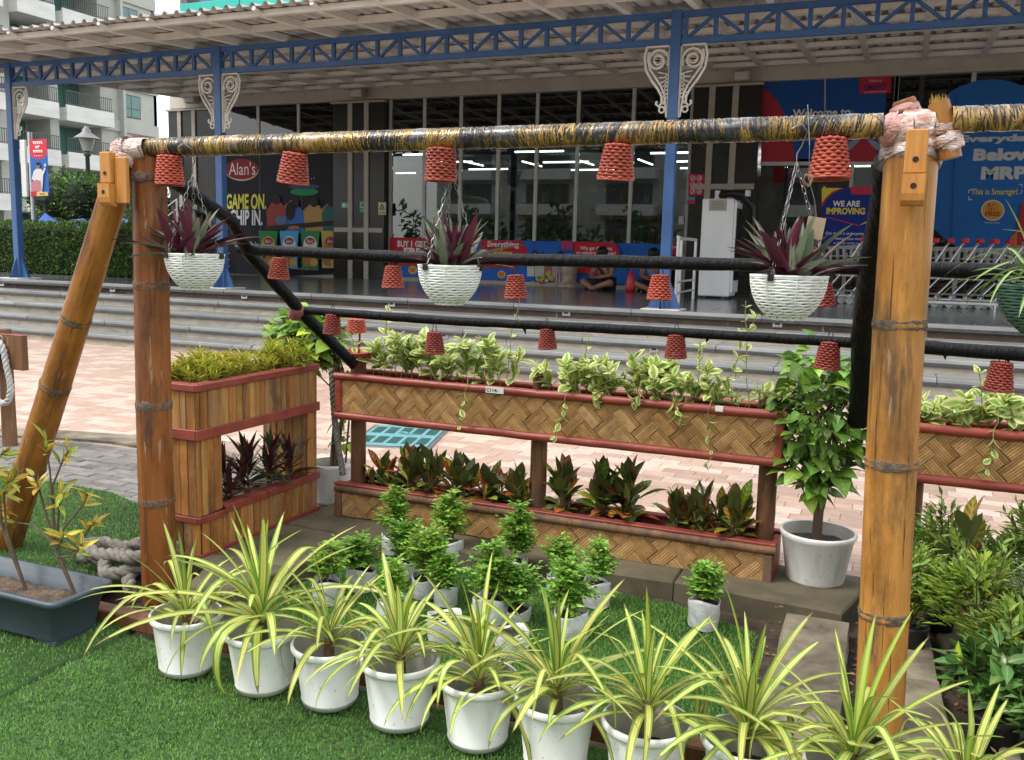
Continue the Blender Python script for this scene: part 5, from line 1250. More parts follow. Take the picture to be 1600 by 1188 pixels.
def planter_fence(label, x0, x1, posts, lower=True):
    t = thing('planter_fence', label, 'planter', ((x0+x1)/2,4.3,0), 0, 'woven bamboo planter fences'); I = Matrix.Translation(((x0+x1)/2,4.3,0)).inverted()
    def A(b, nm, m, smooth=False): o = b.build(nm, m, t, smooth); o.matrix_parent_inverse = I; return o
    # upper trough
    b = MB(); b.box(x0+.01,x1-.01,4.206,4.222,.565,.795); b.box(x0+.01,x1-.01,4.40,4.415,.565,.795); b.box(x0+.012,x1-.012,4.223,4.399,.57,.585); b.box(x0+.01,x0+.03,4.223,4.399,.586,.795); b.box(x1-.03,x1-.01,4.223,4.399,.586,.795); A(b,'trough',m_redw)
    weave(t, x0+.035, x1-.035, .592, .782, 4.203, inv=I)
    rail_tube((x0-.005,4.20,.795),(x1+.005,4.20,.795),.0215,m_redr,'rail',t,I); rail_tube((x0-.005,4.20,.578),(x1+.005,4.20,.578),.0215,m_redr,'rail',t,I)
    rail_tube((x0-.005,4.41,.80),(x1+.005,4.41,.80),.0185,m_redr,'rail',t,I)
    for x in (x0+.018,x1-.018): b = MB(); b.bbox(x-.018,x+.018,4.186,4.204,.60,.774,.004); A(b,'stile',m_redr)
    b = MB(); rows = [[(x0+.03+(x1-x0-.06)*i/40,4.223+.176*j/4,.755+U(-.012,.012)) for i in range(41)] for j in range(5)]; b.grid(rows); A(b,'soil',m_earth)
    if lower:
        b = MB(); b.box(x0+.02,x1-.005,4.186,4.20,.015,.19); b.box(x0+.02,x1-.005,4.42,4.435,.015,.19); b.box(x0+.022,x1-.01,4.201,4.419,.02,.03); b.box(x0+.02,x0+.04,4.201,4.419,.031,.19); b.box(x1-.03,x1-.005,4.201,4.419,.031,.19); A(b,'trough',m_redw)
        b = MB(); b.bbox(x0,x1,4.172,4.225,.192,.204,.003); A(b,'rim_board',m_redw); b = MB(); b.bbox(x0,x1,4.395,4.44,.192,.204,.003); A(b,'rim_board',m_redw)
        weave(t, x0+.05, x1-.05, .02, .155, 4.183, w=.070, inv=I)
        rail_tube((x0+.01,4.178,.172),(x1,4.178,.172),.0205,m_cane,'rail',t,I)
        for x in (x0+.028,x1-.03): b = MB(); b.bbox(x-.02,x+.02,4.166,4.184,.012,.15,.004); A(b,'stile',m_cane)
        b = MB(); rows = [[(x0+.04+(x1-x0-.07)*i/40,4.202+.216*j/4,.155+U(-.015,.015)) for i in range(41)] for j in range(5)]; b.grid(rows); A(b,'soil',m_earth)
    for x, h in posts:
        b = MB(); R_ = .043; b.lathe([(R_*(1+.02*math.sin(z*9)),z*h/14) for z in range(15)],18,(x,4.31,0),wob=lambda i,k:1+.03*math.sin(k*1.9+i*.4)); b.cap(b.v[-18:]); A(b,'post',m_postw,True)
    return t
x0f, x1f = -2.805, -.43
planter_fence('two-tier woven bamboo planter fence with red rails behind the sapling bags', x0f, x1f, [(on_y(560,720,4.31)[0],.88),(on_y(842,720,4.31)[0],.90),(on_y(1199,760,4.31)[0],.86)])
planter_fence('woven bamboo planter fence with red rails right of the golden post', .065, 1.75, [(.12,.84),(1.0,.84)], False)
lb = tag(MB().build('x', m_white) if False else (lambda b: b.build('label_tag', m_white))((lambda b: (b.bbox(-.05,.05,-.003,0,-.016,.016,.001), b)[1])(MB())), 'small white label with letters on the red top rail', 'label'); pp = on_y(773,610,4.175); lb.location = pp
lettering('lettering', 'C114-', flat('label_black',(.02,.02,.02),.6), lb, -.045, .02, -.009, .009, -.0045, .02)
lb2 = (lambda b: b.build('label_tag', m_white))((lambda b: (b.bbox(-.018,.018,-.003,0,-.013,.013,.001), b)[1])(MB())); tag(lb2, 'small torn white sticker on the right end of the red top rail', 'label'); lb2.location = on_y(1124,639,4.175)

# ---- tall wooden slat planter at the left
m_plank = [bamboo('slat_%s' % c, a, q, (.12,.085,.055), 1.3, .55) for c, a, q in (('orange',(.42,.18,.045),(.28,.105,.024)),('brown',(.33,.135,.036),(.20,.075,.02)),('tan',(.43,.22,.07),(.30,.14,.04)),('dull',(.34,.18,.075),(.22,.11,.045)))]
bx = thing('slat_planter', 'tall two-tier wooden slat planter with red bands behind the left post', 'planter', (-3.1,3.76,0)); IB = Matrix.Translation((-3.1,3.76,0)).inverted()
def BP(b, nm, m, smooth=False): o = b.build(nm, m, bx, smooth); o.matrix_parent_inverse = IB; return o
XR, XL, YN, YFr = -2.955, -3.26, 3.29, 4.235
def slats(axis, fixed, a0, a1, z0, z1, sgn):
    a = a0
    while a < a1-.012:
        w = min(U(.034,.058), a1-a); e = U(-.002,.0035); b = MB(); zz0, zz1 = z0+U(-.004,.004), z1+U(-.002,.002)
        if axis == 'y': b.bbox(fixed-.014,fixed+e,a+.0012,a+w-.0012,zz0,zz1,.003)
        else: b.bbox(a+.0012,a+w-.0012,fixed-e,fixed+.014,zz0,zz1,.003)
        BP(b,'slat',random.choice(m_plank)); a += w
slats('y', XR, YN+.016, YFr, .62, .83, 1); slats('y', XR, YN+.016, YN+.165, .215, .605, 1); slats('y', XR, YFr-.085, YFr, .215, .605, 1); slats('y', XR, YN+.016, YFr, .02, .205, 1)
slats('x', YN, XL, XR, .62, .83, 1); slats('x', YN, XL, XR, .21, .605, 1); slats('x', YN, XL, XR, .02, .20, 1)
slats('x', YFr-.09, XL, XR-.016, .215, .605, 1)
b = MB(); b.box(XL+.02,XR-.02,YN+.02,YN+.155,.2,.6); b.box(XL+.02,XR-.02,YFr-.074,YFr-.02,.2,.6); b.box(XL,XL+.015,YN+.02,YFr,.62,.83); b.box(XL,XL+.015,YN+.02,YFr,.02,.2); b.box(XL+.016,XR-.016,YFr-.016,YFr,.02,.2); b.box(XL+.016,XR-.016,YFr-.016,YFr,.62,.83); BP(b,'inner_frame',m_postw)
def band(z0, z1, t=.012, whole=True):
    b = MB()
    b.bbox(XR+.001,XR+.001+t,YN-.02,YFr+.012,z0,z1,.003); b.bbox(XL-.01,XR,YN-.02,YN-.006,z0,z1,.003); BP(b,'red_band',m_redw)
band(.815,.848); band(.585,.635); band(.0,.035)
b = MB(); b.bbox(XR+.001,XR+.013,YN+.165,YFr+.012,.195,.232,.003); b.bbox(XR+.001,XR+.013,YN-.02,YN+.163,.185,.215,.003); b.bbox(XL-.01,XR,YN-.02,YN-.006,.185,.215,.003); BP(b,'red_band',m_redw)
b = MB(); b.bbox(XR-.05,XR+.0005,YN+.166,YFr-.087,.222,.234,.002); BP(b,'rim_board',m_redw); b = MB(); b.bbox(XR-.045,XR+.0005,YN+.0,YFr+.01,.838,.850,.002); b.bbox(XL,XR-.046,YN,YN+.04,.838,.850,.002); b.bbox(XL,XL+.04,YN+.041,YFr,.838,.850,.002); BP(b,'rim_board',m_redw)
b = MB(); b.box(XL+.02,XR-.02,YN+.02,YFr-.02,.60,.612); b.grid([[(XL+.02+(XR-XL-.04)*i/8,YN+.02+(YFr-YN-.04)*j/20,.79+U(-.012,.012)) for i in range(9)] for j in range(21)]); b.grid([[(XL+.02+(XR-XL-.04)*i/8,YN+.16+(YFr-YN-.25)*j/20,.19+U(-.012,.012)) for i in range(9)] for j in range(21)]); BP(b,'soil',m_earth)

# plank edging under the pot row
pk = thing('edging_plank', 'long brown timber edging lying on the turf behind the white pots', 'plank', (-1.4,2.58,0))
b = MB(); b.bbox(-1.52,1.15,-.035,.035,.002,.062,.006); b.build('plank', m_postw, pk)
b = MB(); b.bbox(-1.53,-1.505,-.04,.04,.002,.07,.004); b.build('end_piece', m_plank[3], pk)

# ---- drain cover
m_dr = mat('teal_cover', (.15,.36,.38), (.10,.27,.29), .55, 8, bump=.15); m_dr2 = mat('dark_slot', (.02,.085,.085), (.012,.05,.05), .7, 8)
dc = thing('drain_cover', 'square teal drain cover with two rows of slots set in the plaza', 'drain cover', (-3.583,6.277,.0), R(16)); 
b = MB(); b.bbox(-.33,.33,-.43,.43,-.02,.006,.004); b.build('frame', mat('grey_metal',(.16,.16,.155),(.10,.10,.10),.6,9), dc)
b = MB(); b.bbox(-.29,.29,-.385,.385,.0065,.013,.003); b.build('plate', m_dr, dc)
for j in range(2):
    for i in range(5): b = MB(); b.bbox(-.042,.042,-.125,.125,-.001,.0035,.001); b.build('slot', m_dr2, dc, loc=(-.224+i*.112,-.185+j*.37,.0105))
b = MB(); b.tube([(.045*math.cos(a),.06+.045*math.sin(a),.016) for a in [k*.524 for k in range(13)]],.008,6,False); b.build('ring', m_dr, dc)

# ================================================================ POTS AND PLANTS
m_pot = mat('white_plastic', (.79,.80,.77), (.68,.68,.62), .40, 5, stretch=(1,1,.4), obr=.03, lo=.30, hi=.52)
def dirty(m):
    """soil splashes and dried water marks on top of a plastic"""
    n, l = m.node_tree.nodes, m.node_tree.links; b = n['Principled BSDF']; src = b.inputs['Base Color'].links[0].from_socket
    tc = n.new('ShaderNodeTexCoord'); oi = n.new('ShaderNodeObjectInfo'); ad = n.new('ShaderNodeVectorMath'); ad.operation='ADD'; k = n.new('ShaderNodeMath'); k.operation='MULTIPLY'; k.inputs[1].default_value=51
    l.new(oi.outputs['Random'], k.inputs[0]); l.new(tc.outputs['Object'], ad.inputs[0]); l.new(k.outputs[0], ad.inputs[1])
    for sc, st, lo, hi, f, c in ((70,(1,1,1),.66,.72,.55,(.20,.14,.08)),(16,(1,1,.16),.56,.72,.35,(.36,.33,.25)),(9,(1,1,1),.60,.75,.28,(.40,.38,.29))):
        mp = n.new('ShaderNodeMapping'); mp.inputs['Scale'].default_value = st; l.new(ad.outputs[0], mp.inputs[0]); z = n.new('ShaderNodeTexNoise'); z.inputs['Scale'].default_value=sc; z.inputs['Detail'].default_value=4; l.new(mp.outputs[0], z.inputs['Vector'])
        r = ramp(n, [(lo,(0,0,0)),(hi,(f,f,f))]); l.new(z.outputs['Fac'], r.inputs[0]); mx = n.new('ShaderNodeMix'); mx.data_type='RGBA'; l.new(r.outputs[0], mx.inputs['Factor']); l.new(src, mx.inputs['A']); mx.inputs['B'].default_value=(*c,1); src = mx.outputs['Result']
    l.new(src, b.inputs['Base Color'])
dirty(m_pot)
m_potin = mat('white_plastic_inside', (.55,.54,.48), (.42,.40,.34), .5, 6)
m_soil = mat('potting_soil', (.05,.035,.025), (.018,.013,.010), .95, 60, bump=.8)
m_hang = mat('white_woven_plastic', (.80,.82,.77), (.72,.74,.69), .42, 5, obr=.03)
m_hangg = mat('green_woven_plastic', (.05,.12,.085), (.03,.08,.055), .4, 6)
dirty(m_hang)
m_chain = mat('chain_metal', (.30,.30,.30), (.2,.2,.2), .35, 20, metal=.8)
m_spid = leafmat('spider_leaf', [(0,(.50,.51,.11)),(.40,(.62,.60,.17)),(.50,(.60,.58,.18)),(.58,(.16,.30,.04)),(.86,(.13,.26,.035)),(.95,(.30,.36,.08))], .36, noise=.22, rand=.26, trans=.25, hue=.016, tip=(.22,.11,.04))
m_spid2 = leafmat('spider_leaf_inner', [(0,(.36,.42,.07)),(.35,(.44,.45,.09)),(.5,(.20,.33,.04)),(1,(.13,.27,.03))], .36, noise=.2, rand=.2, trans=.28, hue=.012)
m_stem = mat('brown_stem', (.20,.13,.07), (.11,.07,.04), .85, 40)
SPV = [[leafmesh('strap_leaf', L*U(.85,1.12), W*U(.85,1.15), a0+U(-.08,.08), bd_*U(.6,1.3), m, 12, fo, 'strap', tw*U(-1.5,2), (U(.35,.75),U(.3,1.1)) if random.random() < .3 else None) for (L,W,a0,bd_,m,fo,tw) in (
  (.30,.019,.05,.25,m_spid2,.45,.1),(.34,.022,.14,.35,m_spid2,.42,-.1),(.33,.023,.28,.55,m_spid,.4,.15),(.36,.024,.42,.8,m_spid,.38,-.2),(.38,.024,.55,1.05,m_spid,.36,.25),
  (.40,.025,.70,1.35,m_spid,.34,-.3),(.42,.024,.85,1.6,m_spid,.32,.35),(.40,.025,1.0,1.75,m_spid,.32,-.2),(.34,.023,1.15,1.55,m_spid,.32,.3),(.26,.020,.9,1.0,m_spid,.36,.1),(.22,.018,1.25,.9,m_spid,.36,-.1))] for _ in range(4)]
SP = SPV[0]
def pot_mesh(r, h):
    b = MB(); k = r/.125
    b.lathe([(.0,.004),(.086*k,.002),(.090*k,.0),(.092*k,.014),(.0945*k,.0165),(.0925*k,.019),(.112*k,h-.030),(.113*k,h-.026),(.121*k,h-.024),(.1255*k,h-.017),(.1255*k,h-.006),(.122*k,h),(.116*k,h-.001)],44,wob=lambda i,q: 1 if i > 6 or i < 2 else 1+.0025*math.sin(q*2*math.pi/44*22))
    return b
def pot_in(r, h):
    b = MB(); k = r/.125; b.lathe([(.1162*k,h-.0012),(.110*k,h-.03),(.098*k,h*.45)],44); return b
def soil_disc(r, z):
    b = MB(); b.lathe([(.001,z+.012),(r*.3,z+.008),(r*.6,z+.01),(r*.85,z+.0),(r,z-.004)],22,wob=lambda i,k:1+.0*k); 
    b.v = [(x,y,zz+U(-.004,.004)) for x,y,zz in b.v]; return b
def spider(label, x, y, n, H=.205, sc=1.0, seed=0, up=0.0):
    n = int(n*1.0); sc *= .88
    t = thing('spider_plant', label, 'potted plant', (x,y,.018), U(0,6), 'variegated spider plants in white pots'); random.seed(seed)
    t.rotation_euler = (R(U(-1.5,1.5)),R(U(-1.5,1.5)),U(0,6)); pot_mesh(.125*U(.985,1.015),H).build('pot', m_pot, t, True); pot_in(.125,H).build('pot_lining', m_potin, t, True); soil_disc(.1,H*.5).build('soil', m_soil, t)
    b = MB(); b.tube([(0,0,H*.5),(.004,.003,H*.8),(0,0,H*1.05+up)],[.02,.017,.012],9,wob=lambda i,k:1+.15*math.sin(k*3+i)); b.build('stem', m_stem, t)
    for i in range(n):
        f = i/n; az = i*2.399+U(-.25,.25); j = min(10,int((f**.85)*8.8+U(0,.9))) if random.random() < .84 else random.choice((6,7,8,9,10))
        s = sc*U(.82,1.15)*(1 if j < 9 else .9)
        put('leaf', random.choice(SPV)[j], t, (.008*math.cos(az),.008*math.sin(az),H*1.12+up-.07*f), (U(-.12,.12),U(-.1,.1),az), (s*U(.9,1.1),s*U(.95,1.3),s*U(.9,1.1)))
    return t
names = ['first','second','third','fourth','fifth','sixth','seventh','eighth','ninth','tenth','eleventh']
spots = [(-2.21,2.375,34,.98,0),(-1.885,2.385,44,1.22,.05),(-1.63,2.40,32,.92,.02),(-1.355,2.38,36,.98,.02),(-1.085,2.385,38,.98,.0),(-.825,2.365,38,1.0,.03),(-.555,2.35,34,.98,.04),(-.285,2.38,44,1.12,.03),(-.02,2.36,38,1.05,.02),(.245,2.37,34,1.0,.0)]
for i, (x,y,n,s,up) in enumerate(spots):
    spider('striped spider plant in white pot, %s from the left in the front row' % names[i], x, y, n, .205, s, 40+i, up)
random.seed(99)

# ---- hanging pots with purple-leaved plants
m_rhoeo = leafmat('rhoeo_leaf', [(0,(.10,.14,.075)),(.3,(.24,.29,.19)),(.55,(.11,.15,.08)),(.8,(.10,.05,.06)),(1,(.14,.03,.06))], .4, noise=.3, rand=.3, trans=.08, back=(.105,.020,.042))
RH = [leafmesh('rhoeo_leaf', L, W, a0, bd_, m_rhoeo, 8, fo, 'strap') for L,W,a0,bd_,fo in ((.17,.034,.05,.05,.6),(.18,.035,.25,.12,.55),(.19,.035,.48,.2,.5),(.20,.033,.72,.3,.5),(.21,.031,.98,.4,.5),(.25,.029,1.2,.45,.45),(.14,.028,.3,-.1,.6))]
m_rhoeo2 = leafmat('silver_rhoeo_leaf', [(0,(.10,.14,.075)),(.3,(.26,.31,.21)),(.55,(.11,.15,.08)),(.8,(.10,.05,.06)),(1,(.14,.03,.06))], .4, noise=.3, rand=.3, trans=.08, back=(.17,.21,.14))
RH2 = []
for q in RH:
    me = q.copy(); me.materials.clear(); me.materials.append(m_rhoeo2); me.name = 'silver_rhoeo_leaf'; RH2.append(me)
def bowl(r, h, m):
    b = MB(); N = 14; n = 48
    prof = [(.001,-h)]+[(r*math.sqrt(max(.06,1-((i/N-.0)-1)**2*1.0))*(.985 if i < N else 1), -h+h*i/N) for i in range(0,N+1)]
    prof[1] = (r*.48,-h)
    b.lathe(prof+[(r*1.015,.004),(r*.97,.005)], n, wob=lambda i,k: 1+.012*math.sin(i*math.pi+.8*math.sin(k*math.pi/3))); return b
def hang_pot(label, px, py, m, kind, r=.118, y=None):
    p = on_y(px,py,y or 2.86); p = on_y(px,py,(barpt(p[0]).y-.01) if not y else y); x = p[0]; y = y or 2.86; zr = p[2]; bz = barpt(x).z if x < .05 else 1.89; by = barpt(x).y if x < .05 else 3.03
    t = thing('hanging_planter', label, 'hanging planter', (x,by-.01,zr), 0, 'planters hung on chains from the bar'); h = .135
    b = MB(); n = 40; rows = 15
    for j in range(rows):                               # basket-weave bands: staggered raised bricks round the bowl
        z0, z1 = -h+h*j/rows, -h+h*(j+1)/rows; f = lambda z: r*max(.42,math.sqrt(max(0,1-(z/(h*1.06))**2)))
        for k in range(n):
            if (k//4+j) % 2 and False: continue
        ring = [[(f(z)*(1+e)*math.cos(2*math.pi*k/n), f(z)*(1+e)*math.sin(2*math.pi*k/n), z+.0016*math.sin(k*2*math.pi/n*13+j*2.1)) for k in range(n)] for z, e in ((z0+.0006,-.022),(z0+.0016,.006),((z0+z1)/2,.014),(z1-.0016,.006),(z1-.0006,-.022))]
        b.grid(ring, close=True)
    b.lathe([(.001,-h),(r*.43,-h)],n)
    for a in range(8):
        q = 2*math.pi*(a+.4)/8; b.tube([(r*1.012*max(.42,math.sqrt(max(0,1-(z/(h*1.06))**2)))*math.cos(q),r*1.012*max(.42,math.sqrt(max(0,1-(z/(h*1.06))**2)))*math.sin(q),z) for z in [-h+h*i/8 for i in range(9)]],.0022,4)
    b.build('pot', m, t, True)
    b = MB(); b.lathe([(r*1.0,-.004),(r*1.025,-.001),(r*1.025,.004),(r*.97,.005),(r*.95,-.03),(r*.80,-.075)],n); b.build('rim', m, t, True)
    soil_disc(r*.93,-.02).build('soil', m_soil, t)
    zt = bz-.045-zr
    for a in (R(-110),R(10),R(130)):                    # chains of links
        A, C = Vector((r*.98*math.cos(a),r*.98*math.sin(a),.0)), Vector((.0,0,zt-.06)); L = (C-A).length; k = int(L/.024); b = MB(); d = (C-A).normalized(); s1 = d.orthogonal().normalized(); s2 = d.cross(s1)
        for i in range(k):
            c = A.lerp(C,(i+.5)/k); s = s1 if i % 2 else s2; pts = [c+d*.015*math.cos(q)+s*.0055*math.sin(q) for q in [2*math.pi*z/9 for z in range(10)]]; b.tube(pts,.0012,4,False)
        b.build('chain', m_chain, t)
        b = MB(); b.bbox(r*1.02*math.cos(a)-.009,r*1.02*math.cos(a)+.009,r*1.02*math.sin(a)-.009,r*1.02*math.sin(a)+.009,-.014,.008,.002); b.build('clip', m_black, t)
    b = MB(); b.tube([(0,0,zt-.065),(0,0,zt-.03),(.012,0,zt-.01),(.028,-.03,zt+.03),(.012,-.056,zt+.05),(-.014,-.056,zt+.035)],.0026,6); b.build('hook', m_chain, t, True)
    random.seed(hash(label) % 1000 if False else int(px))
    if kind == 'rhoeo':
        for c in range(8):
            cx_, cy_ = (U(-.5,.5)*r, U(-.5,.5)*r) if c else (0,0)
            for i in range(9):
                az = i*2.4+U(-.3,.3)+c; j = min(5,int(i*.60+U(0,1))) ; s = U(.72,1.1)
                put('leaf', (RH if random.random() < .58 else RH2)[j if random.random() > .15 else 6], t, (cx_,cy_,-.015), (U(-.25,.25),U(-.25,.25),az), (s*1.12,s,s*1.12))
    else:
        for i in range(46):
            f = i/46; az = i*2.399; j = min(10,int(f**.8*10.5)); s = U(.55,.85); put('leaf', SPG[j], t, (U(-.03,.03),U(-.03,.03),-.01), (U(-.15,.15),U(-.15,.15),az), s)
    return t
m_spg = leafmat('pale_spider_leaf', [(0,(.45,.50,.25)),(.3,(.38,.46,.2)),(.5,(.13,.25,.05)),(1,(.10,.22,.04))], .4, noise=.2, rand=.2)
SPG = []
for q in SP:
    me = q.copy(); me.materials.clear(); me.materials.append(m_spg); me.name = 'pale_strap_leaf'; SPG.append(me)
hang_pot('white woven hanging planter of purple-leaved plants, leftmost, beside the left post', 303, 398, m_hang, 'rhoeo', .111)
hang_pot('white woven hanging planter of purple-leaved plants under the middle of the bar', 703, 416, m_hang, 'rhoeo', .110)
hang_pot('white woven hanging planter of purple-leaved plants left of the golden post', 1233, 432, m_hang, 'rhoeo', .116)
hang_pot('dark green woven hanging planter with pale spider leaves at the right edge', 1632, 448, m_hangg, 'spider', .125, 3.04)
tg_ = thing('paper_tag', 'brown paper tag hanging on a thin wire near the entrance notice board', 'tag', (0,0,0)); pA_ = on_y(1276,345,2.9); tg_.location = pA_
b = MB(); b.bbox(-.026,.026,-.001,.001,-.055,.01,.0005); b.build('card', mat('brown_card',(.34,.26,.17),(.26,.19,.12),.8,12), tg_, rot=(0,R(8),R(12)))
b = MB(); b.tube([(0,0,.005),(-.01,0,.06),(-.03,0,.12),(-.035,.0,.22),(-.05,.02,.34)],.0013,4); b.build('wire', m_chain, tg_)
b = MB(); b.tube([(-.03,0,.10),(-.045,-.005,.115),(-.04,.004,.135),(-.02,0,.125),(-.028,0,.10)],.005,7); b.build('dry_bundle', m_stem, tg_, True)
random.seed(5)

# ---- variegated vines in the upper trough
m_vine = leafmat('variegated_leaf', [(0,(.21,.36,.06)),(.38,(.26,.40,.075)),(.55,(.64,.64,.25)),(1,(.70,.69,.32))], .36, noise=.75, rand=.18, trans=.3, hue=.015)
m_vstem = mat('vine_stem', (.22,.25,.08), (.14,.13,.05), .6, 30)
VL = [leafmesh('vine_leaf', L, W, a0, bd_, m_vine, 5, fo, 'oval') for L,W,a0,bd_,fo in ((.075,.042,.7,.35,.22),(.085,.048,.9,.5,.18),(.068,.040,.5,.25,.26),(.080,.050,1.1,.4,.12),(.060,.034,.3,.3,.3))]
def dirmat(d, roll):
    return d.to_track_quat('Z','X').to_matrix().to_euler()
def vine_sprig(t, b, pts, n, sc=1.0, start=.15):
    P = [Vector(p) for p in pts]; L = len(P)-1; b.tube(P, .0022, 5)
    for i in range(n):
        s = start+(1-start)*(i+.5)/n; k = min(L-1,int(s*L)); p = P[k].lerp(P[k+1], s*L-k); d = (P[k+1]-P[k]).normalized()
        for sg in ((0,1) if i < n-1 else (0,1,2)):
            az = i*1.57+sg*math.pi*(1 if sg < 2 else .5)+U(-.4,.4); q = d.to_track_quat('Z','X') @ Euler((U(-.3,.3),U(-.2,.3),az)).to_quaternion()
            put('leaf', random.choice(VL), t, p, q.to_euler(), sc*U(.7,1.15)*(.75 if i > n-3 else 1))
def vine_clump(label, xc, w, nst, hmin, hmax, y=4.3, z=.76, extra=()):
    t = thing('variegated_vine', label, 'vine', (xc,y,z), 0, 'cream-edged vines planted in the upper troughs'); b = MB()
    for i in range(nst):
        x = -w/2+w*(i+.5)/nst+U(-.03,.03); h = U(hmin,hmax); lx, ly = U(-.08,.08), U(-.09,.04)
        vine_sprig(t, b, [(x,U(-.05,.05),0),(x+lx*.3,ly*.3,h*.4),(x+lx*.7,ly*.8,h*.8),(x+lx,ly*1.2,h)], max(3,int(h/.030)), 1.22, .28)
    for pts, n, s in extra: vine_sprig(t, b, pts, n, s, .25)
    b.build('stems', m_vstem, t); return t
def vx(px, py=590): return on_y(px,py,4.27)[0]
def trail(px0, py0, px1, py1, xc, k=6):                 # a runner hanging over the front rail
    a, c = on_y(px0,py0,4.17), on_y(px1,py1,4.15); a = Vector((a[0]-xc,4.17-4.3,a[2]-.76)); c = Vector((c[0]-xc,4.15-4.3,c[2]-.76))
    return [Vector((a.x,0,.01)),a+Vector((0,.02,.04))]+[a.lerp(c,i/k)+Vector((U(-.012,.012),U(-.008,.0),0)) for i in range(k+1)]
def riser(px0, py0, px1, py1, xc, k=5):
    a, c = on_y(px0,py0,4.28), on_y(px1,py1,4.25); a = Vector((a[0]-xc,-.02,.02)); c = Vector((c[0]-xc,-.05,c[2]-.76)); return [a.lerp(c,i/k)+Vector((U(-.012,.012),0,0)) for i in range(k+1)]
xs = [vx(q) for q in (610,665,745,905,985,1075,1160)]
vine_clump('cream-edged vine clump right of the wicker feeder in the upper trough', xs[0], .26, 8, .16, .30, extra=[(riser(590,560,606,478,xs[0]),5,.75),(riser(560,560,548,520,xs[0]),4,.9)])
vine_clump('cream-edged vine clump under the hooked basket', xs[1], .28, 10, .13, .29)
vine_clump('widest cream-edged vine clump left of the middle fence post with a runner over the rail', xs[2], .38, 13, .11, .30, extra=[(trail(728,605,717,672,xs[2]),5,.75),(riser(790,580,812,452,xs[2]),4,.6)])
vine_clump('low cream-edged vine spilling over the rail right of the middle fence post', xs[3], .32, 13, .06, .20, extra=[(trail(885,625,866,685,xs[3]),6,.75),(trail(925,610,935,630,xs[3]),4,.9),(riser(915,590,920,525,xs[3]),5,.6)])
vine_clump('cream-edged vine clump at the centre of the right half of the trough', xs[4], .32, 12, .10, .24, extra=[(trail(1000,610,990,632,xs[4]),4,.9),(riser(940,590,930,560,xs[4]),4,.8)])
vine_clump('cream-edged vine with runners hanging past the lower red rail', xs[5], .34, 13, .08, .22, extra=[(trail(1050,625,1062,660,xs[5]),6,.95),(trail(1110,640,1108,735,xs[5],9),4,.7),(riser(1085,600,1095,535,xs[5]),6,.75)])
vine_clump('sparse cream-edged vine climbing at the right end of the trough', xs[6], .22, 6, .06, .14, extra=[(riser(1120,610,1180,490,xs[6],7),7,.85),(riser(1170,610,1168,470,xs[6],7),6,.55)])
xr = on_y(1530,640,4.27)[0]
vine_clump('cream-edged vine clump in the right fence beside the golden post', on_y(1475,640,4.27)[0], .16, 7, .08, .17, extra=[])
vine_clump('large cream-edged vine clump at the right edge with a hanging runner', xr+.06, .26, 12, .08, .20, extra=[(trail(1560,660,1540,740,xr+.06),5,.9),(riser(1535,640,1533,575,xr+.06),4,.9)])

# ---- crotons in the lower trough
m_crot = leafmat('croton_leaf', [(0,(.42,.34,.04)),(.10,(.085,.15,.03)),(.8,(.07,.135,.028)),(1,(.09,.11,.028))], .3, noise=.15, rand=.35, trans=.16, vein=42, veincol=(.30,.25,.035), objrand=[(0,(.9,1.2,1)),(.34,(.8,1.0,.9)),(.42,(1.9,.55,.9)),(.68,(3.0,.5,.8)),(.8,(1.7,2.1,.9)),(1,(3.4,1.1,.7))], back=(.085,.10,.03))
CR = [leafmesh('croton_leaf', L, W, a0, bd_, m_crot, 7, fo, 'obov') for L,W,a0,bd_,fo in ((.14,.044,.10,.15,.3),(.155,.052,.30,.3,.22),(.15,.054,.55,.5,.2),(.135,.052,.9,.7,.18),(.12,.046,1.25,.6,.18),(.09,.034,.25,.2,.3))]
def croton(label, x, y, z, h, n, sc=1.0, g='crotons planted in the lower trough', mesh=CR):
    t = thing('croton_plant', label, 'plant', (x,y,z), U(0,6), g); b = MB(); ns = 5 if mesh is CR else 2
    for q in range(ns):
        ox, oy, hh = (U(-.085,.085), U(-.05,.05), h*U(.35,1.0)) if q else (0,0,h)
        b.tube([(ox*.4,oy*.4,0),(ox*.8+.005,oy*.8,hh*.5),(ox,oy,hh*.85)],[.006,.005,.003],6); m_ = int(n*((.62 if q == 0 else .36) if mesh is CR else (1 if q == 0 else .62)))
        for i in range(m_):
            f = i/m_; az = i*2.399+U(-.6,.6)+q; j = min(4,int((1-f)*4.6+U(-.9,.9))) if f < .93 else 5
            put('leaf', mesh[max(0,j)], t, (ox*(.4+.6*f),oy*(.4+.6*f),hh*(.12+.74*f)), (U(-.35,.35),U(-.3,.3),az), sc*U(.7,1.2))
    b.build('stem', m_stem, t)
    return t
cp = [(592,.13,20,.8,'leftmost, low and dark green beside the left fence post'),(640,.20,26,.95,'green and bronze, second from the left'),(678,.19,24,.95,'dark green, upright, left of the tall pointed one'),(722,.21,26,1.0,'tall, dark and pointed, left of the green tuft'),(762,.13,22,.85,'low, with green and orange leaves'),(808,.17,24,.9,'just left of the middle fence post'),(880,.22,28,.9,'with orange-red leaves right of the middle fence post'),(945,.22,28,1.0,'deep green, in the middle of the right half'),(985,.24,28,1.05,'maroon and widest'),(1058,.16,22,.85,'short, with yellow-edged leaves'),(1102,.16,24,.95,'green and red, beside the short one'),(1160,.21,26,.9,'rightmost, tall and dark before the right fence post')]
for px, h, n, sc, w in cp:
    x = on_y(px,770,4.31)[0]; croton('croton in lower woven trough, '+w, x, 4.31+U(-.03,.03), .155, h*1.0, int(n*1.0), sc*1.12)
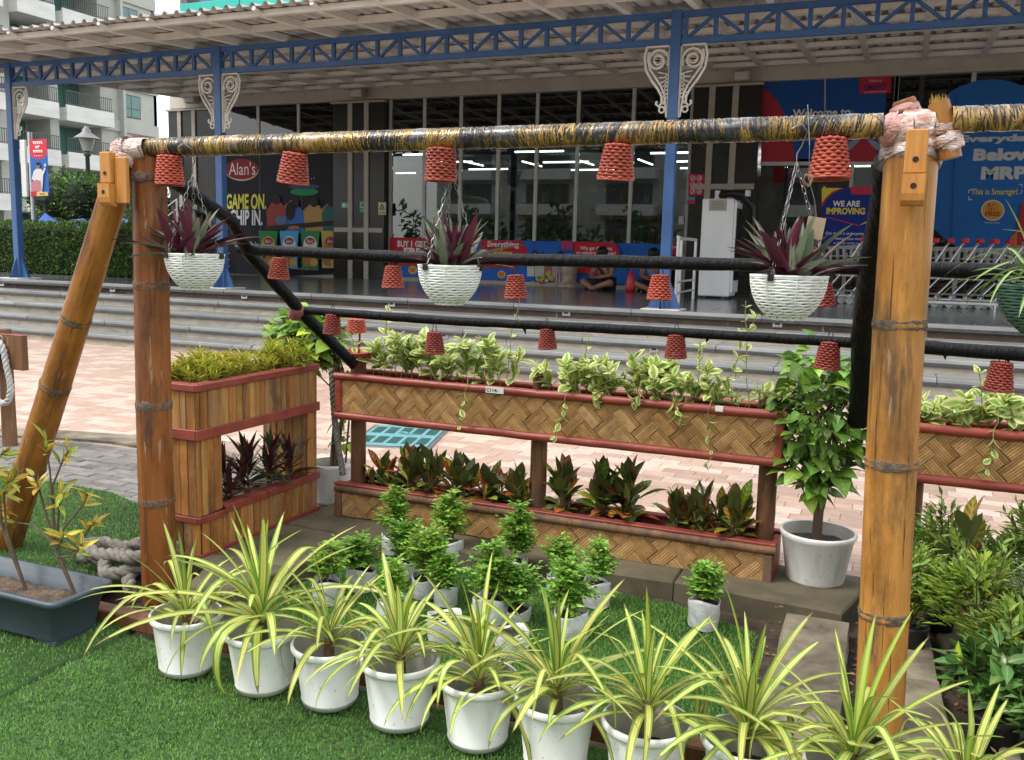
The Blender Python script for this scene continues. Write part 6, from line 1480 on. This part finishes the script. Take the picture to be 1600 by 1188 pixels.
# dark cordyline-like plants inside the slat planter, yellow grass on its top
m_cord2 = leafmat('cordyline_leaf', [(0,(.03,.05,.02)),(.8,(.028,.042,.02)),(1,(.08,.02,.02))], .3, noise=.3, rand=.4, trans=.1, objrand=[(0,(1,1,1)),(.45,(1.1,1.3,1)),(.6,(2.4,.6,.9)),(.9,(2.0,.8,.9)),(1,(9,3.5,1))], back=(.07,.018,.02))
CD = [leafmesh('cordyline_leaf', L, W, a0, bd_, m_cord2, 7, .3, 'lance') for L,W,a0,bd_ in ((.16,.026,.12,.25),(.19,.03,.35,.45),(.20,.03,.6,.7),(.21,.028,.9,.9),(.20,.026,1.15,.9),(.11,.022,.25,.2))]
for i,(y,h,n,w) in enumerate(((3.60,.22,24,'nearest the corner'),(3.76,.27,28,'second from the corner'),(3.92,.27,28,'with drooping tips over the red band'),(4.06,.20,22,'farthest, green, next to the far leg'))):
    croton('dark long-leaved plant inside the slat planter, '+w, -3.07+.02*i, y, .19, h, n, .95, 'plants inside the slat planter', CD)
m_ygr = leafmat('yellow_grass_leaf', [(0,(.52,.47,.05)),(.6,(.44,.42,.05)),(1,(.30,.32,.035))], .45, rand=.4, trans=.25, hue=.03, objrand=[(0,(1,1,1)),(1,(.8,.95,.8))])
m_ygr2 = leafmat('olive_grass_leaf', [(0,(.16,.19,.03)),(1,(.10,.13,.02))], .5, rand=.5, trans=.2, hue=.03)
def grassclump(label, y0, y1, n):
    t = thing('yellow_bush', label, 'plant', (-3.1,(y0+y1)/2,.785), 0, 'yellow-leaved plants on top of the slat planter'); b = MB(); b2 = MB(); cl_ = [(U(-.10,.10),U(-.46,.46)*(y1-y0),U(.08,.20)) for _ in range(9)]
    for i in range(n):
        cc = cl_[i % len(cl_)]; p = Vector((cc[0]+U(-.035,.035),cc[1]+U(-.035,.035),U(-.005,.03))); top = p+Vector((U(-.05,.05),U(-.05,.05),cc[2]*U(.6,1))); d = (top-p).normalized()
        for k in range(11): 
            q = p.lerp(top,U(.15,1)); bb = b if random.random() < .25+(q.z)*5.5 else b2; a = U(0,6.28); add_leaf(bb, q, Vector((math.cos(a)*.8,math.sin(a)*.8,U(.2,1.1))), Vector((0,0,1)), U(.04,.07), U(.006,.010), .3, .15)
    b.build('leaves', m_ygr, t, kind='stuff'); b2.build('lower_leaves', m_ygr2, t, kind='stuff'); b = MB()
    for i in range(12): x, y = U(-.1,.1), U(-.45,.45)*(y1-y0); b.tube([(x,y,0),(x+U(-.02,.02),y,.1)],.003,4)
    b.build('stems', m_stem, t)
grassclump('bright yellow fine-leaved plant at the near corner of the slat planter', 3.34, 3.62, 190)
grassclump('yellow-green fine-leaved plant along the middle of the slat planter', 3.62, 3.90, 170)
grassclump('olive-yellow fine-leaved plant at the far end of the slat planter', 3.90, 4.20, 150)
# ---- shrubs with heart-shaped leaves in white tubs
m_heart = leafmat('heart_leaf', [(0,(.32,.45,.085)),(.10,(.165,.31,.045)),(1,(.13,.265,.038))], .34, rand=.40, trans=.18, hue=.02, vein=36, veincol=(.13,.22,.05), objrand=[(0,(.7,.75,.75)),(.5,(1,1,1)),(.85,(1.5,1.35,1.1)),(1,(2.8,2.0,1.3))])
HL = [leafmesh('heart_leaf', L, W, a0, bd_, m_heart, 6, fo, 'heart') for L,W,a0,bd_,fo in ((.09,.066,1.5,.8,.22),(.10,.074,1.9,.7,.18),(.085,.062,1.2,.8,.26),(.095,.07,2.2,.5,.18),(.075,.055,.8,.8,.3))]
def tub(t, r, h, m=None):
    b = MB(); b.lathe([(.0,.003),(r*.74,.0),(r*.76,.01),(r*.94,h-.035),(r*.97,h-.03),(r*1.0,h-.012),(r*.985,h),(r*.93,h-.002)],40,wob=lambda i,k:1+.004*math.sin(k*1.6)); b.build('pot', m or m_pot, t, True)
    b = MB(); b.lathe([(r*.931,h-.0022),(r*.90,h-.05),(r*.86,h-.09)],40); b.build('pot_lining', m_potin, t, True); soil_disc(r*.87,h-.055).build('soil', m_soil, t)
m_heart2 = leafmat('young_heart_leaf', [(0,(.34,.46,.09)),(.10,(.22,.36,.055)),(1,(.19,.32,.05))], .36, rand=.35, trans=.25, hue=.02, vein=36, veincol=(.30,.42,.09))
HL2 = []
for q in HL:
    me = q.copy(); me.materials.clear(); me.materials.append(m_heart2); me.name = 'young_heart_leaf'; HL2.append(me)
def heart_shrub(label, loc, r, h, trunks, crown, n, cat='potted shrub', bright=0):
    t = thing('potted_shrub', label, cat, loc, 0); tub(t, r, h); b = MB()
    for tr in trunks: b.tube(tr, [.017-.011*i/(len(tr)-1) for i in range(len(tr))], 8)
    for i in range(26):
        a, q = random.choice(trunks)[-1], random.choice(trunks)[-2]; p = Vector(q).lerp(Vector(a),U(0,1)); (cx,cy,cz),(rx,ry,rz_) = crown; d = rdir(); e = Vector((cx+d.x*rx*.8,cy+d.y*ry*.8,cz+d.z*rz_*.85)); b.tube([p,p.lerp(e,.5)+Vector((0,0,.03)),e],[.005,.004,.002],5)
    b.build('trunk', m_bark, t, True)
    for i in range(n):
        (cx,cy,cz),(rx,ry,rz_) = crown; d = rdir(); k = U(.55,1.02)**.6
        wz = 1 if d.z > 0 else (1-.35*abs(d.z)); p = Vector((cx+d.x*rx*k*wz,cy+d.y*ry*k*wz,cz+d.z*rz_*k)); az = math.atan2(d.y,d.x)+U(-.7,.7)
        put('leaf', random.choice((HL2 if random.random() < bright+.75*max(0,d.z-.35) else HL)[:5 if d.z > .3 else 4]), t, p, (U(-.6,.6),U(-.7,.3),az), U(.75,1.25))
    ib = MB()
    for i in range(n*2):
        (cx,cy,cz),(rx,ry,rz_) = crown; d = rdir(); k = U(.1,.62)**.5; add_leaf(ib, Vector((cx+d.x*rx*k,cy+d.y*ry*k,cz+d.z*rz_*k)), d+Vector((0,0,-.7)), Vector((d.x,d.y,1.2)), U(.04,.065), U(.028,.04), .3, .3)
    ib.build('inner_leaves', m_heart, t, kind='stuff')
    return t
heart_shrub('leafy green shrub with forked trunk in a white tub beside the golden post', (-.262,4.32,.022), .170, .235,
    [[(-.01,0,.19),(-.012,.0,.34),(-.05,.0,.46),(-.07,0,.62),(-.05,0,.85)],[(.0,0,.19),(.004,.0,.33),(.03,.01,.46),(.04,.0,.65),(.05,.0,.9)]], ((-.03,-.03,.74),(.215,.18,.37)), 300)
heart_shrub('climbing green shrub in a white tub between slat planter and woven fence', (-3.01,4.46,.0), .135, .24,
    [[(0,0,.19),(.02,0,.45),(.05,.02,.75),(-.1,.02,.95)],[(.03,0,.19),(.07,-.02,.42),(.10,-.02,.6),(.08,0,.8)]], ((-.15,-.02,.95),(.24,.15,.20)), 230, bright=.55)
t = thing('climbing_plant', 'dark trailing leaves behind the hanging rope, below the climbing shrub', 'plant', (-2.96,4.5,.28))
b = MB(); b.tube([(.02,.0,-.05),(.03,.02,.2),(.02,.02,.5)],.006,6); b.build('stem', m_bark, t)
for i in range(60): put('leaf', random.choice(HL), t, (U(-.05,.12),U(-.05,.06),U(.05,.5)), (U(-.3,.3),U(-.3,.3),U(0,6.28)), U(.5,.85))
# rope hanging by the fence end
m_rope = mat('grey_rope', (.25,.225,.19), (.13,.115,.095), .85, 30, bump=.5); m_rope2 = mat('white_rope', (.56,.55,.52), (.40,.39,.37), .85, 30, bump=.4)
def rope(b, pts, r, turns=14, strands=3, seg=60, bend=None):
    P = [Vector(p) for p in pts]; L = len(P)-1; Q = []
    for i in range(seg*L//2+1):
        s = i/(seg*L//2)*L; k = min(L-1,int(s)); f = s-k; p0, p1, p2, p3 = P[max(0,k-1)], P[k], P[k+1], P[min(L,k+2)]
        Q.append(.5*((2*p1)+(p2-p0)*f+(2*p0-5*p1+4*p2-p3)*f*f+(3*p1-p0-3*p2+p3)*f**3))
    x = (Q[1]-Q[0]).orthogonal().normalized(); S = [[] for _ in range(strands)]; n = len(Q); dist = 0
    for i, p in enumerate(Q):
        t = (Q[min(i+1,n-1)]-Q[max(i-1,0)]).normalized(); x = (x-t*x.dot(t)).normalized(); y = t.cross(x)
        if i: dist += (Q[i]-Q[i-1]).length
        for s in range(strands):
            a = 2*math.pi*s/strands+dist*turns; S[s].append(p+(x*math.cos(a)+y*math.sin(a))*r*.52)
    for s in S: b.tube(s, r*.62, 7)
rp = thing('rope', 'thick twisted grey rope hanging at the left end of the woven fence', 'rope', (-2.83,4.28,0))
b = MB(); A1, A2 = on_y(519,590,4.26), on_y(536,742,4.24); rope(b, [(A1[0]+2.83,-.02,A1[2]+.05),(A1[0]+2.83,-.02,A1[2]),((A1[0]+A2[0])/2+2.815,-.03,(A1[2]+A2[2])/2),(A2[0]+2.83,-.04,A2[2])], .017, 75, 3, 50); b.build('twisted_strands', m_rope, rp, True)
rc = thing('rope_coil', 'pile of thick frayed grey rope on the turf beside the left post', 'rope', (-3.12,3.02,.0))
b = MB(); pts = []
for i in range(22): a = i*.62; q = .14+.05*math.sin(i*1.7); pts.append((q*1.15*math.cos(a), q*math.sin(a), .035+.03*(i/6)+.012*math.sin(i*2.1)))
rope(b, pts, .029, 42, 3, 16)
rope(b, [(-.30,-.02,.03),(-.2,.06,.035),(-.1,.12,.05),(.02,.16,.09),(.12,.10,.12),(.16,.0,.10),(.12,-.12,.06),(.2,-.2,.03)], .027, 42, 3, 16); b.build('twisted_strands', m_rope, rc, True)
# timber post with rope loop at the far left
xp = on_z(18,690)[0]; lp = thing('rope_post', 'timber post with a red-topped block and white rope loop at the left edge', 'post', (-5.90,4.62,0))
b = MB(); b.lathe([(.052,0),(.05,.3),(.049,.85)],16,wob=lambda i,k:1+.03*math.sin(k*1.7)); b.cap(b.v[-16:]); b.build('cane', m_cane, lp, True)
zt = on_y(30,525,4.55)[2]; b = MB(); b.bbox(-.10,.30,-.10,-.052,zt-.24,zt,.005); b.build('side_block', m_postw, lp)
b = MB(); b.bbox(-.10,.30,-.10,-.052,zt+.001,zt+.006,.001); b.build('block_top', m_redw, lp)
b = MB(); zc = zt-.04; rope(b, [(.11+qx,-.125-.0*qx,zc+qz) for qx,qz in ((-.01,0),(.03,-.05),(.055,-.16),(.085,-.33),(.05,-.42),(-.02,-.44),(-.08,-.40),(-.09,-.3),(-.06,-.15),(-.02,-.06))], .021, 60, 3, 16); b.build('rope_loop', m_rope2, lp, True)
b = MB(); b.tube([(.028*math.cos(k*.524)+.10,-.112,zc+.01+.028*math.sin(k*.524)) for k in range(13)],.004,6,False); b.build('ring_bolt', m_chain, lp, True)

# ---- saplings in white poly bags
m_bag = mat('white_poly_bag', (.64,.64,.62), (.50,.50,.48), .42, 14, bump=.9, bscale=26, obr=.05); m_dirt = m_soil
m_sap = leafmat('sapling_leaf', [(0,(.32,.53,.08)),(.2,(.24,.45,.065)),(1,(.19,.39,.052))], .38, rand=.5, trans=.32, hue=.02, objrand=[(0,(.8,.85,.8)),(.5,(1,1,1)),(1,(1.25,1.12,1.0))])
def bagmesh(r, h, seed):
    b = MB(); n = 28; rows = []
    for i in range(12):
        z = h*i/9 if i < 10 else h*(1-.02*(i-9)); k = (.93+.07*math.sin(z/h*2.4)) if i < 10 else (.93 if i == 10 else .88)
        rows.append([(r*k*(1+.05*math.sin(3*q+seed)+.035*math.sin(7*q+seed*2+i*.8)+.02*math.sin(13*q-i*1.1+seed))*math.cos(q)*(1.06 if seed % 2 else 1), r*k*(1+.05*math.sin(3*q+seed)+.03*math.sin(8*q+i*.9+seed))*math.sin(q), z+(.012*math.sin(2*q+seed)*(i/9)**3 if i < 10 else .01*math.sin(2*q+seed)-(0 if i == 10 else h*.25))) for q in [2*math.pi*k2/n for k2 in range(n)]])
    b.grid(rows, close=True); b.cap(rows[0],True); return b
def sapling(label, x, y, r, h, H, w, nb, seed, zb=0.03, bare=False, lean=(0,0)):
    t = thing('bagged_sapling', label, 'sapling', (x,y,zb), 0, 'saplings in white bags on the turf patch'); random.seed(seed)
    bagmesh(r,h,seed).build('bag', m_bag, t, True); soil_disc(r*.86,h*.84).build('soil', m_soil, t)
    st = MB(); b = MB(); z0 = h*.8; tips = []
    for k in range(3 if not bare else 5):
        a = U(0,6.28); q = U(.0,.35); tp = (lean[0]+w*q*math.cos(a), lean[1]+w*q*math.sin(a), z0+H*U(.75,1)); st.tube([(U(-.01,.01),U(-.01,.01),z0),(tp[0]*.4,tp[1]*.4,z0+(tp[2]-z0)*.5),tp],[.0035,.0028,.0012],5); tips.append(((0,0,z0),tp))
    if not bare:
      for i in range(nb):
        a_, tp = random.choice(tips); f = U(.18,1.0); p = Vector(a_).lerp(Vector(tp),f); az = U(0,6.28) if random.random() < .6 else seed*1.3+U(-1.1,1.1); prof = math.sin(math.pi*min(1,.22+f*.72))**.7; L = w*U(.45,1.15)*prof*(1.55 if random.random() < .10 else 1)
        d = Vector((math.cos(az),math.sin(az),U(.15,.8))).normalized(); e = p+d*L; st.tube([p,e],.0011,3,False)
        n = max(3,int(L/.0175)); s = d.cross(Vector((0,0,1))).normalized()
        for j in range(n):
            q = p.lerp(e,(j+.6)/n)-Vector((0,0,.012*((j+.6)/n)**2))
            for sg in (-1,1): add_leaf(b, q, s*sg+d*.7+Vector((0,0,U(-.25,.25))), Vector((U(-.5,.5),U(-.5,.5),1)), U(.023,.037), U(.015,.022), .22, .15)
        add_leaf(b, e, d, Vector((0,0,1)), .03, .017)
      b.build('leaves', m_sap, t, kind='stuff')
    st.build('twigs', m_stem, t); return t
S_ = [ # bottom pixel, bag radius, bag height, plant height, half width, branchlets
 (500,948,.058,.095,.20,.10,70,0,'leftmost, behind the third spider plant'),(555,927,.060,.095,.20,.125,110,0,'second from the left, bag tilted before the slat planter'),(603,985,.066,.10,.23,.085,70,0,'with bare soil in an open bag, between two spider plants'),
 (606,868,.055,.09,.33,.095,130,0,'tallest, narrow, touching the lower woven panel'),(655,938,.055,.09,.26,.12,130,0,'bushy, left of the pale green small one'),(700,880,.052,.10,.30,.11,130,0,'bushy, back row before the woven panel'),
 (690,950,.05,.08,.17,.085,100,0,'small pale green, centre left'),(757,978,.066,.10,.28,.115,150,0,'big and bright in the centre of the patch'),(798,912,.055,.10,.33,.10,140,0,'tall, behind the centre one, against the woven panel'),
 (683,1008,.063,.10,.03,.03,6,1,'bag of twigs only, front centre'),(800,975,.055,.05,.21,.11,120,0,'low and spreading, right of centre'),(884,1002,.063,.10,.27,.12,150,0,'leaning white bag, right of the centre with light leaves'),
 (926,952,.058,.105,.25,.10,70,0,'thin and reddish, with bare twigs in a square bag'),(868,928,.05,.07,.22,.10,90,0,'dark green, behind the leaning bag'),(1095,987,.062,.115,.22,.085,190,0,'standing alone at the right end of the patch'),(790,1030,.06,.09,.04,.03,6,1,'half hidden bag behind the sixth spider plant'),(630,905,.05,.08,.24,.10,100,0,'dark, behind the tilted bag')]
for i,(px,py,r,h,H,w,nb,bare,lab) in enumerate(S_):
    p = on_z(px,py,-.055); sapling('sapling in white poly bag, '+lab if not bare else 'white poly bag of dry twigs, '+lab, p[0], p[1]+r*.9, r*1.06, h*1.05, H*.93, w*.86, int(nb*.9), 60+i, -.052, bool(bare))
random.seed(21)

# ---- grey trough with yellow crotons at the left
m_gr = mat('slate_plastic', (.055,.078,.095), (.045,.064,.08), .42, 5, bump=.05)
gp = thing('trough_planter', 'slate grey plastic trough with thin yellow-leaved bushes at the left edge', 'planter', (-3.05,2.40,.03))
x0, x1, y0, y1, H = -.62, .33, -.13, .13, .17
b = MB()
def rr(x0,x1,y0,y1,z,c=.035,n=5):
    P = []
    for cx,cy,a in ((x1-c,y1-c,0),(x0+c,y1-c,90),(x0+c,y0+c,180),(x1-c,y0+c,270)):
        for i in range(n): q = R(a+90*i/(n-1)); P.append((cx+c*math.cos(q),cy+c*math.sin(q),z))
    return P
b.grid([rr(x0+.035,x1-.035,y0+.03,y1-.03,.0),rr(x0+.01,x1-.01,y0+.008,y1-.008,H-.03),rr(x0+.004,x1-.004,y0+.003,y1-.003,H-.028),rr(x0-.012,x1+.012,y0-.012,y1+.012,H-.022),rr(x0-.015,x1+.015,y0-.015,y1+.015,H-.006),rr(x0-.01,x1+.01,y0-.01,y1+.01,H),rr(x0+.008,x1-.008,y0+.008,y1-.008,H-.002),rr(x0+.012,x1-.012,y0+.012,y1-.012,H-.03),rr(x0+.02,x1-.02,y0+.02,y1-.02,H-.032),rr(x0+.03,x1-.03,y0+.03,y1-.03,.07)],close=True); b.cap(rr(x0+.035,x1-.035,y0+.03,y1-.03,.0),True); b.build('trough', m_gr, gp, True)
b = MB()
for x in (x0+.16,x1-.10): b.bbox(x-.05,x+.05,y0+.04,y1-.04,-.02,.0,.004)
b.bbox(x1-.10,x1-.045,y0+.035,y1-.035,-.022,-.001,.003); b.build('foot', m_gr, gp)
b = MB(); b.grid([[(x0+.03+(x1-x0-.06)*i/30,y0+.03+(y1-y0-.06)*j/8,.10+U(-.012,.014)) for i in range(31)] for j in range(9)]); b.build('soil', mat('dry_soil',(.15,.105,.07),(.08,.055,.036),.95,50,bump=.8), gp)
m_yc = leafmat('yellow_croton_leaf', [(0,(.50,.36,.04)),(.4,(.20,.26,.03)),(.7,(.13,.22,.03)),(1,(.40,.32,.05))], .36, noise=1.3, rand=.3, trans=.2, hue=.02, objrand=[(0,(.8,1,.8)),(.4,(1,1,1)),(.75,(1.7,1.2,.9)),(1,(2.0,1.25,.8))])
YC = [leafmesh('yellow_croton_leaf', L, W, a0, bd_, m_yc, 6, fo, 'lance') for L,W,a0,bd_,fo in ((.085,.024,.5,.3,.3),(.095,.028,.8,.4,.25),(.08,.024,1.1,.4,.25),(.09,.026,1.4,.3,.2),(.06,.018,.3,.2,.35))]
def yellow_bush(label, loc, branches, nl):
    t = thing('yellow_croton', label, 'plant', loc, 0, 'yellow-leaved bushes in the grey trough'); b = MB()
    for br_ in branches:
        P = [Vector(p) for p in br_]; b.tube(P, [.006-.0035*i/(len(P)-1) for i in range(len(P))], 6); tip = P[-1]; d = (P[-1]-P[-2]).normalized()
        for i in range(nl):
            az = i*2.4+U(-.4,.4); q = d.to_track_quat('Z','X') @ Euler((U(-.2,.2),U(-.3,.3),az)).to_quaternion(); put('leaf', random.choice(YC), t, tip-d*U(0,.07), q.to_euler(), U(.6,1.0))
    b.build('stems', m_bark, t, True); return t
def L3(px, py, y, o): p = on_y(px,py,y); return (p[0]-o[0], y-o[1], p[2]-o[2])
o1 = (-2.835,2.47,.13)
yb = [[(90,930),(92,860),(88,840)],]
def br(o, *q): return [(0,0,0)]+[L3(px,py,o[1]+dy,o) for px,py,dy in q]
yellow_bush('thin yellow-leaved bush at the right end of the grey trough', o1, [br(o1,(86,850,0),(50,820,.02),(8,815,.04)),br(o1,(86,850,0),(82,760,.0),(98,720,.02),(108,705,.03)),br(o1,(86,850,0),(100,825,0),(130,790,.03),(138,770,.04)),br(o1,(86,850,0),(82,790,0),(78,735,-.02),(70,685,-.03)),br(o1,(92,870,0),(118,860,.03),(140,825,.05),(148,815,.05)),br(o1,(88,860,0),(92,800,.02),(96,770,.0)),br(o1,(88,860,0),(96,845,-.04),(100,835,-.05)),br(o1,(88,860,0),(60,760,-.03),(52,742,-.04)),br(o1,(90,870,0),(115,870,-.03),(128,850,-.05))], 9)
o2 = (-3.07,2.44,.13)
yellow_bush('thin yellow-leaved bush cut by the left edge of the photo', o2, [br(o2,(10,830,0),(5,760,.02),(25,745,.02)),br(o2,(5,830,0),(-8,720,.0),(8,705,-.02)),br(o2,(12,850,0),(-4,800,.02),(2,790,.04)),br(o2,(10,840,0),(-20,760,.02),(-14,740,.0)),br(o2,(10,830,.02),(-10,790,.06),(10,770,.06))], 10)

# ---- bushes in black nursery pots at the right
m_nurs = mat('black_nursery_pot', (.018,.02,.022), (.010,.011,.012), .45, 12, bump=.2)
m_rleaf = leafmat('shrub_leaf', [(0,(.36,.47,.11)),(.15,(.20,.31,.06)),(1,(.15,.25,.045))], .36, rand=.45, trans=.2, hue=.025, objrand=[(0,(.8,.85,.9)),(.6,(1,1,1)),(.88,(1.3,1.2,1.0)),(1,(1.7,1.5,1.0))])
m_rleaf2 = leafmat('dark_shrub_leaf', [(0,(.18,.27,.08)),(.12,(.075,.16,.036)),(1,(.06,.135,.03))], .28, rand=.4, trans=.15, hue=.015, objrand=[(0,(1,1,1)),(.9,(1.2,1.2,1.1)),(1,(3.5,2.6,1.0))])
m_silver = leafmat('cream_margin_leaf', [(0,(.10,.17,.06)),(.6,(.10,.17,.06)),(.72,(.50,.54,.38)),(1,(.55,.58,.42))], .4, noise=.2, rand=.2, trans=.2)
def lset(nm, m, specs): return [leafmesh(nm, L, W, a0, bd_, m, 5, .3, 'lance') for L,W,a0,bd_ in specs]
RL = lset('shrub_leaf', m_rleaf, ((.060,.019,.45,.3),(.068,.021,.8,.4),(.072,.022,1.1,.4),(.055,.017,.25,.2)))
RD = lset('broad_leaf', m_rleaf2, ((.095,.036,.5,.4),(.105,.042,.85,.5),(.11,.045,1.2,.5),(.085,.032,.3,.3)))
RS = lset('cream_leaf', m_silver, ((.055,.013,.5,.5),(.06,.014,.9,.5),(.05,.012,.3,.3)))
def nursery(label, x, y, r, h, Hc, rx, nst, nl, meshes, z=.0, pot=True, lean=(0,0), cat='potted bush'):
    t = thing('nursery_bush', label, cat, (x,y,z), 0, 'bushes in black nursery pots at the right')
    b = MB(); b.lathe([(.0,.003),(r*.78,0),(r*.95,h-.02),(r*1.0,h-.015),(r*1.0,h),(r*.93,h),(r*.86,h*.7)],26); b.build('pot', m_nurs, t, True); soil_disc(r*.86,h*.82).build('soil', m_soil, t)
    b = MB(); cnt = 0
    for i in range(nst):
        az = U(0,6.28); q = U(.15,1)**.7; P = [Vector((0,0,h*.8)), Vector((lean[0]*.4+rx*q*.45*math.cos(az),lean[1]*.4+rx*q*.45*math.sin(az),h+Hc*U(.35,.5))), Vector((lean[0]+rx*q*math.cos(az),lean[1]+rx*q*math.sin(az),h+Hc*U(.55,1)*(1-.35*q*q)))]
        b.tube(P,[.004,.003,.0015],5); d = (P[2]-P[1]).normalized()
        for j in range(nl):
            s = j/nl; p = P[1].lerp(P[2], .1+.9*s); qq = d.to_track_quat('Z','X') @ Euler((U(-.25,.25),U(-.1,.4)*(1-s),j*2.2+U(-.3,.3))).to_quaternion()
            if cnt < 300: put('leaf', random.choice(meshes), t, p, qq.to_euler(), U(.75,1.15)*(1-.25*s)); cnt += 1
    ib = MB(); k_ = meshes[0].materials[0]
    for i in range(620 if meshes is not RD else 160):
        d = rdir(); p = Vector((lean[0]+d.x*rx*U(.3,.95),lean[1]+d.y*rx*U(.3,.95),h+Hc*(.42+.46*d.z*U(.4,1)))); add_leaf(ib, p, Vector((d.x,d.y,U(.2,1))), Vector((0,0,1)), U(.03,.062)*(1.4 if meshes is RD else 1), U(.011,.018)*(1.8 if meshes is RD else 1), .25, .2)
    ib.build('inner_leaves', k_, t, kind='stuff')
    b.build('stems', m_stem, t); return t
nb = [('bush of small green leaves in a black pot just right of the golden post', .135,3.80,.075,.13,.36,.16,24,12,RL),
 ('taller olive bush against the right woven panel', .26,4.12,.07,.12,.50,.20,24,12,RL),
 ('bush with long green shoots in a black pot in the middle of the right clump', .36,3.62,.085,.14,.42,.20,25,12,RL),
 ('broad-leaved dark plant with two yellow leaves in the front black pot', .39,3.12,.085,.14,.26,.17,20,9,RD),
 ('cream-edged narrow-leaved bush at the right edge', .58,3.62,.08,.14,.46,.15,22,10,RS),
 ('dark glossy broad-leaved plant low at the right edge', .52,3.00,.085,.13,.20,.18,18,9,RD),
 ('tall green bush under the hanging runner at the right edge', .62,4.05,.085,.14,.62,.22,25,12,RL),
 ('bush of pale tips behind the front pots at the right', .47,3.38,.08,.13,.36,.19,25,12,RL),
 ('dark bush filling the back of the right clump', .44,3.95,.085,.14,.40,.22,25,12,RL)]
for q in nb: nursery(*q, z=-.05)
# big single croton leaf bush behind them
croton('large-leaved croton with yellow veins standing among the right bushes', .33, 3.95, .12, .42, 14, 1.25, 'bushes in black nursery pots at the right')
# litter on the bed and slabs
m_dry = leafmat('dry_leaf', [(0,(.22,.13,.06)),(1,(.16,.09,.04))], .7, rand=.4)
b = MB()
for i in range(220): add_leaf(b, Vector((random.choice((U(-.07,.03),U(.24,.40),U(-.42,-.33),U(-.33,.24))),U(2.65,3.95),U(.006,.014)-(.0 if i % 4 == 0 else .072))), Vector((U(-1,1),U(-1,1),.05)), Vector((U(-.3,.3),U(-.3,.3),1)), U(.012,.04), U(.008,.018), .4, -.1)
for i in range(36): add_leaf(b, Vector((U(-2.6,.2),U(1.5,2.3),.022)), Vector((U(-1,1),U(-1,1),.1)), Vector((U(-.3,.3),U(-.3,.3),1)), U(.012,.03), U(.006,.012), .4, -.1)
tag(b.build('leaf_litter', m_dry), 'dry fallen leaves and twigs between the stone slabs', 'leaf litter', kind='stuff')
